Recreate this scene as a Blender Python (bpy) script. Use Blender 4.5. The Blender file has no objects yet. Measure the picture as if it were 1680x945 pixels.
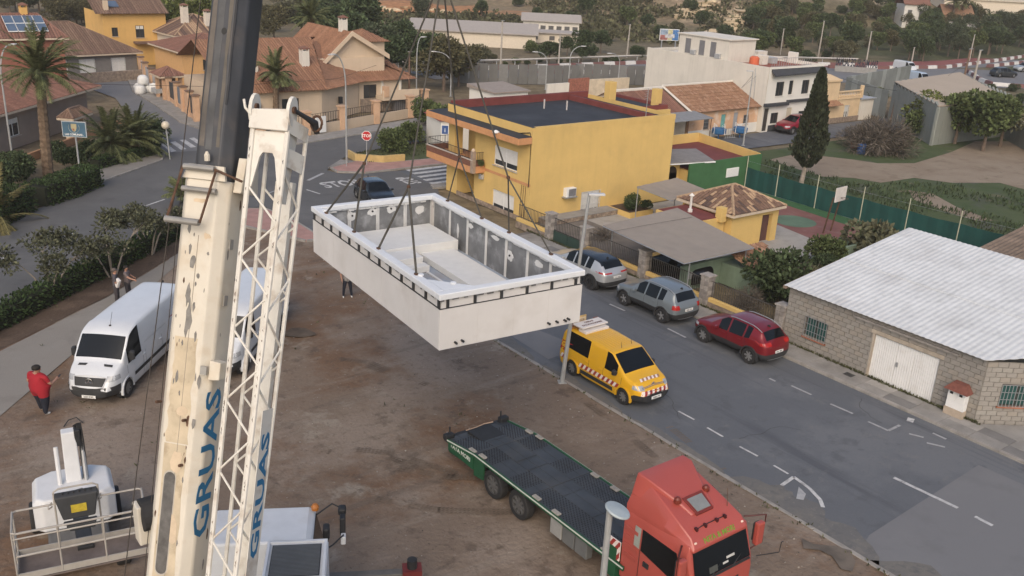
import bpy,bmesh,math,random
from math import sin,cos,pi,radians,sqrt,atan2,hypot
from mathutils import Matrix,Vector,noise
random.seed(7)
S=bpy.context.scene
COL=S.collection
# ------------------------------------------------------------------ camera, world, sun, exposure
CH=16.5
PITCH,ROLL,FPX,YAW=radians(20.489),radians(2.966),1538.0,radians(37.901)
def _rot(v):return Vector((v[0]*cos(YAW)+v[1]*sin(YAW),-v[0]*sin(YAW)+v[1]*cos(YAW),v[2]))
_f=Vector((0,cos(PITCH),-sin(PITCH))); _u=Vector((0,sin(PITCH),cos(PITCH))); _r=Vector((1,0,0))
CF=_rot(_f); CR=_rot(_r*cos(ROLL)+_u*sin(ROLL)); CU=_rot(-_r*sin(ROLL)+_u*cos(ROLL))
cam=bpy.data.objects.new('camera',bpy.data.cameras.new('camera')); COL.objects.link(cam)
cam.matrix_world=Matrix(((CR.x,CU.x,-CF.x,0),(CR.y,CU.y,-CF.y,0),(CR.z,CU.z,-CF.z,CH),(0,0,0,1)))
cam.data.sensor_width=36; cam.data.lens=FPX/1680*36; cam.data.clip_start=.3; cam.data.clip_end=5000
S.camera=cam
W=bpy.data.worlds.new('World'); S.world=W; W.use_nodes=True
nt=W.node_tree; bgn=nt.nodes['Background']; sky=nt.nodes.new('ShaderNodeTexSky')
SUN_EL,SUN_AZ=radians(38),atan2(-.72,-.70) # direction towards the sun, low behind the camera
sky.sky_type='NISHITA'; sky.sun_disc=False; sky.sun_elevation=SUN_EL; sky.sun_rotation=pi/2-SUN_AZ
sky.air_density=1.0; sky.dust_density=3.0; sky.ozone_density=1.0
nt.links.new(sky.outputs[0],bgn.inputs[0]); bgn.inputs[1].default_value=.135
sl=bpy.data.lights.new('sun','SUN'); sl.energy=1.3; sl.angle=radians(50); sl.color=(1,.83,.64)
so=bpy.data.objects.new('sun',sl); COL.objects.link(so)
so.rotation_euler=Vector((cos(SUN_AZ)*cos(SUN_EL),sin(SUN_AZ)*cos(SUN_EL),sin(SUN_EL))).to_track_quat('Z','Y').to_euler()
S.view_settings.view_transform='Standard'; S.view_settings.look='None'; S.view_settings.gamma=1
S.view_settings.exposure=0.45
S.cycles.max_bounces=5; S.cycles.diffuse_bounces=3; S.cycles.transparent_max_bounces=4
S.cycles.use_denoising=True
def ray(x,y):return CR*((x-840)/FPX)-CU*((y-472.5)/FPX)+CF
def at(x,y,z=0.0): # photo pixel -> point of the place at height z
 d=ray(x,y); t=(z-CH)/d.z; return Vector((d.x*t,d.y*t,z))
def fwd(u,v):return u*sin(YAW)+v*cos(YAW)
def side(u,v):return u*cos(YAW)-v*sin(YAW)
def pix(p): # point -> photo pixel
 q=Vector(p)-Vector((0,0,CH)); z=q.dot(CF); return 840+FPX*q.dot(CR)/z,472.5-FPX*q.dot(CU)/z
def hat(x,y,ytop): # height of an upright thing standing at pixel (x,y) whose top shows at row ytop
 p=at(x,y); lo,hi=0,40
 for _ in range(40):
  m=(lo+hi)/2
  if pix((p.x,p.y,m))[1]>ytop:lo=m
  else :hi=m
 return lo
def sstep(a,b,x):
 t=max(0,min(1,(x-a)/(b-a))); return t*t*(3-2*t)
def hill(s,d):
 h=0.055*max(0,d-175)*sstep(175,230,d)+.10*max(0,d-330)
 h+=15*math.exp(-((s-70)/38)**2-((d-290)/48)**2)+7*math.exp(-((s-38)/30)**2-((d-255)/26)**2)
 h+=6*math.exp(-((s+25)/30)**2-((d-262)/16)**2)
 if d>180:h+=(noise.noise(Vector((s*.02,d*.02,0)))*3+noise.noise(Vector((s*.06,d*.06,3)))*1.2)*sstep(180,240,d)
 return h
def terr(u,v):return hill(side(u,v),fwd(u,v))
def att(x,y): # pixel -> terrain
 d=ray(x,y); t=20.0
 o=Vector((0,0,CH))
 while t<1500:
  p=o+d*t
  if p.z<=terr(p.x,p.y):break
  t+=1.0
 return Vector((p.x,p.y,terr(p.x,p.y)))
 # ------------------------------------------------------------------ object helpers
WM={}
def tag(o,label=None,cat=None,group=None,kind=None):
 if label:o['label']=label
 if cat:o['category']=cat
 if group:o['group']=group
 if kind:o['kind']=kind
 return o
def thing(name,label,cat,loc=(0,0,0),rz=0.0,group=None):
 o=bpy.data.objects.new(name,None); COL.objects.link(o); o.location=loc; o.rotation_euler=(0,0,rz)
 o.empty_display_size=.2
 WM[o.name]=Matrix.Translation(Vector(loc)) @ Matrix.Rotation(rz,4,'Z')
 return tag(o,label,cat,group)
def link(name,me,parent=None,loc=None,rot=None):
 o=bpy.data.objects.new(name,me); COL.objects.link(o); o.parent=parent
 if loc is not None:o.location=loc
 if rot is not None:o.rotation_euler=rot
 WM[o.name]=WM.get(parent.name,Matrix()) if parent else Matrix()
 return o
def children(o):return [c for c in o.children]
def copy_tree(o,loc=None,rz=None,label=None,group=None,parent=None,scale=None):
 c=o.copy(); COL.objects.link(c); c.parent=parent
 if loc is not None:c.location=loc
 if rz is not None:c.rotation_euler=(0,0,rz)
 if scale is not None:c.scale=scale if not isinstance(scale,(int,float)) else (scale,)*3
 if label:c['label']=label
 if group:c['group']=group
 for ch in list(o.children):copy_tree(ch,parent=c)
 return c
def V(*a):return Vector(a)
UZ=V(0,0,1)
class MB:
 def __init__(s):s.v=[]; s.f=[]; s.mi=[]; s.sm=[]; s.cur=0; s.smooth=False
 def add(s,vs,fs):
  n=len(s.v); s.v+=[tuple(p) for p in vs]
  for f in fs:s.f.append([i+n for i in f]); s.mi.append(s.cur); s.sm.append(s.smooth)
  return s
 def box(s,x0,x1,y0,y1,z0,z1):
  return s.hexa([(x0,y0,z0),(x1,y0,z0),(x1,y1,z0),(x0,y1,z0),(x0,y0,z1),(x1,y0,z1),(x1,y1,z1),(x0,y1,z1)])
 def cbox(s,c,d,R=None):
  c=Vector(c); p=[]
  for k in (-1,1):
   for i,j in ((-1,-1),(1,-1),(1,1),(-1,1)):
    q=Vector((i*d[0]/2,j*d[1]/2,k*d[2]/2)); p.append(c+(R @ q if R is not None else q))
  return s.hexa(p)
 def hexa(s,p):return s.add(p,[(3,2,1,0),(4,5,6,7),(0,1,5,4),(1,2,6,5),(2,3,7,6),(3,0,4,7)])
 def face(s,p):return s.add(p,[tuple(range(len(p)))])
 def prism(s,pts,z0,z1):
  n=len(pts); vs=[(p[0],p[1],z0) for p in pts]+[(p[0],p[1],z1) for p in pts]
  fs=[tuple(range(n-1,-1,-1)),tuple(range(n,2*n))]+[(i,(i+1)%n,n+(i+1)%n,n+i) for i in range(n)]
  return s.add(vs,fs)
 def extr(s,pts,d): # planar 3-D outline pushed along vector d
  n=len(pts); d=Vector(d); vs=[Vector(p) for p in pts]+[Vector(p)+d for p in pts]
  fs=[tuple(range(n-1,-1,-1)),tuple(range(n,2*n))]+[(i,(i+1)%n,n+(i+1)%n,n+i) for i in range(n)]
  return s.add(vs,fs)
 def tube(s,a,b,r0,r1=None,n=8,caps=True):
  return s.path([a,b],[r0,r0 if r1 is None else r1],n,caps)
 def path(s,pts,r,n=6,caps=True):
  pts=[Vector(p) for p in pts]; m=len(pts)
  if not isinstance(r,(list,tuple)):r=[r]*m
  base=len(s.v); ref=None; rings=[]
  for i in range(m):
   t=(pts[min(i+1,m-1)]-pts[max(i-1,0)])
   if t.length<1e-6:t=Vector((0,0,1))
   t.normalize()
   if ref is None:ref=Vector((0,0,1)) if abs(t.z)<.9 else Vector((1,0,0))
   x=ref.cross(t)
   if x.length<1e-5:x=Vector((1,0,0)).cross(t)
   x.normalize(); y=t.cross(x); ref=y.cross(x)*-1 if False else ref
   rings.append([pts[i]+x*(cos(2*pi*k/n)*r[i])+y*(sin(2*pi*k/n)*r[i]) for k in range(n)])
  vs=[p for q in rings for p in q]; fs=[]
  for i in range(m-1):
   for k in range(n):fs.append((i*n+k,i*n+(k+1)%n,(i+1)*n+(k+1)%n,(i+1)*n+k))
  if caps:fs+=[tuple(range(n-1,-1,-1)),tuple((m-1)*n+k for k in range(n))]
  return s.add(vs,fs)
 def lathe(s,prof,c,ax='z',n=16,M=None,caps=True): # prof: (radius, height) along the axis
  vs=[]; c=Vector(c)
  for r,h in prof:
   for k in range(n):
    a=2*pi*k/n; p=(r*cos(a),r*sin(a),h)
    q=Vector(p) if ax=='z' else Vector((p[0],p[2],p[1])) if ax=='y' else Vector((p[2],p[0],p[1]))
    if M is not None:q=M @ q
    vs.append(c+q)
  m=len(prof); fs=[(i*n+k,i*n+(k+1)%n,(i+1)*n+(k+1)%n,(i+1)*n+k) for i in range(m-1) for k in range(n)]
  if caps:fs+=[tuple(range(n-1,-1,-1)),tuple((m-1)*n+k for k in range(n))]
  return s.add(vs,fs)
 def loft(s,secs,closed=True,caps=True):
  n=len(secs[0]); vs=[p for q in secs for p in q]; fs=[]
  for i in range(len(secs)-1):
   for k in range(n if closed else n-1):fs.append((i*n+k,i*n+(k+1)%n,(i+1)*n+(k+1)%n,(i+1)*n+k))
  if caps and closed:fs+=[tuple(range(n-1,-1,-1)),tuple((len(secs)-1)*n+k for k in range(n))]
  return s.add(vs,fs)
 def mesh(s,name,mats,inv=None,fix=True):
  me=bpy.data.meshes.new(name)
  vs=[inv @ Vector(p) for p in s.v] if inv is not None else s.v
  me.from_pydata(vs,[],s.f)
  for m in (mats if isinstance(mats,(list,tuple)) else [mats]):me.materials.append(m)
  me.polygons.foreach_set('material_index',s.mi)
  me.polygons.foreach_set('use_smooth',s.sm); me.update()
  if fix and len(s.f)<60000:
   b=bmesh.new(); b.from_mesh(me); bmesh.ops.recalc_face_normals(b,faces=b.faces); b.to_mesh(me); b.free()
  return me
 def build(s,name,mats,parent=None,bevel=0,seg=2,world=True,fix=True):
  inv=None
  if parent is not None and world:inv=WM[parent.name].inverted()
  o=link(name,s.mesh(name,mats,inv,fix),parent)
  if bevel:
   md=o.modifiers.new('b','BEVEL'); md.width=bevel; md.segments=seg; md.limit_method='ANGLE'; md.angle_limit=radians(35)
   md.harden_normals=False
  return o
def stuff(o):o['kind']='stuff'; return o
def text_mb(mb,txt,size,origin,ex,ey,thick=.004,align='CENTER',sx=1.0,bold=0.0):
 c=bpy.data.curves.new('t','FONT'); c.body=txt; c.size=size; c.align_x=align; c.resolution_u=2; c.offset=bold
 o=bpy.data.objects.new('t',c); COL.objects.link(o)
 dg=bpy.context.evaluated_depsgraph_get(); me=bpy.data.meshes.new_from_object(o.evaluated_get(dg))
 bpy.data.objects.remove(o); bpy.data.curves.remove(c)
 ex=Vector(ex).normalized(); ey=Vector(ey).normalized(); n=ex.cross(ey); o3=Vector(origin)
 vs=[o3+ex*(v.co.x*sx)+ey*v.co.y for v in me.vertices]; fs=[tuple(p.vertices) for p in me.polygons]
 top=[p+n*thick for p in vs]
 mb.add(top,fs)
 # side walls from boundary edges
 cnt={}
 for f in fs:
  for i in range(len(f)):
   a,b=f[i],f[(i+1)%len(f)]; cnt.setdefault((min(a,b),max(a,b)),[]).append((a,b))
 wv=[]; wf=[]
 for e,l in cnt.items():
  if len(l)==1:
   a,b=l[0]; k=len(wv); wv+=[vs[a],vs[b],top[b],top[a]]; wf.append((k,k+1,k+2,k+3))
 mb.add(wv,wf); bpy.data.meshes.remove(me); return mb
 # ------------------------------------------------------------------ materials
MATS={}
def M(name,col,rough=.75,metal=0.0,var=.10,sc=3.0,bump=0.0,bsc=40.0,var2=None,spec=.4,coat=0.0,streak=0.0,dirt=None,dsc=1.2,damt=.5):
 if name in MATS:return MATS[name]
 m=bpy.data.materials.new(name); m.use_nodes=True; t=m.node_tree; N=t.nodes; L=t.links
 b=N['Principled BSDF']; b.inputs['Roughness'].default_value=rough; b.inputs['Metallic'].default_value=metal
 b.inputs['Specular IOR Level'].default_value=spec; b.inputs['Coat Weight'].default_value=coat
 tc=N.new('ShaderNodeTexCoord'); src=tc.outputs['Object']
 def noi(scale,det=5,stretch=None):
  n=N.new('ShaderNodeTexNoise'); n.inputs['Scale'].default_value=scale; n.inputs['Detail'].default_value=det
  n.inputs['Roughness'].default_value=.6
  if stretch:
   mp=N.new('ShaderNodeMapping'); mp.inputs['Scale'].default_value=stretch; L.new(src,mp.inputs[0]); L.new(mp.outputs[0],n.inputs['Vector'])
  else :L.new(src,n.inputs['Vector'])
  return n.outputs['Fac']
 def ramp(fac,a,bb,ca,cb):
  r=N.new('ShaderNodeValToRGB'); r.color_ramp.elements[0].position=a; r.color_ramp.elements[1].position=bb
  r.color_ramp.elements[0].color=(*ca,1); r.color_ramp.elements[1].color=(*cb,1); L.new(fac,r.inputs[0]); return r.outputs[0]
 def mix(f,a,bb):
  x=N.new('ShaderNodeMix'); x.data_type='RGBA'
  if isinstance(f,float):x.inputs[0].default_value=f
  else :L.new(f,x.inputs[0])
  for k,q in ((6,a),(7,bb)):
   if isinstance(q,tuple):x.inputs[k].default_value=(*q,1)
   else :L.new(q,x.inputs[k])
  return x.outputs[2]
 c2=var2 or tuple(min(1,c*(1+var)) for c in col); c1=tuple(c*(1-var) for c in col) if not var2 else col
 out=ramp(noi(sc),.32,.68,c1,c2)
 if streak:
  out=mix(ramp(noi(2.2,6,(1.6,1.6,.12)),.48,.75,(0,0,0),(streak,)*3),out,tuple(c*.45 for c in col))
 if dirt:
  out=mix(ramp(noi(dsc,8),.52,.72,(0,0,0),(damt,)*3),out,dirt)
 L.new(out,b.inputs['Base Color'])
 if bump:
  bn=N.new('ShaderNodeBump'); bn.inputs['Strength'].default_value=bump; bn.inputs['Distance'].default_value=.02
  L.new(noi(bsc,6),bn.inputs['Height']); L.new(bn.outputs[0],b.inputs['Normal'])
 MATS[name]=m; return m
def ground_mat(name,layers,rough=.95,bump=.5,bsc=18,tracks=None):
 """layers: list of (colour, noise scale, low, high, amount) blended over the first colour"""
 m=bpy.data.materials.new(name); m.use_nodes=True; t=m.node_tree; N=t.nodes; L=t.links
 b=N['Principled BSDF']; b.inputs['Roughness'].default_value=rough; b.inputs['Specular IOR Level'].default_value=.25
 tc=N.new('ShaderNodeTexCoord'); prev=None
 for i,(c,sc,lo,hi,amt,*st) in enumerate(layers):
  n=N.new('ShaderNodeTexNoise'); n.inputs['Scale'].default_value=sc; n.inputs['Detail'].default_value=9; n.inputs['Roughness'].default_value=.66
  mp=N.new('ShaderNodeMapping'); mp.inputs['Location'].default_value=(i*7.3,i*3.1,i*1.7)
  if st:mp.inputs['Scale'].default_value=(st[0][0],st[0][1],1); mp.inputs['Rotation'].default_value=(0,0,st[0][2])
  L.new(tc.outputs['Object'],mp.inputs[0]); L.new(mp.outputs[0],n.inputs['Vector'])
  r=N.new('ShaderNodeMapRange'); r.inputs[1].default_value=lo; r.inputs[2].default_value=hi; r.inputs[4].default_value=amt; r.interpolation_type='SMOOTHSTEP'
  L.new(n.outputs['Fac'],r.inputs[0])
  x=N.new('ShaderNodeMix'); x.data_type='RGBA'; L.new(r.outputs[0],x.inputs[0])
  if prev is None:x.inputs[6].default_value=(*c,1)
  else :L.new(prev,x.inputs[6])
  x.inputs[7].default_value=(*c,1); prev=x.outputs[2]
 L.new(prev,b.inputs['Base Color'])
 n=N.new('ShaderNodeTexNoise'); n.inputs['Scale'].default_value=bsc; n.inputs['Detail'].default_value=8
 L.new(tc.outputs['Object'],n.inputs['Vector']); bn=N.new('ShaderNodeBump'); bn.inputs['Strength'].default_value=bump; bn.inputs['Distance'].default_value=.04
 L.new(n.outputs['Fac'],bn.inputs['Height']); L.new(bn.outputs[0],b.inputs['Normal'])
 MATS[name]=m; return m
def glass_mat(name,col=(.02,.025,.03),rough=.06):
 m=M(name,col,rough,0,.15,2.0,spec=.6); return m
WHITE=M('white_paint',(.78,.77,.74),.5,var=.04)
DARK=M('dark_plastic',(.02,.021,.023),.6,var=.2)
RUBBER=M('tyre_rubber',(.022,.022,.023),.85,var=.2,bump=.2)
STEEL=M('grey_steel',(.38,.39,.40),.45,.6,var=.1)
GALV=M('galvanised',(.45,.46,.47),.5,.35,var=.12)
RUST=M('rusty_steel',(.10,.055,.035),.8,.2,var=.4,sc=8)
GLASS=glass_mat('dark_glass'); MAT_CHROME=M('chrome',(.6,.6,.6),.2,.9,var=.03)
# ------------------------------------------------------------------ ground, roads, pavements
def pip(x,y,P):
 c=False; n=len(P)
 for i in range(n):
  a,b=P[i],P[(i+1)%n]
  if (a[1]>y)!=(b[1]>y) and x<(b[0]-a[0])*(y-a[1])/(b[1]-a[1])+a[0]:c=not c
 return c
def A2(x,y):p=at(x,y); return (p.x,p.y)
# terrain: one sheet out to the horizon, coloured by what grows or lies there
def terrain():
 ds=[]; d=-40.0
 while d<1500:ds.append(d); d+=3.0 if d<60 else 2.2 if d<330 else (d-330)*.06+3
 ss=[]; s_=-140.0
 while s_<=190:ss.append(s_); s_+=2.2
 ext=[3,6,12,24,48,96,200,400,700]
 a=-140; left=[]
 for e in ext:a-=e; left.append(a)
 a=ss[-1]; right=[]
 for e in ext:a+=e; right.append(a)
 ss=left[::-1]+ss+right
 scrub=(.125,.112,.066); dry=(.23,.18,.115); ochre=(.42,.21,.10); pale=(.42,.33,.22); green=(.05,.085,.03); tan=(.34,.25,.17)
 blobs=[(ochre,-16,262,30,13),(ochre,-34,252,14,8),(pale,58,262,9,16),(pale,76,238,10,9),(tan,88,255,8,8),(pale,62,285,8,10),(dry,22,225,34,26),(ochre,14,236,26,3.5),(green,-120,300,60,60),(green,-78,262,28,30),
 (dry,10,330,60,50),(tan,170,330,60,14),(tan,140,335,30,10),(tan,45,345,50,10),(tan,210,250,40,10),(dry,-30,200,20,10)]
 B=lambda x,y:(lambda p:(side(p.x,p.y),fwd(p.x,p.y)))(att(x,y))
 wood=(.075,.082,.042)
 blobs+=[(wood,95,185,48,42),(wood,140,190,40,50)]+[(c,*B(x,y),rs,rd) for c,x,y,rs,rd in ((ochre,630,16,10,9),(ochre,690,11,13,12),(ochre,760,14,14,11),(ochre,840,20,10,5),(ochre,925,30,12,3),(ochre,620,30,5,4),(pale,1150,26,5,9),(pale,1195,45,4,9),(pale,1215,30,4,6),(pale,1170,14,7,7),(tan,1050,10,20,2.5),(dry,960,18,22,14),(dry,870,8,16,8))]
 vs=[]; cs=[]
 for d in ds:
  for s_ in ss:
   u=s_*cos(YAW)+d*sin(YAW); v=-s_*sin(YAW)+d*cos(YAW)
   vs.append((u,v,hill(s_,d)-(.06 if d<120 else .03)))
   nz=noise.fractal(Vector((s_*.035,d*.035,1)),1,2,5)
   k=max(0,min(1,.5+nz*.9)); c=[scrub[i]*(1-k)+dry[i]*k for i in range(3)]
   for bc,bs,bd,rs,rd in blobs:
    w=1.25-((s_-bs)/rs)**2-((d-bd)/rd)**2+noise.fractal(Vector((s_*.09,d*.09,bs)),1,2,4)*.9
    w=sstep(.2,.75,w); c=[c[i]*(1-w)+bc[i]*w for i in range(3)]
   if d<170 and s_<45:c=[c[i]*.6+(.20,.16,.11)[i]*.4 for i in range(3)]
   cs.append((*c,1))
 n=len(ss); fs=[(i*n+j,i*n+j+1,(i+1)*n+j+1,(i+1)*n+j) for i in range(len(ds)-1) for j in range(n-1)]
 me=bpy.data.meshes.new('terrain'); me.from_pydata(vs,[],fs)
 ca=me.color_attributes.new('zone','FLOAT_COLOR','POINT')
 ca.data.foreach_set('color',[x for c in cs for x in c])
 me.polygons.foreach_set('use_smooth',[True]*len(fs))
 m=bpy.data.materials.new('scrub_ground'); m.use_nodes=True; N=m.node_tree.nodes; L=m.node_tree.links; b=N['Principled BSDF']
 b.inputs['Roughness'].default_value=.95; b.inputs['Specular IOR Level'].default_value=.2
 at_=N.new('ShaderNodeAttribute'); at_.attribute_name='zone'; tc=N.new('ShaderNodeTexCoord')
 n1=N.new('ShaderNodeTexNoise'); n1.inputs['Scale'].default_value=.7; n1.inputs['Detail'].default_value=10; n1.inputs['Roughness'].default_value=.7
 L.new(tc.outputs['Object'],n1.inputs['Vector'])
 r=N.new('ShaderNodeMapRange'); r.inputs[1].default_value=.3; r.inputs[2].default_value=.7; r.inputs[3].default_value=.55; r.inputs[4].default_value=1.35
 L.new(n1.outputs['Fac'],r.inputs[0]); x=N.new('ShaderNodeVectorMath'); x.operation='SCALE'
 L.new(at_.outputs['Color'],x.inputs[0]); L.new(r.outputs[0],x.inputs['Scale']); L.new(x.outputs[0],b.inputs['Base Color'])
 bn=N.new('ShaderNodeBump'); bn.inputs['Strength'].default_value=.8; bn.inputs['Distance'].default_value=.4; L.new(n1.outputs['Fac'],bn.inputs['Height']); L.new(bn.outputs[0],b.inputs['Normal'])
 me.materials.append(m)
 tag(link('terrain',me),kind='structure')
terrain()
ASPH=ground_mat('asphalt',[((0.112,0.120,0.133),.1,0,1,1),((0.144,0.151,0.162),.22,.45,.62,.85),((0.080,0.086,0.099),.3,.50,.64,.8,(3.2,.16,0.0)),((0.171,0.170,0.167),.9,.56,.70,.5),((0.088,0.094,0.104),.9,.55,.66,.6),((0.183,0.189,0.193),18,.60,.75,.5),((0.057,0.060,0.066),14,.56,.72,.5)],rough=.85,bump=.3,bsc=60)
ASPH2=ground_mat('asphalt_newer',[((0.164,0.166,0.173),.1,0,1,1),((0.183,0.185,0.190),.3,.45,.7,.7),((0.128,0.130,0.134),.6,.5,.7,.5),((0.098,0.097,0.101),16,.58,.75,.35)],rough=.88,bump=.25,bsc=60)
ASPH3=ground_mat('asphalt_dark',[((0.108,0.109,0.110),.1,0,1,1),((0.142,0.141,0.140),.3,.45,.7,.8),((0.079,0.078,0.079),.7,.5,.7,.5),((0.070,0.069,0.069),16,.58,.75,.35)],rough=.85,bump=.25,bsc=60)
DIRT=ground_mat('lot_dirt',[((0.180,0.138,0.106),.1,0,1,1),((0.238,0.193,0.156),.16,.46,.60,.85),((0.148,0.090,0.056),.11,.48,.60,.95),((0.278,0.244,0.200),.42,.56,.68,.75),((0.095,0.072,0.056),.8,.55,.68,.75),((0.251,0.214,0.176),.40,.54,.68,.5,(.35,2.2,.5)),((0.103,0.084,0.069),.38,.56,.66,.4,(.3,3.2,.75)),((0.108,0.084,0.067),2.2,.55,.68,.6),((0.306,0.275,0.235),5,.60,.70,.6),((0.071,0.054,0.043),8,.57,.70,.6)],bump=1.0,bsc=6)
CONC=ground_mat('path_concrete',[((.225,.210,.190),.1,0,1,1),((.26,.25,.23),.3,.45,.7,.8),((.17,.155,.14),.8,.5,.72,.55),((.30,.29,.27),1.5,.6,.75,.4),((.13,.12,.11),8,.58,.75,.4)],bump=.3,bsc=25)
SLAB=M('paving_grey',(.25,.24,.225),.9,var=.16,sc=1.3,bump=.3,dirt=(.13,.12,.11),dsc=.8)
PINK=M('paving_pink',(.34,.20,.175),.9,var=.14,sc=1.5,bump=.3,dirt=(.22,.16,.14))
KERB=M('kerb_concrete',(.27,.255,.235),.9,var=.2,sc=2.0,bump=.3,dirt=(.15,.135,.12))
MARK=M('road_paint',(.47,.47,.465),.8,var=.2,sc=3,dirt=(.18,.182,.185),dsc=4.5,damt=.95)
MARKW=M('road_paint_worn',(.34,.345,.35),.85,var=.2,sc=3,dirt=(.15,.155,.165),dsc=3.0,damt=.9)
BED=ground_mat('planting_earth',[((.085,.060,.045),.1,0,1,1),((.14,.10,.075),.5,.45,.65,.8),((.045,.035,.028),.9,.5,.7,.7),((.22,.18,.14),3,.62,.74,.6)],bump=1,bsc=8)
def sheet(name,pts,z,mat,name2=None):
 mb=MB(); mb.face([(p[0],p[1],z) for p in pts]); o=mb.build(name,mat,fix=False)
 if o.data.polygons[0].normal.z<0:o.data.flip_normals()
 bm=bmesh.new(); bm.from_mesh(o.data); bmesh.ops.triangulate(bm,faces=bm.faces); bm.to_mesh(o.data); bm.free()
 return tag(o,kind='structure')
 # dirt lot with small relief
def lot():
 n0,n1,st=-18,23,.5
 xs=[n0+i*st for i in range(int((n1-n0)/st)+1)]; ys=[-10+i*st for i in range(int(62/st)+1)]
 vs=[]
 for y in ys:
  for x in xs:
   z=noise.fractal(Vector((x*.35,y*.35,0)),1,2,4)*.022+noise.noise(Vector((x*1.4,y*1.4,5)))*.012
   vs.append((min(x,22.75),y,z+.0))
 n=len(xs); me=bpy.data.meshes.new('dirt_lot')
 me.from_pydata(vs,[],[(i*n+j,i*n+j+1,(i+1)*n+j+1,(i+1)*n+j) for i in range(len(ys)-1) for j in range(n-1)])
 me.polygons.foreach_set('use_smooth',[True]*len(me.polygons)); me.materials.append(DIRT); tag(link('dirt_lot',me),kind='structure')
lot()
sheet('road',[(22.62,-14),(32.3,-14),(32.3,56),(22.62,56)],.026,ASPH)
pa=[at(1430,880),at(1600,762)]
sheet('road_patch',[(22.7,11.9),A2(1426,879),A2(1605,764),A2(1680,797),(31.2,5),(31.4,-13.9),(22.7,-13.9)],.031,ASPH2)
sheet('side_street',[(31,53.2),(130,51.5),(130,56.6),(60,57.3),(31,58.8)],.022,ASPH)
main=[(-40,3),(5.44,43.0),(15.6,51.7),(20.3,54.6),(22.2,54.0),(22.62,51.5),(22.62,49),(32.3,49),(34.5,53.4),(34.5,58.6),(30.3,59.6),(29.9,61),(33.8,65),(41,66.7),(62,73),(90,79),(90,84),(66,79.5),(45.5,73.2),(29.5,69.2),(29,73),(21.5,73.6),(21.3,70.5),(20.5,68.6),(14.9,64),(7.9,57.1),(-40,17)]
sheet('main_road',main,.030,ASPH3)
sheet('villa_street',[(21.4,71),(28,70.5),(26.3,82),(27.0,92),(27.3,99),(29.3,108),(24,109),(15,110),(15,104),(24.0,103),(24.8,96),(23.0,84)],.034,ASPH2)
sheet('path',[(-10,26.5),(3.7,33.4),(14,45.9),(19.5,50.6),(17.5,51.8),(13.9,46.9),(10,43.2),(4.77,39.2),(-10,27.5+4.5)],.022,CONC)
sheet('planting_bed',[(-20,21),(4.7,39.25),(9.95,43.25),(13.85,46.95),(19,51.6),(15.9,51.9),(5.2,42.9),(-20,22.5)],.024,BED)
# low broken kerb between the lot and the street, and the kerb and slabs on the far side
lk=sheet('lot_edge',[(22.56,-12),(22.70,-12),(22.70,46.5),(22.56,46.5)],.030,KERB)
for i in range(44):
 L_=1.28; y0=-10+i*1.3;
 mb=MB(); h=.016+random.uniform(-.006,.01); dx=random.uniform(-.03,.03)
 mb.box(22.52+dx,22.66+dx,y0,y0+L_,0,h+.02); mb.build('kerb_stone',KERB,lk,bevel=.012,seg=1)
pv=tag(MB().box(32.42,33.62,-12,41.8,-.02,.108).build('pavement',M('slab_bedding',(.14,.13,.12),.95)),kind='structure')
me_slab=None
for i in range(42):
 y0=-9+i*1.2
 for x0,x1 in ((32.435,33.02),(33.035,33.60)):
  z=.125+random.uniform(-.004,.004)
  if 0.2<random.random():MB().box(x0,x1,y0,y0+1.185,.1,z).build('paving_slab',SLAB if random.random()<.8 else M('paving_grey_dark',(.17,.165,.16),.9,var=.15,sc=1.5,bump=.3),pv,bevel=.006,seg=1)
  else :MB().box(x0,x1,y0,y0+1.185,.1,z).build('paving_slab',M('paving_grey_pale',(.30,.285,.265),.9,var=.15,sc=1.5,bump=.3),pv,bevel=.006,seg=1)
for i in range(42):
 y0=-9+i*1.2; MB().box(32.27,32.425,y0+.006,y0+1.194,-.02,.13+random.uniform(-.004,.004)).build('kerb_stone',KERB,pv,bevel=.012,seg=1)
def strip(name,a,b,w,z=.040,mat=MARK):
 a=Vector((*a,0)); b=Vector((*b,0)); d=(b-a).normalized(); n=Vector((-d.y,d.x,0))*w/2
 return sheet(name,[(a+n).to_2d(),(b+n).to_2d(),(b-n).to_2d(),(a-n).to_2d()],z,mat)
def mk(x0,y0,x1,y1,w=.10,mat=MARK):return strip('road_marking',A2(x0,y0),A2(x1,y1),w,.040,mat)
# right street: centre dashes, parking ticks, painted bay end
for a in ((1466,785,1571,835),(1599,849,1628,864)):mk(*a,w=.14)
for a in ((1113,676,1139,690),(1160,703,1186,718),(1213,734,1243,750),(1269,765,1293,779)):mk(*a,w=.085)
for a in ((1302,784,1282,798),(1302,784,1327,802),(1327,802,1345,821),(1345,821,1350,834)):mk(*a,w=.13)
for a in ((1262,622,1272,627),(1298,634,1331,649),(1362,664,1399,680),(1424,693,1457,708),(1457,708,1476,699),(1520,728,1550,735),(1095,540,1125,555),(1000,500,1025,511),(1530,712,1552,722),(1491,713,1515,719)):mk(*a,w=.11,mat=MARKW)
mk(1488,689,1499,692,.35);
sheet('road_marking',[A2(1310,800),A2(1322,812),A2(1318,822),A2(1306,820)],.040,MARKW)
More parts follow.
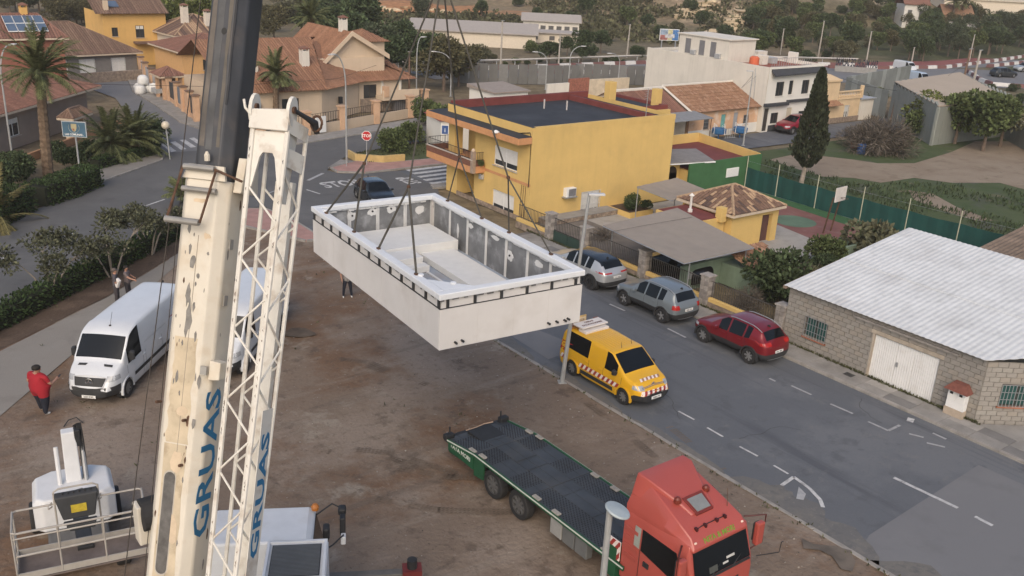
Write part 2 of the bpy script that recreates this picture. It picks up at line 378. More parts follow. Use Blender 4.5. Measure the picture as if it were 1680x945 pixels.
# main road: centre line, stop words, crossings
for a in ((188,356,270,328),(106,388,124,383),(0,427,10,423)):mk(*a,w=.13)
mk(503,312,525,319,.13); mk(505,297,530,285,.25,MARKW); mk(440,318,480,303,.12,MARKW)
mb=MB(); text_mb(mb,'STOP',2.1,(29.0,56.35,.041),(1,-.06,0),(.03,1,0),.002,sx=.55,bold=.05); tag(mb.build('road_marking',MARK,fix=False),kind='structure')
mb=MB(); text_mb(mb,'STOP',1.5,(34.15,55.8,.041),(.0,1,0),(-1,.0,0),.002,sx=.55,bold=.05); tag(mb.build('road_marking',MARK,fix=False),kind='structure')
for i in range(6):
 v=58.6-i*1.0; sheet('crossing_stripe',[(35.1-.13*i,v),(38.7,v),(38.7,v-.5),(35.1-.13*i,v-.5)],.041,MARK)
for i in range(6):
 c=Vector((22.35+i*.9,72.6+i*.42)); sheet('crossing_stripe',[(c.x-.2,c.y+1.5),(c.x+.25,c.y+1.6),(c.x+.1,c.y-1.4),(c.x-.35,c.y-1.5)],.045,MARK)
 # raised corners
def raised(name,pts,z,mat,kerb=True):
 o=tag(MB().prism(pts,-.02,z).build(name,mat),kind='structure')
 if kerb:
  n=len(pts)
  for i in range(n):
   a=Vector(pts[i]); b=Vector(pts[(i+1)%n]); L_=(b-a).length
   if L_>30:continue
   k=max(1,int(L_/1.0)); d=(b-a)/k; nn=Vector((-d.y,d.x)).normalized()*.07
   for j in range(k):
    p=a+d*j+d*.02; q=a+d*(j+1)-d*.02
    MB().prism([(p+nn),(q+nn),(q-nn),(p-nn)],-.01,z+.012).build('kerb_stone',KERB,o)
 return o
raised('pavement',[(20.4,54.2),(19.0,51.7),(21.4,46.4),(22.4,46.3),(22.45,50.5),(22.0,53.4)],.12,PINK)
raised('pavement',[(31.9,58.95),(39.5,58.85),(62,57.5),(62,59.3),(39.8,60.6),(34.6,61.0),(33.0,62.4),(30.4,61.3),(30.3,60.1)],.12,PINK)
raised('pavement',[(30.2,61.4),(32.9,62.45),(32.2,63.3)],.125,SLAB,False)
tag(MB().prism([(33.0,62.5),(34.6,61.1),(39.8,60.7),(46,60.4),(47,66.6),(41,66.1),(34.4,64.6)],-.02,.10).build('lawn',M('island_lawn',(.06,.075,.03),.95,var=.4,sc=3,bump=1,dirt=(.10,.085,.05))),kind='structure')
yw=tag(MB().prism([(32.95,62.45),(33.15,64.1),(33.35,64.1),(33.2,62.55),(34.7,61.25),(36.4,61.05),(36.4,60.85),(34.6,61.0)],.05,.62).build('low_wall',M('yellow_render_wall',(.46,.33,.14),.85,var=.12),bevel=.02),'low yellow rendered wall bordering the grass island by the junction','wall')
raised('pavement',[(29.5,69.2),(45.5,73.2),(66,79.5),(66,81.5),(46.6,75.6),(39,73.6),(33.2,71.9),(29.3,71.2)],.12,SLAB)
raised('pavement',[(14.9,64),(20.5,68.6),(21.3,70.5),(21.2,73.5),(20.5,76),(19.6,73),(14.3,66.9),(11.6,64.9),(13.2,62.6)],.12,CONC)
raised('pavement',[(28.0,70.9),(26.4,82),(27.1,92),(27.4,99),(29.4,108),(31.0,108),(29.1,99),(28.7,92),(28.0,84),(27.7,80),(29.3,71.4)],.12,SLAB)
raised('pavement',[(34.0,53.0),(47.5,52.9),(47.5,53.6),(34.3,53.8)],.12,SLAB)
# small stones and litter on the lot: nobody could count them
mb=MB()
for i in range(1500):
 x=random.uniform(-3,22.2); y=random.uniform(12,48); r=random.choice((.012,.015,.02,.025,.04));
 if random.random()<.3:x=21+random.gauss(0,1.0)
 c=V(x,y,.0); vs=[c+V(random.uniform(-1,1)*r,random.uniform(-1,1)*r,random.uniform(0,1)*r) for _ in range(4)]
 vs=[c+V(r,0,0),c+V(-r*.6,r*random.uniform(.5,1),0),c+V(-r*.5,-r*random.uniform(.5,1),0),c+V(0,0,r*random.uniform(.6,1.1))]
 mb.cur=random.choice((0,0,1,2)); mb.add(vs,[(0,1,3),(1,2,3),(2,0,3),(0,2,1)])
tag(mb.build('gravel',[M('stone_grey',(.26,.24,.215),.9,var=.2),M('stone_pale',(.33,.30,.26),.9,var=.2),M('stone_dark',(.08,.07,.06),.9,var=.2)],fix=False),'loose pale and dark stones scattered over the brown dirt lot','gravel',kind='stuff')
# land right of the tennis court: tan tracks and weeds
TAN=ground_mat('track_sand',[((0.230,0.183,0.136),.1,0,1,1),((0.272,0.225,0.170),.3,.42,.65,.8),((0.162,0.123,0.085),.6,.5,.7,.7),((0.102,0.102,0.051),.8,.60,.72,.8)],bump=.8,bsc=6)
WEED=ground_mat('weed_field',[((.07,.09,.04),.1,0,1,1),((.05,.075,.03),.3,.42,.62,.8),((.085,.080,.080),.25,.52,.68,.7),((.20,.155,.11),.35,.60,.72,.75),((.04,.07,.02),1.4,.5,.7,.6)],bump=1.2,bsc=5)
sheet('field',[(55.5,14),(130,14),(130,51.4),(58,51.4),(55.5,44)],.005,WEED)
sheet('sand_track',[A2(*p) for p in ((1262,262),(1310,252),(1400,262),(1440,268),(1500,268),(1560,250),(1600,232),(1700,232),(1700,316),(1640,300),(1560,300),(1500,292),(1445,300),(1400,292),(1350,290),(1300,275))],.012,TAN)
sheet('sand_track',[A2(*p) for p in ((1490,312),(1530,318),(1570,340),(1630,362),(1600,362),(1545,345),(1500,328))],.010,TAN)
# paved yards and the sports court
sheet('yard',[(33.7,30.1),(55,30.1),(55,43.2),(33.7,43.2)],.015,M('yard_concrete',(.33,.315,.29),.9,var=.15,sc=1.2,bump=.3,dirt=(.2,.18,.16)))
sheet('yard_drive',[(33.75,31.5),(38.6,31.5),(38.6,43.2),(33.75,43.2)],.019,M('yard_drive',(.15,.135,.12),.9,var=.2,sc=1.2,bump=.4))
sheet('sports_court',[(48.2,31.2),(54.2,28.5),(54.2,41.5),(50,40.2)],.020,M('court_red',(.19,.085,.075),.9,var=.15,sc=.8,dirt=(.22,.17,.15)))
mb=MB(); mb.lathe([(1.4,.024),(1.4,.026)],(50.8,35.6,0),n=28); tag(mb.build('court_circle',M('court_green',(.10,.16,.11),.9,var=.15,sc=.8)),kind='structure')
sheet('court_apron',[(52.9,28),(54.9,28),(54.9,43),(54.0,43)],.024,M('court_apron_green',(.04,.11,.045),.9,var=.2))
# manhole and drain covers in the pavement
mb=MB().box(32.9,33.25,19.15,19.55,.12,.132); tag(mb.build('drain_cover',M('cast_iron',(.06,.06,.06),.7,.3)),'small dark drain cover in the pavement by the block warehouse','drain cover')
DUST=ground_mat('road_dust',[((.150,.143,.132),.1,0,1,1),((.125,.125,.126),.5,.42,.6,.9),((.19,.176,.156),1.4,.52,.7,.6),((.105,.106,.108),3,.5,.66,.8),((.22,.205,.18),9,.56,.7,.5)],bump=.3,bsc=20)
for y0,y1,w in ((-8,4,1.6),(4,11.5,2.6),(11.2,16.8,1.9),(17,21.5,.45),(22,27,.5),(27.4,33,.9),(33.5,38,.7),(38.5,46,1.0)):
 n_=26; pts=[(22.66,y0)]+[(22.72+w*sin(pi*k/n_)**.6*(.55+.45*noise.noise(V(0,y0+(y1-y0)*k/n_*1.0,3))+.25*noise.noise(V(4,(y0+(y1-y0)*k/n_)*3,3)))+.02,y0+(y1-y0)*k/n_) for k in range(1,n_)]+[(22.66,y1)]
 sheet('road_dust',pts,.036,DUST)
TRK=M('track_dark',(.145,.112,.085),.95,var=.35,sc=1.5)
def track(P,gap=1.9,cl=.32):
 mb=MB(); P=[at(*p) for p in P]
 for a,b in zip(P[:-1],P[1:]):
  d=(b-a); L_=d.length; d.normalize(); n=V(-d.y,d.x,0); k=0.0
  while k<L_:
   for s in (0,gap):
    if noise.noise(V(k*.7,s,L_))>.02:
     for w in (-.11,.0,.11):c=a+d*k+n*(s+w)+UZ*.034; q=d*.035; r=n*.035+d*.03; mb.add([c-q-r,c+q-r,c+q+r,c-q+r],[(0,1,2,3)])
   k+=.13
 tag(mb.build('tyre_tracks',TRK,fix=False),'dark tyre tracks pressed into the dirt lot','tyre tracks',kind='stuff')
track([(580,812),(640,824),(720,838),(860,842)]); track([(520,590),(600,600),(700,640)],.3); track([(540,742),(640,752),(740,785)],.3); track([(960,660),(1040,720),(1120,790)],1.7)
# cracks and a repaired trench in the street
CRK=M('crack_seal',(.045,.046,.05),.8,var=.3)
rc=random.Random(4)
for (x,y,a,n) in ((24.2,20.5,1.4,9),(27.5,17.5,2.0,12),(25.6,27.5,1.2,10),(24.0,31.5,1.7,10),(28.4,31,1.5,14),(23.6,35.5,-.9,8),(30.6,16.2,1.6,9),(27.0,38.0,1.2,12)):
 P=V(x,y,0); top=[]; bot=[]
 for k in range(n):
  a+=rc.uniform(-.5,.5); d=V(cos(a),sin(a),0); q=V(-d.y,d.x,0)*rc.uniform(.005,.014); top.append((P+q).to_2d()); bot.append((P-q).to_2d()); P=P+d*rc.uniform(.18,.4)
 sheet('road_crack',top+bot[::-1],.034,CRK)
sheet('trench_patch',[(23.3,27.2),(25.2,27.4),(25.1,28.6),(24.6,31.5),(23.5,31.3)],.0335,ASPH2); sheet('trench_patch',[(22.8,33.0),(27.5,33.4),(27.4,34.2),(22.8,33.8)],.033,ASPH3)
P9=[(33.64,14.1),(36.6,11.9),(41,8.6),(41,-12),(33.64,-12)]; raised('pavement',P9,.104,SLAB,False)
for i in range(9):
 for j in range(5):
  x0=33.66+j*1.22; y0=12.85-i*1.22
  if y0+1.2>14.1-(x0+.6-33.64)*.75:continue
  MB().box(x0,x0+1.2,y0,y0+1.2,.1,.116+random.uniform(-.003,.003)).build('paving_slab',SLAB,pv,bevel=.006,seg=1)
  # ------------------------------------------------------------------ buildings: helpers
UZ=V(0,0,1)
def wallp(mb,o,ex,n,L_,H_,holes=(),depth=.14,z0=0.0):
 """wall face with real openings: o = lower left corner, ex = along, n = outward normal"""
 o=Vector(o); ex=Vector(ex); n=Vector(n)
 xs=sorted({0,L_,*[h[0] for h in holes],*[h[1] for h in holes]}); zs=sorted({z0,H_,*[h[2] for h in holes],*[h[3] for h in holes]})
 P=lambda x,z,d=0:o+ex*x+UZ*z-n*d
 for i in range(len(xs)-1):
  for j in range(len(zs)-1):
   cx,cz=(xs[i]+xs[i+1])/2,(zs[j]+zs[j+1])/2
   if any(h[0]<cx<h[1] and h[2]<cz<h[3] for h in holes):continue
   mb.face([P(xs[i],zs[j]),P(xs[i+1],zs[j]),P(xs[i+1],zs[j+1]),P(xs[i],zs[j+1])])
 for a,b,c,d in [h[:4] for h in holes]:
  for q in ((P(a,c),P(a,c,depth),P(a,d,depth),P(a,d)),(P(b,c),P(b,d),P(b,d,depth),P(b,c,depth)),(P(a,d),P(a,d,depth),P(b,d,depth),P(b,d)),(P(a,c),P(b,c),P(b,c,depth),P(a,c,depth))):mb.face(q)
  mb.face([P(a,c,depth),P(b,c,depth),P(b,d,depth),P(a,d,depth)])
def pbox(mb,o,ex,n,x0,x1,z0,z1,d0,d1):
 o=Vector(o); ex=Vector(ex); n=Vector(n)
 P=lambda x,z,d:o+ex*x+UZ*z+n*d
 mb.hexa([P(x0,z0,d0),P(x1,z0,d0),P(x1,z0,d1),P(x0,z0,d1),P(x0,z1,d0),P(x1,z1,d0),P(x1,z1,d1),P(x0,z1,d1)])
FRAME=M('window_frame_white',(.72,.72,.70),.5,var=.03); FRAMED=M('window_frame_dark',(.05,.045,.04),.5,var=.1)
PANE=M('window_pane',(.035,.04,.045),.1,var=.3,sc=1,spec=.6); BLIND=M('roller_blind',(.66,.65,.62),.6,var=.06); SILL=M('stone_sill',(.42,.38,.33),.85,var=.1)
def window(par,o,ex,n,h,style='plain',fm=None,sill=None,mull=1,drop=.0,dep=.13):
 a,b,c,d=h; fm=fm or FRAME; mb=MB(); w=.05
 for x0,x1,z0,z1 in ((a,a+w,c,d),(b-w,b,c,d),(a+w,b-w,d-w,d),(a+w,b-w,c,c+w)):pbox(mb,o,ex,n,x0+.002,x1-.002,z0+.002,z1-.002,-dep+.01,-dep+.06)
 for k in range(1,mull+1):
  x=a+(b-a)*k/(mull+1); pbox(mb,o,ex,n,x-.03,x+.03,c+w,d-w,-dep+.01,-dep+.055)
 f=mb.build('window',fm,par)
 mb=MB(); pbox(mb,o,ex,n,a+w,b-w,c+w,d-w,-dep+.012,-dep+.025); mb.build('pane',PANE,f)
 if drop:
  zz=d-(d-c)*drop; xs=[a+w+(b-a-2*w)*k/(mull+1) for k in range(mull+2)]
  for k in range(mull+1):
   mb=MB(); nn=max(3,int((d-zz)/.11))
   for q in range(nn):pbox(mb,o,ex,n,xs[k]+.03,xs[k+1]-.03,zz+(d-w-zz)*q/nn+.004,zz+(d-w-zz)*(q+1)/nn,-dep+.03,-dep+.05)
   mb.build('blind',BLIND,f)
 if sill is not False:
  mb=MB(); pbox(mb,o,ex,n,a-.06,b+.06,c-.06,c-.003,-.05,.07); mb.build('sill',sill or SILL,f)
 if style=='bars':
  mb=MB()
  nb=max(3,int((b-a)/.13))
  for k in range(nb+1):x=a+(b-a)*k/nb; pbox(mb,o,ex,n,x-.012,x+.012,c,d,.03,.05)
  for k in range(4):z=c+(d-c)*k/3; pbox(mb,o,ex,n,a,b,z-.012,z+.012,.052,.065)
  mb.build('grille',M('grille_paint',(.55,.55,.53),.6) if fm is FRAME else STEEL,f)
 return f
def tiles(mb,poly,up,wid=.22,r=.06,seg=None):
 """barrel tile columns over a planar roof polygon; up = direction up the slope"""
 poly=[Vector(p) for p in poly]; up=Vector(up).normalized(); n=(poly[1]-poly[0]).cross(poly[2]-poly[1]).normalized()
 if n.z<0:n=-n
 e=n.cross(up).normalized(); o=poly[0]
 Q=[((p-o).dot(e),(p-o).dot(up)) for p in poly]; x0=min(q[0] for q in Q); x1=max(q[0] for q in Q)
 k=x0+wid/2
 while k<x1:
  ts=[]
  for i in range(len(Q)):
   a,b=Q[i],Q[(i+1)%len(Q)]
   if (a[0]>k)!=(b[0]>k):ts.append(a[1]+(b[1]-a[1])*(k-a[0])/(b[0]-a[0]))
  ts.sort()
  for j in range(0,len(ts)-1,2):
   t0,t1=ts[j],ts[j+1]; ns=max(1,int((t1-t0)/seg)) if seg else 1
   for s_ in range(ns):
    ta=t0+(t1-t0)*s_/ns; tb=t0+(t1-t0)*(s_+1)/ns; lift=.03 if seg else 0; jx=random.uniform(-.012,.012) if seg else 0
    pr=((-.5,0),(-.3,.8),(0,1.05),(.3,.8),(.5,0)); A=[]; B=[]
    for px,pz in pr:
     A.append(o+e*(k+jx+px*wid*.86)+up*ta+n*(pz*r+lift)); B.append(o+e*(k+jx+px*wid*.72)+up*tb+n*(pz*r*.9+.004))
    mb.cur=random.choice((0,0,0,1,2)) if seg else random.choice((0,0,1,0,2))
    mb.add(A+B,[(i,i+1,6+i,5+i) for i in range(4)]+[(4,3,2,1,0)])
  k+=wid
 mb.cur=0; mb.face(poly); return mb
def tilemats(nm,a,b,c):return [M(nm+'_a',a,.9,var=.22,sc=5,dirt=tuple(x*.5 for x in a),dsc=1.0,damt=.6),M(nm+'_b',b,.9,var=.2,sc=5),M(nm+'_c',c,.9,var=.2,sc=5)]
T_BROWN=tilemats('tile_brown',(.16,.10,.072),(.19,.125,.09),(.13,.08,.06)); T_RED=tilemats('tile_red',(.19,.095,.07),(.215,.115,.085),(.155,.08,.06)); T_VILLA=tilemats('tile_villa',(.24,.125,.075),(.265,.145,.09),(.205,.105,.065))
T_OCHRE=tilemats('tile_ochre',(.27,.155,.095),(.24,.13,.08),(.31,.19,.125)); T_OLD=tilemats('tile_old',(.17,.105,.075),(.36,.25,.16),(.09,.06,.05))
def hip(par,x0,x1,y0,y1,ze,zr,ov=.35,mats=T_BROWN,name='roof',wid=.24,seg=None,inset=None,ridge_mat=None):
 """hipped roof over an axis-aligned rectangle in the coordinates of its thing"""
 x0-=ov; x1+=ov; y0-=ov; y1+=ov; lx,ly=x1-x0,y1-y0
 if lx>=ly:i=ly/2 if inset is None else inset; r0,r1=(x0+i,(y0+y1)/2,zr),(x1-i,(y0+y1)/2,zr)
 else :i=lx/2 if inset is None else inset; r0,r1=((x0+x1)/2,y0+i,zr),((x0+x1)/2,y1-i,zr)
 a,b,c,d=(x0,y0,ze),(x1,y0,ze),(x1,y1,ze),(x0,y1,ze)
 M_=WM[par.name]; T=lambda p:M_ @ Vector(p); up=lambda x,y,h:M_.to_3x3() @ Vector((x,y,h))
 mb=MB()
 if lx>=ly:
  hy=(zr-ze)/(ly/2); tiles(mb,[T(a),T(b),T(r1),T(r0)],up(0,1,hy),wid,seg=seg); tiles(mb,[T(c),T(d),T(r0),T(r1)],up(0,-1,hy),wid,seg=seg)
  if i>.01:
   hx=(zr-ze)/i; tiles(mb,[T(d),T(a),T(r0)],up(1,0,hx),wid,seg=seg); tiles(mb,[T(b),T(c),T(r1)],up(-1,0,hx),wid,seg=seg)
 else :
  hx=(zr-ze)/(lx/2); tiles(mb,[T(d),T(a),T(r0),T(r1)],up(1,0,hx),wid,seg=seg); tiles(mb,[T(b),T(c),T(r1),T(r0)],up(-1,0,hx),wid,seg=seg)
  if i>.01:
   hy=(zr-ze)/i; tiles(mb,[T(a),T(b),T(r0)],up(0,1,hy),wid,seg=seg); tiles(mb,[T(c),T(d),T(r1)],up(0,-1,hy),wid,seg=seg)
 rf=mb.build(name,mats,par,fix=False)
 mb=MB()
 for p,q in ((a,r0),(b,r1 if lx>=ly else r0),(c,r1),(d,r0 if lx>=ly else r1),(r0,r1)):
  if (Vector(p)-Vector(q)).length>.1:mb.path([T(p),T(q)],.10,5)
 mb.build('ridge_cap',ridge_mat or mats[1],rf)
 mb=MB(); e=.16
 for p,q in ((a,b),(b,c),(c,d),(d,a)):
  p=Vector(p); q=Vector(q); nn=Vector(((q-p).y,-(q-p).x,0)).normalized()*.03
  mb.hexa([T(p+nn-UZ*e),T(q+nn-UZ*e),T(q-nn-UZ*e),T(p-nn-UZ*e),T(p+nn-UZ*.01),T(q+nn-UZ*.01),T(q-nn-UZ*.01),T(p-nn-UZ*.01)])
 mb.face([T(V(*p)-UZ*e*.6) for p in (a,d,c,b)])
 mb.build('eave',M('eave_cream',(.52,.43,.33),.85,var=.1),rf); return rf
def chimney(par,x,y,z0,z1,w=.5,mat=None,cap=None,rf=None):
 mb=MB(); T=WM[par.name]; mb.box(x-w/2,x+w/2,y-w/2,y+w/2,z0,z1-.25)
 for i in (-1,1):
  for j in (-1,1):mb.box(x+i*(w/2-.05)-.05,x+i*(w/2-.05)+.05,y+j*(w/2-.05)-.05,y+j*(w/2-.05)+.05,z1-.26,z1-.08)
 c=mb.build('chimney',mat,rf or par,world=False)
 mb=MB(); mb.box(x-w/2-.07,x+w/2+.07,y-w/2-.07,y+w/2+.07,z1-.08,z1); mb.loft([[(x-w/2-.05,y-w/2-.05,z1),(x+w/2+.05,y-w/2-.05,z1),(x+w/2+.05,y+w/2+.05,z1),(x-w/2-.05,y+w/2+.05,z1)],[(x-.05,y-.05,z1+.18),(x+.05,y-.05,z1+.18),(x+.05,y+.05,z1+.18),(x-.05,y+.05,z1+.18)]])
 if rf is None:mb.build('chimney_cap',cap or T_RED[0],c,world=False)
 return c
def rail(par,pts,z0,z1,gap=.12,mat=None,r=.012,name='railing',picket='baluster'):
 """one rail mesh and every upright a part of its own"""
 mat=mat or DARK; mb=MB()
 for i in range(len(pts)-1):
  a,b=Vector(pts[i]),Vector(pts[i+1])
  for z in (z0+.04,z1):mb.cbox(((a+b)/2).to_3d()+UZ*z if False else (*((a+b)/2).to_2d(),z),((b-a).length,.03,.03),Matrix.Rotation(atan2(b.y-a.y,b.x-a.x),3,'Z'))
 o=mb.build(name,mat,par); key=('p',round(z1-z0,3),r,mat.name)
 if key not in MESHES:MESHES[key]=MB().tube((0,0,0),(0,0,z1-z0),r,n=5).mesh('baluster',mat)
 inv=WM[o.name].inverted()
 for i in range(len(pts)-1):
  a,b=Vector(pts[i]).to_2d(),Vector(pts[i+1]).to_2d(); n=max(1,int((b-a).length/gap))
  for k in range(n):p=a+(b-a)*(k+.5)/n; link(picket,MESHES[key],o,inv @ Vector((p.x,p.y,z0)))
 return o
MESHES={}
# ------------------------------------------------------------------ the yellow house
YEL=M('yellow_render',(.62,.43,.155),.9,var=.05,sc=.7,bump=.15,bsc=30,streak=.10,dirt=(.47,.33,.13),dsc=.45,damt=.5)
ORG=M('orange_trim',(.52,.26,.12),.85,var=.1); MAROON=M('maroon_membrane',(.155,.04,.036),.85,var=.15,sc=1.5); BITU=M('roof_bitumen',(.030,.033,.040),.8,var=.25,sc=.6,dirt=(.06,.065,.075),dsc=.5)
BRICK=M('balcony_brick',(.17,.075,.05),.9,var=.2,sc=6); STONE=M('rubble_stone',(.24,.19,.15),.9,var=.35,sc=4,bump=.8,bsc=6)
hs=thing('house','two storey yellow rendered house with flat black roof edged in maroon','house',(34.75,43.4,0))
A,B_=V(34.75,43.4,0),V(46.9,43.4,0)
mb=MB(); exb=V(0,-1,0) # street face runs along v; x measured from the far end
o_st=V(34.75,52.6,0); hu=(5.4,7.85,2.95,4.2); hl=(5.4,7.7,.06,1.36)
wallp(mb,V(34.75,49.3,0),exb,V(-1,0,0),5.9,5.93,[tuple((h[0]-3.3,h[1]-3.3,h[2],h[3])) for h in (hu,hl)],.16)
wallp(mb,V(34.75,52.6,0),exb,V(-1,0,0),1.3,2.2)
wallp(mb,V(34.75,52.6,0),exb,V(-1,0,0),3.3,5.93,z0=4.9)
mb.box(36.5,46.9,49.3,52.6,0,5.5); mb.box(34.76,36.5,51.3,52.59,0,2.2)
mb.face([(34.75,49.3,0),(36.5,49.3,0),(36.5,49.3,5.5),(34.75,49.3,5.5)])
lw=(4.25,5.85,.2,1.5)
wallp(mb,A,V(1,0,0),V(0,-1,0),12.15,5.93,[lw],.16)
mb.face([(46.9,43.4,0),(46.9,52.6,0),(46.9,52.6,5.93),(46.9,43.4,5.93)]); mb.face([(34.75,52.6,4.9),(46.9,52.6,4.9),(46.9,52.6,5.93),(34.75,52.6,5.93)])
walls=mb.build('wall',YEL,hs,fix=False)
MB().box(34.78,35.45,51.75,52.5,2.65,4.95).build('pillar',YEL,hs,bevel=.02)
window(hs,V(34.75,52.6,0),exb,V(-1,0,0),hu,mull=1,drop=.72,sill=SILL); window(hs,V(34.75,52.6,0),exb,V(-1,0,0),hl,mull=1,drop=.72)
window(hs,A,V(1,0,0),V(0,-1,0),lw,'bars',mull=3,drop=.9,sill=YEL)
rfm=MB().box(34.95,45.0,43.6,52.3,5.4,5.62).build('roof_deck',BITU,hs)
mb=MB(); mb.box(34.752,34.97,43.402,52.6,5.62,5.95); mb.build('parapet',M('parapet_black',(.04,.042,.05),.8,var=.2),rfm)
mb=MB(); mb.box(34.98,46.92,43.39,43.62,5.62,5.955); mb.build('parapet',YEL,rfm)
mb=MB(); mb.box(34.97,46.9,52.3,52.62,5.5,6.12); mb.box(45.0,45.25,43.63,52.29,5.5,5.98); mb.build('parapet',MAROON,rfm)
mb=MB(); mb.box(45.26,46.68,43.63,52.29,5.62,5.7); mb.box(46.93,49.8,47.5,52.6,5.2,5.55); mb.build('roof_deck',BITU,hs)
mb=MB(); mb.box(46.93,50.2,47.3,47.52,4.2,5.75); mb.box(49.98,50.2,47.53,52.6,4.2,5.72); mb.build('parapet',MAROON,hs); mb=MB(); mb.box(46.92,50.25,47.05,47.28,0,5.45); mb.build('side_wall',YEL,hs)
MB().box(46.9,50.1,47.54,52.5,0,5.19).build('side_block',YEL,hs)
for x,y,w,z1 in ((47.8,50.9,.62,7.0),(50.0,48.3,.55,6.75)):MB().box(x-w/2,x+w/2,y-w/2,y+w/2,5.3,z1).build('chimney',YEL,hs,bevel=.02)
for x,y in ((40.9,50.0),(42.0,48.9)):MB().tube((x,y,5.6),(x,y,6.25),.055,n=8).build('vent_pipe',M('vent_grey',(.45,.42,.40),.7),hs)
mb=MB(); mb.tube((44.6,43.9,5.6),(44.6,43.9,7.7),.025);
for k in range(5):mb.tube((44.4-.02*k,43.9,7.65-.16*k),(44.85,44.15,7.65-.16*k),.012,n=5)
mb.build('aerial',STEEL,hs)
# canopy, balcony, railing
mb=MB(); mb.hexa([(33.75,43.45,5.2),(34.74,43.45,5.2),(34.74,53.6,5.2),(33.75,53.6,5.2),(33.75,43.45,5.36),(34.74,43.45,5.42),(34.74,53.6,5.42),(33.75,53.6,5.36)]); mb.box(34.74,36.5,52.62,53.6,5.2,5.40)
cn=mb.build('canopy',BITU,hs)
mb=MB(); mb.box(33.70,33.75,43.4,53.65,4.98,5.37); mb.box(33.76,34.74,43.4,43.44,4.98,5.37); mb.box(33.76,34.74,43.46,53.6,4.99,5.195); mb.box(33.76,36.5,53.61,53.65,4.98,5.39); mb.build('fascia',ORG,cn,bevel=.01)
mb=MB(); mb.box(33.8,36.49,48.15,53.7,2.18,2.62); bal=mb.build('balcony',ORG,hs,bevel=.02)
mb=MB(); mb.box(33.79,33.93,48.2,53.7,2.63,3.02); mb.box(33.94,34.74,48.2,48.32,2.63,2.98); mb.box(33.94,36.4,53.58,53.7,2.63,3.02); mb.build('brick_parapet',BRICK,bal)
mb=MB(); mb.box(33.76,33.96,48.16,53.74,3.022,3.07); mb.build('coping',M('coping',(.5,.44,.38),.85),bal)
mb=MB(); mb.box(33.78,34.02,48.12,48.42,2.2,3.62); mb.build('corner_post',M('brick_post',(.30,.23,.18),.9,var=.2,sc=6),bal,bevel=.02)
mb=MB(); mb.lathe([(.10,0),(.13,.06),(.10,.15),(.02,.19)],(33.9,48.27,3.62),n=10); mb.build('post_cap',M('cap_stone',(.55,.45,.35),.8),bal)
rail(bal,[(33.86,48.5),(33.86,53.6)],3.07,3.55,.16); rail(bal,[(33.95,53.64),(36.4,53.64)],3.05,3.55,.2); rail(bal,[(34.02,48.26),(34.7,48.26)],2.98,3.5,.12)
mb=MB(); mb.box(34.73,34.79,43.39,48.15,2.32,2.5); mb.build('string_course',ORG,hs)
mb=MB(); mb.box(34.65,34.74,43.3,51.2,0,.28); mb.build('plinth',STONE,hs)
mb=MB(); mb.path([(34.70,44.6,5.42),(34.70,43.6,5.62),(34.70,43.45,5.3),(34.70,43.47,2.45),(34.7,43.5,2.3)],.03,6); mb.build('service_cable',DARK,hs)
mb=MB()
for k in range(3):mb.path([(34.71,43.75+.2*k,2.3),(34.71,43.8+.22*k,.2)],.014,5)
mb.build('service_cable',RUST,hs)
mb=MB(); mb.lathe([(.05,0),(.2,.02),(.24,.08),(.05,.2)],(33.72,45.7,5.28),n=12); mb.build('lamp',FRAME,hs)
mb=MB(); mb.cbox((34.6,48.3,1.9),(.2,.3,.3)); mb.build('meter_box',GALV,hs)
# air conditioner
mb=MB(); mb.box(37.45,38.25,43.05,43.39,1.42,1.98); ac=mb.build('air_conditioner',FRAME,None,bevel=.02); tag(ac,'white air conditioner box fixed low on the long yellow wall','air conditioner')
mb=MB(); mb.box(37.62,38.2,43.03,43.049,1.47,1.93)
mb.build('fan_grille',M('ac_grille',(.16,.16,.17),.6),ac); MB().box(37.35,38.35,43.0,43.4,1.36,1.415).build('bracket',STEEL,ac)
# stone terrace and bed along the long wall
mb=MB(); mb.box(35.6,41.3,42.35,43.39,0,.30); tb=mb.build('terrace_wall',STONE); tag(tb,'low rubble stone terrace along the foot of the long yellow wall','stone wall')
random.seed(21)
for i in range(46):
 x=35.7+(i%23)*.245; z=.09+.13*(i//23); r=random.uniform(.08,.12)
 MB().cbox((x,42.335,z),(r*2,.06,.11),Matrix.Rotation(random.uniform(-.15,.15),3,'Y')).build('stone',STONE if i%3 else M('rubble_stone_pale',(.33,.27,.21),.9,var=.3,sc=4),tb,bevel=.02,seg=1)
MB().box(35.55,41.3,42.3,43.38,.302,.34).build('coping',SLAB,tb)
mb=MB(); mb.prism([(41.32,41.2),(43.4,41.2),(43.4,43.35),(41.32,43.35)],0,.35); bd=mb.build('flower_bed',YEL); tag(bd,'raised yellow flower bed in the corner against the yellow house','flower bed'); MB().box(41.4,43.3,41.35,43.2,.352,.37).build('soil',BED,bd)
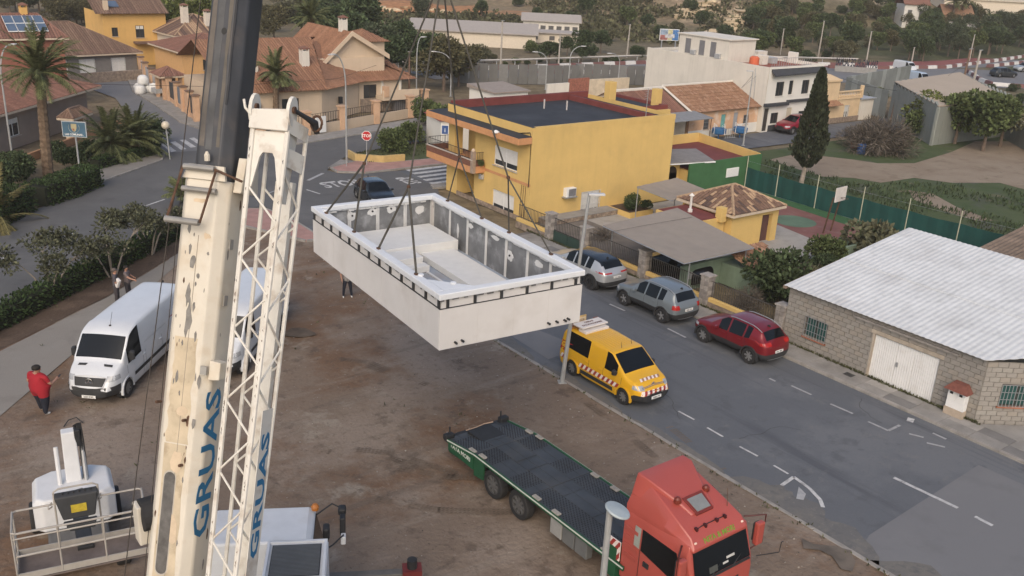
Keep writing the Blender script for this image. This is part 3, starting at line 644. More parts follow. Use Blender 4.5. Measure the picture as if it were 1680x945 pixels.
# ------------------------------------------------------------------ annex, green wall, sun shades, pavilion, carport, shed
GREEN=M('green_paint',(.045,.125,.05),.8,var=.1,sc=1.2,streak=.15)
an=thing('annex','low yellow annex with a walled roof terrace and a dark green outer wall','outbuilding',(47,43.5,0))
mb=MB(); mb.box(49.2,56.6,43.62,50.6,0,1.75); mb.box(47.0,49.2,44.6,47.0,0,2.15); mb.build('wall',YEL,an)
mb=MB(); mb.box(49.0,56.75,43.45,43.6,0,2.3); mb.build('green_wall',GREEN,an)
mb=MB(); mb.hexa([(56.6,43.61,1.6),(56.75,43.61,1.6),(57.9,50.8,1.6),(57.75,50.8,1.6),(56.6,43.61,2.35),(56.75,43.61,2.35),(57.9,50.8,2.45),(57.75,50.8,2.45)]); mb.box(50.4,57.7,50.62,50.8,1.6,2.5); mb.box(50.3,50.45,47,50.6,1.7,2.3); mb.build('parapet',YEL,an)
MB().hexa([(49.3,43.65,1.76),(56.5,43.65,1.76),(57.6,50.55,1.76),(50.5,50.55,1.76),(49.3,43.65,1.8),(56.5,43.65,1.8),(57.6,50.55,1.8),(50.5,50.55,1.8)]).build('terrace_floor',MAROON,an)
for k in range(4):MB().box(50.47+.3*k,50.75+.3*k,49.0,50.2,1.8,3.0-.28*k).build('step',YEL,an)
mb=MB(); mb.hexa([(47.0,44.0,2.42),(51.4,43.4,2.3),(52.5,46.2,2.5),(47.0,47.0,2.75),(47.0,44.0,2.48),(51.4,43.4,2.36),(52.5,46.2,2.56),(47.0,47.0,2.81)]); lt=mb.build('lean_to_roof',M('fibre_sheet',(.20,.19,.185),.8,var=.12,sc=2),an)
mb=MB(); mb.path([(47.02,43.95,.1),(47.02,43.95,2.36),(51.45,43.35,2.26)],.06,6); mb.build('white_gutter',FRAME,lt)
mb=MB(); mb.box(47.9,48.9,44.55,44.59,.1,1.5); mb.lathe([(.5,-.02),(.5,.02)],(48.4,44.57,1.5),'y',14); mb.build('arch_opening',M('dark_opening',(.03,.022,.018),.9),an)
mb=MB(); mb.box(52.9,54.2,43.38,43.44,.95,1.6); wn=mb.build('shutter',FRAME,an)
for k in range(6):MB().box(52.95,54.15,43.35,43.379,.98+k*.1,1.06+k*.1).build('shutter_slat',FRAME,wn)
SHADE=M('shade_fabric',(.27,.235,.20),.95,var=.05,sc=1.5,bump=.1,bsc=120)
def shade(name,label,P4,posts,mats=SHADE,nx=10,sag=.06,t=.03):
 sh=thing(name,label,'sun shade',(posts[0][0],posts[0][1],0)); P4=[Vector(p) for p in P4]; mb=MB(); ny=8; top=[]
 for j in range(ny+1):
  for i in range(nx+1):
   a=i/nx; b=j/ny; p=P4[0]*(1-a)*(1-b)+P4[1]*a*(1-b)+P4[2]*a*b+P4[3]*(1-a)*b
   top.append(p-UZ*(sag*sin(pi*a)*sin(pi*b)*1.5+.012*sin(a*25+b*3)))
 m_=nx+1; f=[(j*m_+i,j*m_+i+1,(j+1)*m_+i+1,(j+1)*m_+i) for j in range(ny) for i in range(nx)]
 N=len(top); bd=[i for i in range(m_)]+[(j+1)*m_-1 for j in range(1,ny+1)]+[ny*m_+i for i in range(nx-1,-1,-1)]+[j*m_ for j in range(ny-1,0,-1)]
 mb.add(top+[p-UZ*t for p in top],f+[tuple(N+i for i in reversed(q)) for q in f]+[(bd[i],N+bd[i],N+bd[(i+1)%len(bd)],bd[(i+1)%len(bd)]) for i in range(len(bd))])
 mb.smooth=True; mb.build('canopy',mats,sh,fix=False)
 mb=MB()
 for i in range(4):mb.path([P4[i]-UZ*.06,P4[(i+1)%4]-UZ*.06],.03,5)
 mb.build('edge_tube',STEEL,sh)
 for p in posts:MB().tube((p[0],p[1],0),(p[0],p[1],p[2]),.035,n=6).build('post',STEEL,sh)
 return sh
shade('sun_shade','small taupe fabric shade sloping from the yellow house wall',[(41.4,40.9,2.2),(45.2,41.1,2.3),(45.0,38.1,2.15),(41.3,37.8,2.1)],[(41.4,40.8,2.15),(45.1,41,2.2),(44.9,38.2,2.1)])
cp=shade('carport','large taupe fabric carport roof behind the street railings',[(33.4,35.25,2.3),(39.3,35.45,2.45),(37.9,28.7,2.25),(32.9,28.85,2.2)],[(33.9,35.0,2.2),(39.0,35.1,2.3),(37.7,29.0,2.15),(33.6,29.1,2.1)])
mb=MB(); mb.path([at(1003+.5,381,2.34)+UZ*.03,at(1050,372,2.36)+UZ*.03,at(1135,357,2.40)+UZ*.03],.012,4); mb.build('seam',M('seam',(.12,.105,.09),.9),cp)
pvl=thing('pavilion','small yellow pavilion with arched openings and an old hipped tile roof','pavilion',(42,33.6,0))
hip(pvl,0,4.25,0,3.9,2.2,3.25,.28,T_OLD,seg=.45,wid=.25)
mb=MB(); o=V(42,33.6,0)
wallp(mb,o,V(1,0,0),V(0,-1,0),4.25,2.15,[(2.75,3.7,0,1.75)],.3); wallp(mb,V(46.25,33.6,0),V(0,1,0),V(1,0,0),3.9,2.15,[(.7,3.0,0,1.75)],.3)
wallp(mb,V(42,37.5,0),V(0,-1,0),V(-1,0,0),3.9,2.15); mb.build('wall',YEL,pvl,fix=False)
mb=MB(); mb.box(44.76,45.69,33.84,33.88,0,1.7); mb.build('opening',M('court_view',(.10,.05,.045),.95),pvl)
mb=MB(); mb.box(39.4,41.9,34.1,37.2,0,1.9); ann=mb.build('side_block',YEL,pvl); MB().box(39.5,41.85,34.2,37.1,1.902,1.93).build('flat_roof',MAROON,pvl)
MB().box(41.3,41.75,33.85,34.3,1.7,2.55).build('chimney',YEL,pvl,bevel=.01)
mb=MB(); mb.tube((40.8,35.8,1.9),(40.8,35.8,2.9),.07); mb.lathe([(.16,0),(.14,.05),(.02,.16)],(40.8,35.8,2.9),n=8); mb.tube((40.8,35.8,1.9),(40.8,35.8,2.1),.14); mb.build('flue',M('flue_white',(.6,.58,.55),.7),pvl)
sd=thing('garden_shed','low pale green shed with a small mossy tile roof beside the carport','shed',(34.2,29.9,0))
PGREEN=M('pale_green_paint',(.20,.27,.20),.85,var=.15,sc=1.5,streak=.2)
mb=MB(); mb.box(34.3,38.6,30.1,30.3,0,1.35); mb.box(37.2,39.6,28.0,30.09,0,1.15); mb.build('wall',PGREEN,sd)
mb=MB(); tiles(mb,[V(37.0,27.85,1.28),V(39.6,27.85,1.28),V(40.1,29.9,1.85),V(37.2,29.9,1.85)],(0,2.05,.57),.22,seg=.42); mb.build('roof',T_OCHRE,sd,fix=False)
mb=MB(); mb.lathe([(.2,-.02),(.2,.02)],(34.9,30.08,.8),'y',12); mb.build('hose_reel',GALV,sd)
# ------------------------------------------------------------------ street wall with stone pillars and railings
fw=thing('street_wall','yellow and stone garden wall with dark railings between grey stone pillars','garden wall',(33.75,23.4,0))
PSTONE=M('pillar_stone',(.22,.20,.185),.9,var=.25,sc=5,bump=.6,bsc=9); PST2=M('pillar_stone_pale',(.30,.275,.25),.9,var=.25,sc=5,bump=.6,bsc=9)
PV=[43.0,40.1,37.0,32.35,28.05,23.55]
for k,v in enumerate(PV):
 if k==0:continue
 p=MB().box(33.62,34.08,v-.25,v+.25,0,1.62).build('pillar',PSTONE,fw)
 for z in range(7):
  for s_ in range(2):
   w=.22; y0=v-.25+s_*.25+(0 if z%2 else .0); m_=PST2 if random.random()<.45 else PSTONE
   MB().box(33.595,33.63,y0+.01,y0+.24,.02+z*.23,.235+z*.23).build('stone',m_,p,bevel=.012,seg=1)
  MB().box(33.63,34.07,v-.275,v-.252,.02+z*.23,.235+z*.23).build('stone',PST2 if z%2 else PSTONE,p,bevel=.01,seg=1)
 mb=MB(); mb.box(33.56,34.14,v-.31,v+.31,1.622,1.70); mb.build('coping',PST2,p,bevel=.015)
for k,(a,b) in enumerate(((37.3,32.65),(32.05,28.35),(27.75,23.85),(43.2,40.4))):
 MB().box(33.66,34.02,b,a,0,.42).build('stone_base',STONE,fw); w=MB().box(33.67,34.0,b,a,.422,.62).build('yellow_coping',YEL,fw,bevel=.01)
 rail(fw,[(33.84,a),(33.84,b)],.63,1.42,.13,M('railing_paint',(.06,.055,.05),.6,var=.3),.016)
gt=thing('driveway_gate','double dark green metal gate between two stone pillars on the street','gate',(33.85,38.5,0))
mb=MB(); mb.box(33.82,33.88,37.3,38.53,.08,.7); mb.build('leaf_panel',M('gate_green',(.03,.055,.045),.6),gt); mb=MB(); mb.box(33.82,33.88,38.57,39.8,.08,.7); mb.build('leaf_panel',M('gate_green',(.03,.055,.045),.6),gt)
rail(gt,[(33.85,37.3),(33.85,38.53)],.7,1.45,.13,DARK,.012); rail(gt,[(33.85,38.57),(33.85,39.8)],.7,1.45,.13,DARK,.012)
# ------------------------------------------------------------------ block warehouse
wh=thing('warehouse','grey concrete block warehouse with white corrugated roof and white metal doors','warehouse',(33.65,14.2,0))
BLK=[M('block_%s'%k,c,.95,var=.18,sc=2.5,bump=.5,bsc=25,dirt=tuple(x*.6 for x in c),dsc=1.2,damt=.6) for k,c in (('grey',(.265,.248,.225)),('warm',(.275,.25,.218)),('dark',(.25,.234,.212)),('pale',(.28,.265,.24)))]
MORT=M('mortar',(.235,.218,.195),.95,var=.15)
v0,v1,ux=14.3,23.25,33.66
mb=MB(); o=V(ux+.03,v1,0); dr=(4.35,7.2,.1,2.03); wd=(1.05,2.15,.72,1.67)
wallp(mb,o,V(0,-1,0),V(-1,0,0),v1-v0,2.66,[dr,wd],.18)
e2=V(1.25,-.93,0).normalized(); n2=V(e2.y,-e2.x,0); o2=V(ux+.03,v0,0); wd2=(.75,2.1,.82,1.72)
wallp(mb,o2,e2,n2,9.0,2.62,[wd2],.18)
mb.face([(ux+.03,v1,0),(ux+.03,v1,2.66),(42.8,v1,3.95),(42.8,v1,0)])
mb.build('wall',MORT,wh,fix=False)
bh,bl=.20,.40; key={}
keyb={}
def block(ex,n,o,x0,x1,z,m_):
 k=(round(x1-x0,2),m_,n is n2)
 if k not in keyb:
  b=MB(); b.hexa([ex*0-n*.03,ex*(x1-x0)-n*.03,ex*(x1-x0)+n*.0,ex*0+n*.0,UZ*(bh-.018)-n*.03,ex*(x1-x0)+UZ*(bh-.018)-n*.03,ex*(x1-x0)+UZ*(bh-.018),UZ*(bh-.018)]); keyb[k]=b.mesh('block',BLK[m_])
 p=o+ex*x0+UZ*z+n*random.uniform(.028,.036); link('block',keyb[k],wh,p-wh.location)
random.seed(5)
rows=13
for (ex,n,oo,L_,hs_) in ((V(0,-1,0),V(-1,0,0),o,v1-v0,(dr,wd)),(e2,n2,o2,4.1,(wd2,))):
 for r in range(rows):
  x=-(bl/2 if r%2 else 0)
  while x<L_:
   a,b=max(x,0),min(x+bl,L_); z=r*bh+.012; x+=bl
   segs=[(a,b)]
   for h in hs_:
    if z+bh*.5>h[2] and z+bh*.5<h[3]:segs=[q for s_ in segs for q in ((s_[0],min(s_[1],h[0])),(max(s_[0],h[1]),s_[1])) if q[1]-q[0]>.05]
   for s_ in segs:
    m_=random.choice((0,0,0,1,1,2,3));
    if r<2:m_=random.choice((2,2,0))
    block(ex,n,oo,round(s_[0]+.008,2),round(s_[1]-.008,2),z,m_)
TEAL=M('teal_shutter',(.02,.085,.08),.7,var=.15)
for (oo,ex,n,h) in ((o,V(0,-1,0),V(-1,0,0),wd),(o2,e2,n2,wd2)):
 f=window(wh,oo+n*.03,ex,n,h,'bars',fm=FRAMED,mull=1,sill=M('terracotta_sill',(.30,.12,.07),.85,var=.2))
 mb=MB(); pbox(mb,oo+n*.03,ex,n,h[0]+.05,h[1]-.05,h[2]+.05,h[3]-.05,-.1,-.085); mb.build('shutter',TEAL,f)
DOORW=M('door_white',(.72,.72,.71),.55,var=.04,sc=2,dirt=(.42,.36,.30),dsc=2.5,damt=.25)
for a,b in ((4.38,5.42),(5.44,6.16),(6.18,7.17)):
 mb=MB(); nb=int((b-a)/.09)
 for k in range(nb):x=a+(b-a)*k/nb; pbox(mb,o,V(0,-1,0),V(-1,0,0),x,x+(b-a)/nb-.012,.12,2.0,-.06,-.03)
 pbox(mb,o,V(0,-1,0),V(-1,0,0),a,b,.115,2.01,-.09,-.06); d_=mb.build('door',DOORW,wh)
 if 5.4<a<6:mb=MB(); pbox(mb,o,V(0,-1,0),V(-1,0,0),a+.03,a+.12,1.0,1.18,-.03,.02); mb.build('lock',STEEL,d_)
mb=MB(); pbox(mb,o,V(0,-1,0),V(-1,0,0),4.2,7.35,2.035,2.2,.028,.045); pbox(mb,o,V(0,-1,0),V(-1,0,0),4.28,4.37,.1,2.03,-.1,.04); mb.build('door_frame',M('door_frame_dirty',(.36,.31,.25),.8,var=.2),wh)
mb=MB(); pbox(mb,o,V(0,-1,0),V(-1,0,0),3.3,7.9,2.42,2.5,.03,.13); mb.build('lintel',M('lintel_concrete',(.27,.25,.23),.9,var=.2),wh)
# corrugated roof in overlapping sheets
ROOFW=M('corrugated_white',(.61,.62,.615),.55,var=.08,sc=.7,bump=.05,streak=.35,dirt=(.42,.41,.395),dsc=.5,damt=.6)
def rz_(u):return 2.74+(u-33.4)*.1355
def rsheet(u0,u1,y0,y1,lift,cut=None):
 mb=MB(); mb.smooth=False; n=4*int(round((y1-y0)/.25)); vs=[]; NN=n+1
 for i in range(NN):
  y=y0+(y1-y0)*i/n; h=(.0,.013,.013,0)[i%4];
  for u in (u0,u1):
   uu=u
   if cut is not None and u==u0:uu=max(u0,cut(y))
   vs.append((uu,y,rz_(uu)+h+lift))
 k=len(vs); vs+=[(a,b,c-.012) for a,b,c in vs]
 fs=[(2*i,2*i+1,2*i+3,2*i+2) for i in range(n)]+[(k+2*i,k+2*i+2,k+2*i+3,k+2*i+1) for i in range(n)]+[(2*i,2*i+2,k+2*i+2,k+2*i) for i in range(n)]+[(2*i+1,k+2*i+1,k+2*i+3,2*i+3) for i in range(n)]
 mb.add(vs,fs); return mb.build('roof_sheet',ROOFW,wh,fix=False)
cut=lambda y:33.4 if y>14.25 else 33.4+(14.25-y)/.93*1.25
for i in range(17):
 y1=23.4-i;
 rsheet(33.4,37.6,y1-1.0,y1,.0,cut); rsheet(37.45,42.85,y1-1.0,y1,.016,cut)
mb=MB(); mb.box(33.4,42.85,23.28,23.42,2.6,2.62); mb.hexa([(33.38,23.27,2.60),(42.85,23.27,3.88),(42.85,23.43,3.88),(33.38,23.43,2.60),(33.38,23.27,2.73),(42.85,23.27,4.01),(42.85,23.43,4.01),(33.38,23.43,2.73)]); mb.build('barge_board',M('barge_brown',(.22,.17,.13),.8),wh)
mx=thing('meter_cabinet','white meter cabinet with small dark red tile roof against the block warehouse','meter cabinet',(33.45,14.95,.12))
MB().box(33.33,33.62,14.6,15.35,.12,.42).build('base',M('meter_base',(.40,.33,.26),.9),mx); MB().box(33.36,33.62,14.62,15.33,.422,1.22).build('body',DOORW,mx,bevel=.01)
for y in (14.65,15.0):MB().box(33.34,33.358,y,y+.31,.75,1.17).build('door',FRAME,mx)
for y in (14.75,15.12):MB().box(33.33,33.339,y,y+.12,1.0,1.1).build('window',DARK,mx)
mb=MB(); mb.hexa([(33.15,14.5,1.2),(33.62,14.5,1.2),(33.62,15.45,1.2),(33.15,15.45,1.2),(33.33,14.72,1.48),(33.62,14.72,1.5),(33.62,15.23,1.5),(33.33,15.23,1.48)]); mb.build('roof',M('meter_roof',(.16,.06,.045),.9,var=.2,sc=8),mx)
# brown corrugated shed beyond the warehouse
bs=thing('brown_shed','shed with weathered brown corrugated roof behind the white roofed warehouse','shed',(47.6,20,0))
MB().box(47.8,54,12,22.0,0,2.2).build('wall',STONE,bs)
for i in range(10):
 y1=22.4-i; mb=MB(); vs=[]
 for k in range(17):
  y=y1-1.02*k/16; h=.035*sin(k*pi/2)
  vs+=[(47.4,y,2.3+h),(54.2,y,3.1+h)]
 mb.add(vs,[(2*k,2*k+1,2*k+3,2*k+2) for k in range(16)]); mb.build('roof_sheet',M('corrugated_brown',(.17,.13,.10),.9,var=.3,sc=1.2,streak=.5),bs,fix=False)
 # ------------------------------------------------------------------ the row on the right, behind the yellow house
WRND=M('white_render',(.62,.585,.52),.9,var=.06,sc=.6,streak=.18,bump=.1); WPURE=M('white_render_fresh',(.67,.65,.60),.85,var=.04,sc=.8); CHAR=M('charcoal_trim',(.045,.048,.055),.8,var=.15)
oh=thing('cottage','single storey peach cottage with a long old ochre tile roof','house',(64.3,57.6,0))
PEACH=M('peach_render',(.58,.36,.22),.9,var=.10,sc=1.2,dirt=(.66,.60,.52),dsc=.9,damt=.9)
X0,X1,Y0,Y1=64.3,73.9,57.8,64.6
hol=[(2.0,2.75,.75,1.75),(4.35,5.0,.25,2.0),(6.1,6.75,.3,2.05),(7.55,8.25,.8,1.75)]
mb=MB(); wallp(mb,V(X0,Y0,0),V(1,0,0),V(0,-1,0),9.6,2.5,hol,.14); mb.face([(X0,Y0,0),(X0,Y1,0),(X0,Y1,2.5),(X0,(Y0+Y1)/2,4.1),(X0,Y0,2.5)]); mb.build('wall',PEACH,oh,fix=False)
mb=MB(); pbox(mb,V(X0,Y0,0),V(1,0,0),V(0,-1,0),0,4.3,0,.75,.002,.03); pbox(mb,V(X0,Y0,0),V(1,0,0),V(0,-1,0),5.05,6.05,0,.55,.002,.03); pbox(mb,V(X0,Y0,0),V(1,0,0),V(0,-1,0),6.8,9.6,0,.95,.002,.03); mb.build('dado',WPURE,oh)
for h in (hol[0],hol[3]):window(oh,V(X0,Y0,0),V(1,0,0),V(0,-1,0),h,'bars',sill=PEACH,fm=FRAMED)
mb=MB(); pbox(mb,V(X0,Y0,0),V(1,0,0),V(0,-1,0),4.38,4.98,.25,1.98,-.1,-.06); mb.build('door',M('teal_door',(.13,.33,.31),.7,var=.2),oh)
mb=MB(); pbox(mb,V(X0,Y0,0),V(1,0,0),V(0,-1,0),6.13,6.72,.3,2.03,-.1,-.06); mb.build('door',M('grey_door',(.30,.31,.32),.7),oh)
mb=MB(); ym=(Y0+Y1)/2+.2
tiles(mb,[V(X0-.2,Y0-.35,2.45),V(X1,Y0-.35,2.45),V(X1,ym,4.25),V(X0-.2,ym,4.25)],(0,ym-Y0+.35,1.8),.24,seg=.5); tiles(mb,[V(X1,Y1+.3,2.45),V(X0-.2,Y1+.3,2.45),V(X0-.2,ym,4.25),V(X1,ym,4.25)],(0,-(Y1+.3-ym),1.8),.24); mb.build('roof',T_OCHRE,oh,fix=False)
mb=MB(); mb.path([V(X0-.2,Y0-.35,2.55),V(X0-.2,ym,4.33)],.12,5); mb.path([V(X0-.2,ym,4.33),V(X1,ym,4.33)],.1,5); mb.build('verge',WRND,oh)
# lower dark tiled cottage between it and the yellow house, with a grey lean-to
dc=thing('cottage','small cottage with dark red tiles and a grey lean-to behind the yellow house','house',(57.5,57.8,0))
mb=MB(); wallp(mb,V(57.0,57.9,0),V(1,0,0),V(0,-1,0),7.0,2.5,[(4.6,5.5,.8,1.8)],.12); mb.face([(57,57.9,0),(57,64.5,0),(57,64.5,2.5),(57,61.3,4.1),(57,57.9,2.5)]); mb.build('wall',M('cream_wall_old',(.55,.46,.36),.9,var=.15,sc=1),dc,fix=False)
window(dc,V(57.0,57.9,0),V(1,0,0),V(0,-1,0),(4.6,5.5,.8,1.8),fm=FRAMED)
mb=MB(); tiles(mb,[V(56.8,57.7,2.5),V(63.9,57.7,2.5),V(63.9,61.2,4.15),V(56.8,61.2,4.15)],(0,3.5,1.65),.24); tiles(mb,[V(63.9,64.6,2.5),V(56.8,64.6,2.5),V(56.8,61.2,4.15),V(63.9,61.2,4.15)],(0,-3.5,1.65),.24); mb.build('roof',T_RED,dc,fix=False)
mb=MB(); mb.path([V(56.8,61.2,4.22),V(63.9,61.2,4.22)],.14,5); mb.build('ridge_cap',WRND,dc)
mb=MB(); mb.hexa([(58.5,55.2,2.35),(64.6,55.2,2.35),(64.6,57.6,2.6),(58.5,57.6,2.6),(58.5,55.2,2.41),(64.6,55.2,2.41),(64.6,57.6,2.66),(58.5,57.6,2.66)]); mb.build('lean_to_roof',M('lean_to_grey',(.22,.225,.23),.7,var=.1),dc)
for x in (58.7,61.5,64.4):MB().tube((x,55.3,0),(x,55.3,2.35),.04,n=6).build('post',RUST,dc)
# white house on the right of the street and the tall blank white side
wb=thing('house','two storey white house with charcoal bands, blank side wall and rooftop rooms','house',(74,57.2,0))
fo,fx,fn=V(74.0,57.2,0),V(1,0,0),V(0,-1,0)
H=[(1.35,2.55,3.4,4.75),(3.3,3.95,3.45,4.8),(5.35,6.5,3.4,4.75),(1.15,2.3,.75,1.8),(5.45,7.9,.75,1.7),(.05,.75,.1,2.3),(3.5,4.35,.2,2.15)]
mb=MB(); wallp(mb,fo,fx,fn,8.4,6.2,H,.16); mb.face([(82.4,57.2,0),(82.4,66,0),(82.4,66,6.2),(82.4,57.2,6.2)]); mb.build('wall',WPURE,wb,fix=False)
mb=MB(); mb.box(73.94,74.12,57.25,73.5,0,6.18); mb.box(74.12,82.38,73.3,73.5,0,6.1); mb.box(74.13,82.3,57.3,73.2,5.7,5.78); mb.build('side_wall',WRND,wb)
mb=MB(); mb.box(74.15,82.3,57.35,63.5,5.79,5.84); mb.build('roof_terrace',M('terrace_red',(.24,.075,.05),.85,var=.2),wb)
for h in H[:5]:window(wb,fo,fx,fn,h,fm=FRAMED,mull=1 if h[1]-h[0]>1 else 0,sill=WPURE)
for h,m_ in ((H[5],FRAMED),(H[6],M('cream_door',(.50,.44,.34),.7))):mb=MB(); pbox(mb,fo,fx,fn,h[0]+.01,h[1]-.01,h[2],h[3]-.01,-.12,-.08); mb.build('door',m_,wb)
mb=MB(); pbox(mb,fo,fx,fn,-.2,3.2,2.5,2.78,.003,.42); pbox(mb,fo,fx,fn,3.21,8.4,2.72,2.95,.003,.3); pbox(mb,fo,fx,fn,.9,3.3,0,.62,.003,.05); pbox(mb,fo,fx,fn,4.5,8.4,0,.62,.003,.05); mb.build('charcoal_band',CHAR,wb,bevel=.01)
mb=MB(); mb.hexa([(74.3,56.65,5.35),(82.3,56.65,5.5),(82.3,57.19,5.75),(74.3,57.19,5.75),(74.3,56.65,5.45),(82.3,56.65,5.6),(82.3,57.19,6.0),(74.3,57.19,6.0)]); mb.build('canopy',CHAR,wb)
mb=MB(); pbox(mb,fo,fx,fn,.2,8.4,6.0,6.2,.003,.06); mb.build('parapet_trim',WPURE,wb); rail(wb,[(74.2,57.3),(80.5,57.3)],6.2,6.95,.35,STEEL,.02)
mb=MB(); mb.box(74.2,78.2,62.6,69.3,5.85,8.05); pr=mb.build('rooftop_room',WRND,wb)
for v in (68.0,66.1,64.6):mb=MB(); mb.box(74.16,74.199,v-.35,v+.35,6.25,7.7); mb.build('door',M('roof_door_grey',(.17,.17,.18),.7),pr)
for v in (67.1,63.8):MB().box(73.9,74.19,v-.35,v+.3,6.2,6.65).build('condenser',GALV,pr,bevel=.02)
mb=MB(); mb.box(74.05,78.4,62.4,69.5,8.052,8.15); mb.build('roof_slab',WRND,pr)
mb=MB(); mb.path([(73.9,58.8,5.9),(73.88,58.6,4.5),(73.88,58.5,2.0),(73.88,58.4,.4)],.035,5); mb.build('downpipe',GALV,wb)
for i,(x,y,w,h,m_) in enumerate(((80.6,64.0,1.6,.9,WRND),(78.9,63.9,1.2,.8,WRND),(82.1,60.8,.4,1.1,WPURE),(79.5,61.5,.8,.6,GALV),(77.6,61.2,.9,.9,WRND))):MB().box(x-w/2,x+w/2,y-.5,y+.5,5.85,5.85+h).build('roof_clutter',m_,wb,bevel=.02)
mb=MB(); mb.lathe([(.45,0),(.48,.1),(.48,.75),(.3,.9)],(75.8,60.6,5.85),n=14); tag(mb.build('water_tank',M('tank_red',(.55,.13,.06),.7)),'orange red water tank on the roof terrace of the white house','water tank')
# cream house with balustraded terrace
ch=thing('house','narrow cream house with a balustraded terrace beside the white house','house',(83,57.4,0)); CREAM=M('cream_render',(.60,.45,.28),.9,var=.08,sc=1)
mb=MB(); wallp(mb,V(82.5,57.45,0),fx,fn,3.6,4.3,[(.9,1.6,2.7,3.8),(1.2,1.9,.1,1.9)],.14); wallp(mb,V(86.1,57.45,0),fx,fn,4.0,2.4,[(1.4,2.2,.35,1.75)],.14); mb.box(82.5,86.08,57.6,63,0,4.3); mb.box(86.1,90.1,57.6,62,0,2.35); mb.build('wall',CREAM,ch,fix=False)
window(ch,V(86.1,57.45,0),fx,fn,(1.4,2.2,.35,1.75),'bars',drop=.5); window(ch,V(82.5,57.45,0),fx,fn,(.9,1.6,2.7,3.8),drop=.8)
mb=MB(); mb.box(82.45,86.15,57.3,63,4.3,4.5); mb.hexa([(82.5,57.4,4.5),(86.1,57.4,4.5),(86.1,62,4.5),(82.5,62,4.5),(83.2,58.5,4.9),(85.6,58.5,4.9),(85.6,61,4.9),(83.2,61,4.9)]); mb.build('cornice',CREAM,ch,bevel=.02)
bl_=MB().box(86.1,90.2,57.35,57.6,2.4,2.55).build('terrace_edge',CREAM,ch); MB().box(86.15,90.2,57.36,57.58,3.15,3.27).build('balustrade_rail',CREAM,bl_)
mb=MB(); mb.lathe([(.05,0),(.09,.15),(.04,.4),(.07,.6)],(0,0,0),n=7); bme=mb.mesh('baluster',CREAM)
for k in range(14):link('baluster',bme,bl_,V(86.3+k*.28,57.47,2.55)-ch.location)
MB().box(90.05,90.3,57.3,57.65,2.4,3.7).build('end_pier',CREAM,ch,bevel=.03)
mb=MB(); tiles(mb,[V(83.2,56.7,1.95),V(86.2,56.7,1.95),V(85.8,57.4,2.4),V(83.6,57.4,2.4)],(0,.7,.45),.2); mb.build('porch_roof',T_OCHRE,ch,fix=False)
mb=MB(); mb.box(82.5,90.2,57.38,57.44,0,.55); mb.build('stone_dado',STONE,ch)
gw=MB().box(90.3,92.6,57.4,60,0,2.2).build('lean_to',WRND); tag(gw,'small pale lean-to beyond the balustraded cream house','shed'); MB().box(90.2,92.8,57.2,60.2,2.2,2.3).build('roof',GALV,gw)
# hangars
HG=M('hangar_cladding',(.20,.215,.20),.75,var=.08,sc=.35,streak=.1); HR=M('hangar_roof',(.40,.33,.255),.8,var=.05,sc=.3)
def hangar(name,label,q,zt,rise,mats=(HG,HR),top=None):
 h=thing(name,label,'warehouse',(q[0][0],q[0][1],0)); mb=MB(); P=[V(*p,0) for p in q]; m01=(P[0]+P[3])/2; m12=(P[1]+P[2])/2
 for a,b in ((0,1),(1,2),(2,3),(3,0)):
  L_=(P[b]-P[a]).length; nn=int(L_/1.1); d=(P[b]-P[a])/nn; n=V(d.y,-d.x,0).normalized()
  for k in range(nn):
   p=P[a]+d*k
   mb.hexa([p,p+d*.96,p+d*.96-n*.2,p-n*.2,p+UZ*zt[a],p+d*.96+UZ*zt[b],p+d*.96-n*.2+UZ*zt[b],p-n*.2+UZ*zt[a]])
 mb.build('wall',mats[0],h)
 mb=MB(); n=12
 E=[P[i]+UZ*(zt[i]+.05) for i in range(4)]
 for k in range(n):
  a,b=k/n,(k+.985)/n; p=[E[0].lerp(E[1],a),E[0].lerp(E[1],b),E[3].lerp(E[2],b),E[3].lerp(E[2],a)]
  mb.hexa(p+[x+UZ*.08 for x in p])
 mb.build('roof',mats[1],h); return h
hangar('hangar','large grey clad hangar with a broad beige sloping roof',[(93.9,56.2),(84.9,45.9),(97.5,45.2),(109,57.2)],(4.0,3.6,3.6,4.2),0)
cf=thing('cladding_wall','tall grey translucent clad yard wall left of the beige roofed hangar','wall',(94.3,57,0)); PCL=[M('poly_cladding',(.20,.215,.205),.6,var=.2,sc=.5),M('poly_cladding_pale',(.29,.31,.295),.6,var=.2,sc=.5)]
for a,b,h0,h1 in (((94.2,56.8),(97,64),3.0,3.4),((97,64),(115.5,67.2),3.4,3.6)):
 a=V(*a,0); b=V(*b,0); n_=int((b-a).length/1.05); d=(b-a)/n_; q=V(-d.y,d.x,0).normalized()*.06
 for k in range(n_):p=a+d*k; e=p+d*.985; z=h0+(h1-h0)*k/n_; MB().hexa([p-q,e-q,e+q,p+q,p-q+UZ*z,e-q+UZ*z,e+q+UZ*z,p+q+UZ*z]).build('fence_panel',PCL[1 if k%4==1 else 0],cf)
hangar('low_hangar','low grey hangar with a flat beige roof at the right edge',[(96.5,45.0),(89.0,37.5),(104,34),(112,44)],(2.2,2.2,2.2,2.4),0)
rf_=MB().box(90,101,33.5,36.6,0,1.0); tag(rf_.build('boundary_wall',WRND),'low pale wall in front of the low grey hangar','wall')
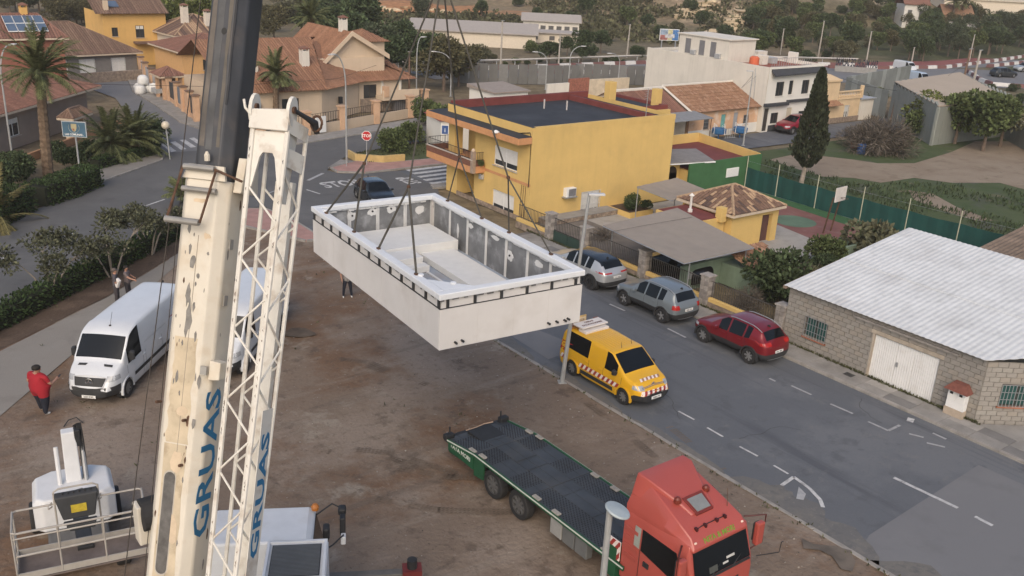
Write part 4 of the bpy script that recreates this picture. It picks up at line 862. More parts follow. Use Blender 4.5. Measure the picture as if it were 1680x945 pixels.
# small white box building, grey cladding fence, brick ruin behind the yellow house
sw=thing('white_hut','small white flat roofed hut standing behind the yellow house','hut',(53.5,72.5,0))
MB().box(53.0,57.0,72.3,76.5,0,2.55).build('wall',WPURE,sw); MB().hexa([(52.8,72.1,2.55),(57.2,72.1,2.55),(57.2,76.7,2.55),(52.8,76.7,2.55),(52.8,72.1,2.68),(57.2,72.1,2.68),(57.2,76.7,2.9),(52.8,76.7,2.9)]).build('roof',M('hut_roof',(.28,.24,.21),.9),sw); MB().box(52.96,52.998,73.3,73.9,1.2,2.0).build('window',PANE,sw)
ru=thing('brick_ruin','roofless ruin of brick and rendered walls behind the yellow house','ruin',(66,77,0))
for a,b,h,m_ in (((64.0,78.0),(66.6,77.5),2.1,WRND),((66.6,77.5),(69.0,77.0),2.6,M('old_brick',(.25,.10,.07),.9,var=.3,sc=6)),((69.0,77.0),(74.2,76.2),2.5,M('old_render',(.52,.44,.33),.9,var=.15,sc=2))):
 a=V(*a,0); b=V(*b,0); d=(b-a).normalized(); n=V(-d.y,d.x,0)*.15; MB().hexa([a-n,b-n,b+n,a+n,a-n+UZ*h,b-n+UZ*(h+.1),b+n+UZ*(h+.1),a+n+UZ*h]).build('wall',m_,ru)
cw=thing('cladding_fence','long grey corrugated fence panels in front of the motorway','fence',(63,94,0)); CLAD=M('fence_cladding',(.13,.13,.125),.7,var=.12,sc=.6,streak=.2); k=0
pl=[(62.5,94.5),(67.5,91.5),(72,89.6),(77,87.8),(77.6,89.2),(86,84.2)]
for a,b in zip(pl[:-1],pl[1:]):
 a=V(*a,0); b=V(*b,0); n_=max(1,int((b-a).length/1.0)); d=(b-a)/n_; q=V(-d.y,d.x,0).normalized()*.04
 for i in range(n_):
  p=a+d*i; h=2.3+random.uniform(-.05,.05); MB().hexa([p+d*.02-q,p+d*.96-q,p+d*.96+q,p+d*.02+q,p+d*.02-q+UZ*h,p+d*.96-q+UZ*h,p+d*.96+q+UZ*h,p+d*.02+q+UZ*h]).build('fence_panel',CLAD if (i%5) else M('fence_cladding_pale',(.18,.18,.175),.7,var=.1),cw)
  # red roofed white kiosk left of the yellow house
kk=thing('kiosk','small white building with maroon roof and parking sign behind the balcony','kiosk',(41.5,62.0,0))
mb=MB(); mb.prism([(40.6,62.4),(41.8,61.7),(46.5,61.2),(46.5,66),(41.5,66)],0,2.6); mb.build('wall',WPURE,kk); mb=MB(); mb.loft([[V(40.4,62.3,2.6),V(41.7,61.5,2.6),V(46.7,61.0,2.6),V(46.7,66.2,2.6),V(41.3,66.2,2.6)],[V(42.6,63.6,3.1),V(43.0,63.3,3.1),V(45.5,63.1,3.1),V(45.5,64.2,3.1),V(43.0,64.2,3.1)]]); mb.build('roof',M('kiosk_roof',(.20,.05,.05),.85,var=.12),kk)
mb=MB(); mb.cbox((42.9,61.45,1.55),(.3,.06,.5)); mb.cbox((43.5,61.4,1.55),(.3,.06,.5)); mb.build('window',PANE,kk)
# ------------------------------------------------------------------ houses on the left
def plainhouse(name,label,p0,rz,Lx,Ly,zw,zr,wall,roofm,wins=(),chim=(),ov=.4,cat='house',inset=None,wid=.26):
 h=thing(name,label,cat,(p0[0],p0[1],0),rz); Mx=WM[h.name]; R3=Mx.to_3x3()
 mb=MB(); faces=((V(0,0,0),V(1,0,0),V(0,-1,0),Lx),(V(Lx,0,0),V(0,1,0),V(1,0,0),Ly),(V(Lx,Ly,0),V(-1,0,0),V(0,1,0),Lx),(V(0,Ly,0),V(0,-1,0),V(-1,0,0),Ly))
 for i,(o,ex,n,L_) in enumerate(faces):
  hl_=[w[1:5] for w in wins if w[0]==i]; wallp(mb,Mx @ o,R3 @ ex,R3 @ n,L_,zw,hl_,.14)
 mb.build('wall',wall,h,fix=False)
 for w in wins:
  o,ex,n,L_=faces[w[0]]; kw=w[5] if len(w)>5 else {}
  window(h,Mx @ o,R3 @ ex,R3 @ n,w[1:5],**kw)
 rf=hip(h,0,Lx,0,Ly,zw,zr,ov,roofm,inset=inset,wid=wid) if zr else None
 for c in chim:chimney(h,*c[:4],w=c[4],mat=c[5])
 return h
BEIGE=M('beige_render',(.55,.44,.325),.9,var=.05,sc=.8,streak=.1); GREYB=M('grey_brown_render',(.27,.22,.185),.9,var=.08,sc=1); TAUPE=M('taupe_wall',(.20,.185,.175),.9,var=.08)
OCH=M('ochre_wall',(.62,.38,.13),.9,var=.06,sc=.8,streak=.12)
ang=atan2(88.19-77.78,21.36-11.96)
h1=plainhouse('house','brown walled house with red tile hip roof behind the tall left palm',(2.2,65.6),ang,26.0,9.0,3.0,5.0,GREYB,T_RED,[(0,14.6,16.1,.9,2.2,dict(drop=.3,fm=FRAME)),(0,6,7.5,.9,2.2,{})],[(13.2,3.4,3.3,6.3,1.1,BEIGE)],.9)
ex=V(cos(ang),sin(ang),0); ny=V(-sin(ang),cos(ang),0); b0=V(2.2,65.6,0)
# porch corner on house 1
mb=MB(); p=b0+ex*19.5-ny*.3
pg=thing('gate_porch','little tiled gate porch on cream pillars by the left palm','gate porch',tuple(p+-ny*2.2),ang)
for x in (-.9,.9):MB().box(x-.25,x+.25,-.25,.25,0,1.9).build('pillar',BEIGE,pg,world=False)
hip(pg,-1.3,1.3,-.5,.5,1.9,2.5,.15,T_BROWN)
rwall=MB().box(-16,15,-3.2,-3.0,0,.55); ow=rwall.build('garden_wall',M('garden_orange',(.40,.22,.12),.9,var=.12),None); ow.location=b0+ex*11; ow.rotation_euler=(0,0,ang); WM[ow.name]=Matrix.Translation(ow.location) @ Matrix.Rotation(ang,4,'Z'); tag(ow,'low orange garden wall in front of the brown walled left house','garden wall')
a2=0.14
plainhouse('house','long low grey house with white shuttered doors and brown tile roof',(13.5,106.5),.14,17.5,10,2.7,5.6,TAUPE,T_BROWN,[(0,11.2,12.9,.2,2.2,dict(drop=1)),(0,14.6,16.2,.2,2.2,dict(drop=1)),(0,8.6,10,.6,2.2,dict(drop=1))],(),.5)
gwl=MB(); gwl.hexa([V(15,104.3,0),V(31.3,106.6,0),V(31.3,106.9,0),V(15,104.6,0),V(15,104.3,1.1),V(31.3,106.6,1.1),V(31.3,106.9,1.1),V(15,104.6,1.1)]); tag(gwl.build('garden_wall',STONE),'low stone garden wall in front of the long grey house','garden wall')
sh=plainhouse('house','red roofed house with solar panels at the far left',(9.5,93.2),0,10.6,7,6.15,7.9,M('brick_red_wall',(.25,.10,.07),.9,var=.1),T_RED,(),[(8.3,3.6,7.2,8.7,.6,OCH)],.4,inset=1.6)
PVM=M('solar_cell',(.09,.13,.19),.25,var=.1,sc=2,spec=.6); Mx=WM[sh.name]
for i in range(4):
 for j in range(2):
  x=6.3+i*.82-j*.0; y=.35+j*1.25; sl_=(7.9-6.15)/3.9; z=lambda yy:6.15+(yy+.4)*sl_+.16
  mb=MB(); P4=[V(x+.02,y,z(y)),V(x+.80,y,z(y)),V(x+.80,y+1.2,z(y+1.2)),V(x+.02,y+1.2,z(y+1.2))]; mb.hexa(P4+[q+UZ*.06 for q in P4]); pn=mb.build('solar_panel',FRAME,sh,world=False)
  mb=MB(); c=sum(P4,V(0,0,0))/4; Q4=[c+(q-c)*.94+UZ*.065 for q in P4]; mb.hexa(Q4+[q+UZ*.008 for q in Q4]); mb.build('solar_cells',PVM,pn,world=False)
tag(MB().hexa([V(25,131,0),V(35.5,134,0),V(35.5,134.4,0),V(25,131.4,0),V(25,131,2.9),V(35.5,134,1.0),V(35.5,134.4,1.0),V(25,131.4,2.9)]).build('boundary_wall',WPURE),'sloping white boundary wall behind the long grey house','wall')
yh=thing('house','tall ochre yellow house with brown tile roof at the upper left','house',(29.9,117.9,0),.0); Mx=WM[yh.name]; R3=Mx.to_3x3()
mb=MB(); wallp(mb,Mx @ V(0,0,0),R3 @ V(1,0,0),R3 @ V(0,-1,0),7.2,6.0,[(3.6,4.6,3.2,4.6),(.9,1.6,3.4,4.4)],.14); wallp(mb,Mx @ V(0,8,0),R3 @ V(0,-1,0),R3 @ V(-1,0,0),8,6.0); wallp(mb,Mx @ V(7.2,0,0),R3 @ V(0,1,0),R3 @ V(1,0,0),8,6.0); mb.build('wall',OCH,yh,fix=False)
window(yh,Mx @ V(0,0,0),R3 @ V(1,0,0),R3 @ V(0,-1,0),(3.6,4.6,3.2,4.6),drop=.3,fm=FRAMED); window(yh,Mx @ V(0,0,0),R3 @ V(1,0,0),R3 @ V(0,-1,0),(.9,1.6,3.4,4.4),fm=FRAMED)
mb=MB(); tiles(mb,[Mx @ V(-.8,-.6,6.0),Mx @ V(7.5,-.6,6.0),Mx @ V(7.5,4.0,8),Mx @ V(-.8,4.0,8)],R3 @ V(0,4.6,2.0),.3); mb.build('roof',T_BROWN,yh,fix=False)
MB().box(.3,.8,.1,.6,6.0,7.4).build('chimney',BEIGE,yh,world=False); MB().box(3.2,5.6,-1.2,-.05,2.6,2.8).build('porch_roof',T_BROWN[0],yh,world=False); mb=MB(); mb.hexa([V(1,.6,6.65),V(2.1,.6,6.65),V(2.1,1.8,7.17),V(1,1.8,7.17),V(1,.6,6.75),V(2.1,.6,6.75),V(2.1,1.8,7.27),V(1,1.8,7.27)]); mb.build('solar_panel',PVM,yh,world=False)
h5=plainhouse('house','white walled house with a mottled tile roof behind the crane boom',(36.5,112.5),.1,8,8,4.0,6.0,M('pale_wall',(.62,.56,.48),.9,var=.06),T_OLD,(),[(2.2,2.4,4.8,7.2,.7,M('pale_wall',(.62,.56,.48))),(4.6,1.4,4.8,6.6,.7,M('pale_wall',(.62,.56,.48)))],.5)
tag(MB().hexa([V(34.5,122.5,0),V(39.5,117.4,0),V(39.7,117.6,0),V(34.7,122.7,0),V(34.5,122.5,2.4),V(39.5,117.4,1.9),V(39.7,117.6,1.9),V(34.7,122.7,2.4)]).build('boundary_wall',M('cream_wall',(.58,.48,.35),.9,var=.06)),'cream boundary wall beyond the villa gates','wall')
bt=thing('blue_shelter','flat blue sheeted shelter roof in front of a light green tree','shelter',(37,124,0)); MB().hexa([V(36,122.5,2.9),V(46,121.5,2.6),V(46.5,125,2.9),V(36,126,3.2),V(36,122.5,3.0),V(46,121.5,2.7),V(46.5,125,3.0),V(36,126,3.3)]).build('roof',M('blue_sheet',(.22,.30,.38),.6,var=.1),bt)
for x,y in ((36.3,122.8),(45.7,121.9),(46,124.7),(36.4,125.6)):MB().tube((x,y,0),(x,y,2.9),.08,n=6).build('post',STEEL,bt)
h6=plainhouse('house','orange rendered house with red tile roof just left of the boom',(33.2,101),.05,8,8,3.6,5.0,M('orange_wall',(.60,.36,.16),.9,var=.06),T_RED,[(0,2.2,3.2,1.6,2.7,dict(fm=FRAMED))],(),.5)
# wall with piers, grey panels, gate house along the villa street
vw=thing('villa_wall','villa street wall of cream piers with grey and dark gate panels','garden wall',(30.8,80,0))
pts=[(30.8,107.5),(29.9,103),(29.2,98.6),(29.2,95.6),(28.9,92.4),(28.6,89.2),(28.3,86.5),(28.0,84),(27.7,81.6)]
PIER=M('pier_peach',(.52,.34,.22),.9,var=.12,sc=2)
for i,(x,y) in enumerate(pts):
 p=MB().box(x-.25,x+.25,y-.25,y+.25,0,2.3).build('pier',PIER,vw,bevel=.02); MB().box(x-.33,x+.33,y-.33,y+.33,2.302,2.42).build('coping',T_BROWN[1],p)
 if i<len(pts)-1:
  x2,y2=pts[i+1]; m_=[GALV,GALV,GALV,GALV,M('gate_dark',(.05,.055,.06),.6),M('gate_blue_grey',(.13,.16,.19),.6),PIER,M('gate_dark',(.05,.055,.06),.6)][i]
  a=V(x,y,0); b=V(x2,y2,0); d=(b-a).normalized()*.27; q=V(-d.y,d.x,0).normalized()*.04; a+=d; b-=d
  MB().hexa([a-q+UZ*.5,b-q+UZ*.5,b+q+UZ*.5,a+q+UZ*.5,a-q+UZ*2.0,b-q+UZ*2.0,b+q+UZ*2.0,a+q+UZ*2.0]).build('panel',m_,vw); q*=3
  MB().hexa([a-q,b-q,b+q,a+q,a-q+UZ*.5,b-q+UZ*.5,b+q+UZ*.5,a+q+UZ*.5]).build('base',PIER,vw)
gh=thing('gate_house','tiny red tiled gate roof over the villa street entrance','gate porch',(29.4,94,0)); hip(gh,-1.1,1.1,-1.3,1.3,2.4,3.1,.2,T_RED)
for x in (-.8,.8):
 for y in (-1,1):MB().box(x-.15,x+.15,y-.15,y+.15,0,2.4).build('pillar',PIER,gh,world=False)
 # ------------------------------------------------------------------ the big beige villa behind the main road
vl=thing('villa','large beige villa with ochre tile roofs and a corner balcony','house',(38.2,78.4,0),.0)
vm=WM[vl.name]
mb=MB(); wallp(mb,V(29.6,77.6,0),V(1,0,0),V(0,-1,0),8.1,3.0,[(4.3,5.9,1.1,2.3),(.4,1.2,1.3,2.4)],.14); wallp(mb,V(37.7,77.6,0),V(.866,.5,0),V(.5,-.866,0),6.2,3.0); wallp(mb,V(43.1,80.7,0),V(1,0,0),V(0,-1,0),4.6,3.0,[(.5,1.9,1.3,2.6)],.14)
mb.box(36.5,46.6,82,92,0,5.0); mb.box(29.6,37,78,90,0,2.9); mb.face([(47.7,80.7,0),(47.7,90,0),(47.7,90,3),(47.7,80.7,3)]); mb.build('wall',BEIGE,vl,fix=False)
window(vl,V(29.6,77.6,0),V(1,0,0),V(0,-1,0),(4.3,5.9,1.1,2.3),fm=FRAMED,drop=.05); window(vl,V(29.6,77.6,0),V(1,0,0),V(0,-1,0),(.4,1.2,1.3,2.4),fm=FRAMED); window(vl,V(43.1,80.7,0),V(1,0,0),V(0,-1,0),(.5,1.9,1.3,2.6),fm=FRAMED)
V_=lambda *p:V(*p)
r=MB(); tiles(r,[V_(29,77.0,3.0),V_(38.0,77.0,3.0),V_(40.5,85.5,6.6),V_(29,85.5,6.6)],(0,8.5,3.6),.26)
tiles(r,[V_(38.0,77.0,3.0),V_(43.8,80.35,3.0),V_(43.0,84.5,4.9),V_(40.6,85.3,6.4)],V(-.5,.866,.42),.26)
tiles(r,[V_(43.2,80.1,3.0),V_(49.3,80.3,3.0),V_(48.0,84.6,4.4),V_(43.2,84.6,4.6)],(0,4.5,1.6),.26)
tiles(r,[V_(49.3,80.3,3.0),V_(49.3,88.5,3.0),V_(46.6,87,4.4),V_(46.6,83,4.4)],(-1,0,.5),.26)
r.build('roof',T_VILLA,vl,fix=False)
# gable block
g0,g1,gr=V(40.2,82.3,4.9),V(46.6,82.3,4.9),V(43.0,82.3,7.4)
mb=MB(); mb.face([V(40.2,82.3,3.2),V(46.6,82.3,3.2),V(46.6,82.3,5.2),gr-UZ*.1,V(40.2,82.3,4.7)]); mb.box(45.4,47.4,83.4,89,3.2,6.3); mb.build('gable_wall',BEIGE,vl,fix=False)
r=MB(); dy=V(0,9,0); ovv=V(0,-.6,0); e0=V(39.3,82.3,4.1); e1=V(47.0,82.3,5.15)
tiles(r,[e0+ovv,gr+ovv,gr+dy,e0+dy][::-1],(gr-e0),.26); tiles(r,[gr+ovv,e1+ovv,e1+dy,gr+dy][::-1],(gr-e1),.26); tiles(r,[V_(29,90,4.7),V_(41,90,4.7),V_(41,85.5,6.58),V_(29,85.5,6.58)],(0,-4.5,1.88),.26)
tiles(r,[V(44.9,83,6.3),V(47.8,83,6.3),V(46.4,86.0,7.2)],(0,3,.9),.26); tiles(r,[V(47.8,83,6.3),V(47.8,89.4,6.3),V(46.4,86.0,7.2)],(-1,0,.65),.26); tiles(r,[V(44.9,89.4,6.3),V(44.9,83,6.3),V(46.4,86,7.2)],(1,0,.65),.26)
r.build('upper_roof',T_VILLA,vl,fix=False)
mb=MB(); b_=V(0,-.62,0)
for p,q in ((e0,gr),(gr,e1)):a=p+b_; c=q+b_; mb.hexa([a-UZ*.35,c-UZ*.35,c-UZ*.35+V(0,.1,0),a-UZ*.35+V(0,.1,0),a+UZ*.1,c+UZ*.1,c+UZ*.1+V(0,.1,0),a+UZ*.1+V(0,.1,0)])
mb.build('barge_board',BEIGE,vl)
chimney(vl,4.9,5.4,6.3,8.6,.65,WRND); chimney(vl,-.5,2.6,3.9,6.2,.7,WRND); chimney(vl,-5.6,2.0,3.9,5.0,.6,WRND)
for (x,y) in ((47.6,80.7),(45.6,80.7)):MB().tube((x,y,1.7),(x,y,3.0),.16,n=10).build('column',WRND,vl)
mb=MB(); mb.box(44.9,48.9,79.2,80.69,1.25,1.6); bb=mb.build('balcony',BEIGE,vl); mb=MB(); mb.box(44.9,48.9,79.2,79.35,1.6,2.2); mb.build('balcony_parapet',BEIGE,bb); MB().box(45.0,45.5,79.1,79.6,1.6,2.6).build('balcony_pier',PIER,bb)
mb=MB(); mb.box(43.2,48.8,80.6,80.69,0,1.3); mb.build('stone_plinth',STONE,vl); mb=MB(); mb.box(46.6,48.4,80.0,80.59,.1,1.2); mb.build('garage_door',M('garage_grey',(.16,.15,.15),.7),vl)
for x,z in ((31.7,1.5),):mb=MB(); mb.box(x-.15,x+.15,77.3,77.59,z,z+.65); mb.build('wall_lamp',DARK,vl)
mb=MB(); mb.cbox((40.1,78.65,1.7),(.3,.3,.6)); mb.build('wall_lamp',DARK,vl)
vf=thing('villa_fence','beige villa street wall with peach piers and dark railings','garden wall',(39,73.8,0)); P5=[(29.4,71.6),(33.8,72.6),(37.8,73.9),(41.9,75.3),(46.3,76.6),(49.6,79.3)]
for i,(x,y) in enumerate(P5):
 p=MB().box(x-.3,x+.3,y-.3,y+.3,0,2.0).build('pier',PIER,vf,bevel=.02); MB().box(x-.38,x+.38,y-.38,y+.38,2.002,2.12).build('coping',PIER,p)
 if i<5:
  x2,y2=P5[i+1]; a=V(x,y,0); b=V(x2,y2,0); d=(b-a).normalized(); a+=d*.32; b-=d*.32; q=V(-d.y,d.x,0)*.12
  MB().hexa([a-q,b-q,b+q,a+q,a-q+UZ*.85,b-q+UZ*.85,b+q+UZ*.85,a+q+UZ*.85]).build('base_wall',BEIGE,vf); rail(vf,[a.to_2d(),b.to_2d()],.87,1.75,.28,DARK,.02)
mb=MB(); mb.box(-.55,.55,-.05,.05,.1,1.45); nb=mb.build('notice_board',FRAME,None); nb.location=(35.1,72.55,.12); nb.rotation_euler=(0,0,.25); tag(nb,'small white notice board leaning on the beige villa wall','notice board')
# ------------------------------------------------------------------ cars and vans
from mathutils.bvhtree import BVHTree
def lerp_tab(tab,x):
 tab=sorted(tab)
 if x<=tab[0][0]:return tab[0][1]
 for (a,ya),(b,yb) in zip(tab[:-1],tab[1:]):
  if x<=b:return ya+(yb-ya)*(x-a)/(b-a)
 return tab[-1][1]
CLADM=M('car_cladding',(.03,.031,.033),.65,var=.15); CGLASS=M('car_glass',(.006,.008,.010),.08,var=.3,sc=.8,spec=.32); RIMD=M('rim_dark',(.05,.05,.052),.4,.5,var=.1); RIMS=M('rim_silver',(.42,.42,.42),.35,.7,var=.1)
LAMPR=M('lamp_red',(.35,.015,.012),.25,var=.1,spec=.6); LAMPW=M('lamp_clear',(.33,.345,.36),.15,var=.1,spec=.7); PLATE=M('number_plate',(.70,.70,.68),.5,var=.03); INK=M('ink_black',(.02,.02,.02),.6)
def carpaint(n,c,rough=.32,metal=.25):return M(n,c,rough,metal,var=.04,sc=1.2,coat=.5,dirt=tuple(x*.75+.04 for x in c),dsc=1.5,damt=.25)
def wheel(par,x,y,r,w,rim=RIMD,spokes=5,spk=RIMS):
 s=1 if y>0 else -1
 key=('tyre',r,w)
 if key not in MESHES:
  MESHES[key]=MB().lathe([(r*.66,-w/2+.01),(r*.93,-w/2),(r,-w/2+.04),(r,w/2-.04),(r*.93,w/2),(r*.66,w/2-.01)],(0,0,0),'y',28,caps=False).mesh('wheel',RUBBER)
  for p in MESHES[key].polygons:p.use_smooth=False
 o=link('wheel',MESHES[key],par,(x,y,r))
 key=('rim',r,w,rim.name,spokes,spk.name,s)
 if key not in MESHES:
  mb=MB(); mb.cur=0; mb.lathe([(r*.68,-w*.35),(r*.68,w/2-.015),(r*.60,w/2-.01),(r*.58,w*.2),(r*.1,w*.16)] if s>0 else [(r*.68,w*.35),(r*.68,-w/2+.015),(r*.60,-w/2+.01),(r*.58,-w*.2),(r*.1,-w*.16)],(0,0,0),'y',24)
  mb.cur=1
  for k in range(spokes):
   a=2*pi*k/spokes; d=V(cos(a),0,sin(a)); t=V(-sin(a),0,cos(a)); yy=V(0,s*(w/2-.03),0); yi=V(0,-s*.03,0)
   for t0 in ((-.05,.05),):mb.hexa([d*r*.12+t*r*t0[0]*1.6+yy+yi,d*r*.12+t*r*t0[1]*1.6+yy+yi,d*r*.64+t*r*t0[1]*2.2+yy+yi,d*r*.64+t*r*t0[0]*2.2+yy+yi,d*r*.12+t*r*t0[0]*1.6+yy,d*r*.12+t*r*t0[1]*1.6+yy,d*r*.64+t*r*t0[1]*2.0+yy,d*r*.64+t*r*t0[0]*2.0+yy])
  mb.lathe([(r*.15,s*(w/2-.06)),(r*.15,s*(w/2-.02)),(r*.08,s*(w/2-.015))],(0,0,0),'y',12)
  MESHES[key]=mb.mesh('rim',[rim,spk])
 link('rim',MESHES[key],o); return o
def islands(bm):
 seen=set(); out=[]
 for f in bm.faces:
  if f in seen:continue
  st=[f]; seen.add(f); g=[]
  while st:
   q=st.pop(); g.append(q)
   for e in q.edges:
    for h in e.link_faces:
     if h not in seen:seen.add(h); st.append(h)
  out.append(g)
 return out
def carbody(par,sp,mats):
 """sp: profile tables; body grown as one smooth cage and cut into body, glass and trim parts"""
 L2,Wd=sp['L']/2,sp['W']/2; xf,xr=sp['wheels']; r=sp['r']; g=sp.get('clear',.22)
 xs=set(sp['xs'])|{L2,L2-.03,-L2,-L2+.03}
 for c in (xf,xr):
  for d in (-r*1.3,-r*1.12,-r*.75,0,r*.75,r*1.12,r*1.3):xs.add(round(c+d,3))
 xs=sorted(x for x in xs if -L2<=x<=L2); out=[xs[0]]
 key=set(sp['xs'])
 for x in xs[1:]:
  if x-out[-1]<.045 and x!=xs[-1]:
   if x in key:out[-1]=x
   continue
  out.append(x)
 xs=out; rings=[]
 cowl,head,rr,tail=sp['cab']
 for x in xs:
  zb=lerp_tab(sp.get('zb',[(-L2,g+.12),(-L2+.35,g),(L2-.35,g),(L2,g+.1)]),x)
  for c in (xf,xr):
   d=abs(x-c)
   if d<r*1.2:zb=max(zb,r+sqrt(max(0,(r*1.14)**2-min(d,r*1.14)**2))*1.0)
  pw=lerp_tab(sp['plan'],x)*Wd; belt=lerp_tab(sp['belt'],x); top=lerp_tab(sp['top'],x)
  if x>cowl or x<tail:
   zbl=top-.05 if x>cowl else min(belt,top-.02); wb=pw-.04; wt=pw-.16; zt=top-.012
  else :
   zbl=belt; wb=pw-.03; rw=sp['roofw']*pw
   if x>head:k=(cowl-x)/(cowl-head)
   elif x<rr:k=max(0,(x-tail)/(rr-tail))*.55+.45
   else :k=1
   wt=(pw-sp.get('ci',.10))*(1-k)+rw*k; zt=top-.045*min(1,k*1.4)
   if zt<zbl+.01:zt=zbl+.01
  zm=max(lerp_tab(sp['mid'],x),zb+.03); zm=min(zm,zbl-.03)
  wl=pw-.06
  h=[(0,zb),(wl,zb),(pw,zm),(wb,zbl),(wt,zt),(wt-sp.get('pil',.08),top-.008),(0,top+sp.get('crown',.02))]
  rings.append([(x,y,z) for y,z in h]+[(x,-y,z) for y,z in h[5:0:-1]])
 n=12; vs=[p for q in rings for p in q]; fs=[]; mi=[]
 def mat(i,k):
  x=(xs[i]+xs[i+1])/2; seg=k if k<6 else 11-k
  if seg==0:return 1
  if seg==1:return 1 if sp.get('clad',True) or (sp.get('bump')==2 and x>L2-.42) else 0
  for nm,a,b,sg in sp['glass']:
   if sg==seg and a<x<b:return 2
  if seg in (4,5) and sp.get('roof2') and tail<x<cowl and lerp_tab(sp['top'],x)>lerp_tab(sp['belt'],x)+.25:return 3
  return 0
 for i in range(len(xs)-1):
  for k in range(n):fs.append((i*n+k,i*n+(k+1)%n,(i+1)*n+(k+1)%n,(i+1)*n+k)); mi.append(mat(i,k))
 for b,rv in ((0,False),((len(xs)-1)*n,True)):
  for k in range(6):
   q=[b+k,b+k+1,b+(n-k-1)%n,b+(n-k)%n]
   if k==0:q=[b,b+1,b+11]
   if k==5:q=[b+5,b+6,b+7]
   fs.append(q); mi.append(1 if k<=sp.get('bump',1) else 0)
 me=bpy.data.meshes.new('t'); me.from_pydata(vs,[],fs); me.polygons.foreach_set('material_index',mi)
 for m in mats:me.materials.append(m)
 bm=bmesh.new(); bm.from_mesh(me); bmesh.ops.recalc_face_normals(bm,faces=bm.faces)
 cr=bm.edges.layers.float.new('crease_edge')
 for e in bm.edges:
  if len(e.link_faces)==2 and e.link_faces[0].material_index!=e.link_faces[1].material_index:e[cr]=.92
 cv=bm.verts.layers.float.new('crease_vert')
 for v in bm.verts:
  if sum(1 for f in v.link_faces if f.material_index==2)==1:v[cv]=.75
 bm.to_mesh(me); bm.free()
 o=bpy.data.objects.new('t',me); COL.objects.link(o); md=o.modifiers.new('s','SUBSURF'); md.levels=2; md.render_levels=2
 ev=o.evaluated_get(bpy.context.evaluated_depsgraph_get()); me2=bpy.data.meshes.new_from_object(ev)
 bm=bmesh.new(); bm.from_mesh(me2); bvh=BVHTree.FromBMesh(bm)
 bpy.data.objects.remove(o); names=['body','cladding','glass','roof_panel']; body=None
 for m_ in range(4):
  b2=bm.copy(); bmesh.ops.delete(b2,geom=[f for f in b2.faces if f.material_index!=m_],context='FACES')
  gs=islands(b2) if m_==2 else [list(b2.faces)]
  for g_ in gs:
   if not g_:continue
   idx={}; vv=[]; ff=[]
   for f in g_:
    q=[]
    for v in f.verts:
     if v.index not in idx:idx[v.index]=len(vv); vv.append(tuple(v.co))
     q.append(idx[v.index])
    ff.append(q)
   me3=bpy.data.meshes.new(names[m_]); me3.from_pydata(vv,[],ff); me3.materials.append(mats[m_]); me3.polygons.foreach_set('use_smooth',[True]*len(ff)); me3.update()
   nm=names[m_]
   if m_==2:
    cx=sum(v[0] for v in vv)/len(vv); cy=sum(v[1] for v in vv)/len(vv)
    nm='side_window' if abs(cy)>.3 else 'windscreen' if cx>(cowl+tail)/2 else 'rear_window'
   ob=link(nm,me3,par)
   if m_==0:body=ob
  b2.free()
 bm.free(); return body,bvh
def shoot(bvh,p,d,off=.006):
 h=bvh.ray_cast(Vector(p),Vector(d))
 if h[0] is None:return None
 n=h[1] if h[1].dot(Vector(d))<0 else -h[1]
 return h[0]+n*off
def decal(mb,bvh,quad,d,nu=3,nv=2,off=.006,far=7):
 q=[Vector(p) for p in quad]; d=Vector(d); g=[]
 for j in range(nv+1):
  for i in range(nu+1):
   a,b=i/nu,j/nv; p=q[0]*(1-a)*(1-b)+q[1]*a*(1-b)+q[2]*a*b+q[3]*(1-a)*b
   h=shoot(bvh,p-d*far,d,off)
   g.append(h)
 m=nu+1; fs=[(j*m+i,j*m+i+1,(j+1)*m+i+1,(j+1)*m+i) for j in range(nv) for i in range(nu)]
 fs=[f for f in fs if all(g[k] is not None for k in f)]
 used=sorted({k for f in fs for k in f}); ix={k:i for i,k in enumerate(used)}
 if fs:mb.add([g[k] for k in used],[tuple(ix[k] for k in f) for f in fs])
def plate(par,c,ex,n,txt,w=.5,h=.11):
 c=Vector(c); ex=Vector(ex).normalized(); n=Vector(n).normalized(); ez=n.cross(ex).normalized(); ez=ez if ez.z>0 else -ez
 mb=MB(); mb.hexa([c-ex*w/2-ez*h/2,c+ex*w/2-ez*h/2,c+ex*w/2+ez*h/2,c-ex*w/2+ez*h/2]+[p+n*.015 for p in (c-ex*w/2-ez*h/2,c+ex*w/2-ez*h/2,c+ex*w/2+ez*h/2,c-ex*w/2+ez*h/2)]); p=mb.build('number_plate',PLATE,par,world=False)
 if txt:
  e2=ex if ex.cross(ez).dot(n)>0 else -ex
  mb=MB(); text_mb(mb,txt,h*.85,c+n*.016-ez*h*.3,e2,ez,.002,bold=.002); mb.build('lettering',INK,p,world=False,fix=False)
def arches(par,sp,mat,wid=.06,off=.012):
 r=sp['r']; Wd=sp['W']/2
 for xc in sp['wheels']:
  pw=lerp_tab(sp['plan'],xc)*Wd
  for s in (1,-1):
   mb=MB(); n=14; vs=[]
   for k in range(n+1):
    a=radians(-12)+radians(204)*k/n
    for rr,y in ((r*1.12,pw-.12),(r*1.12,pw+off),(r*1.12+wid,pw+off),(r*1.12+wid,pw-.08)):vs.append((xc+rr*cos(a),s*y,r+rr*sin(a)))
   mb.add(vs,[(k*4+j,k*4+(j+1)%4,k*4+4+(j+1)%4,k*4+4+j) for k in range(n) for j in range(4)]); mb.build('wheel_arch',mat,par,world=False)
   mb=MB(); mb.lathe([(r*1.1,pw-.14),(r*1.1,pw-.3)] if s>0 else [(r*1.1,-pw+.14),(r*1.1,-pw+.3)],(xc,0,r),'y',18); mb.build('wheel_well',CLADM,par,world=False)
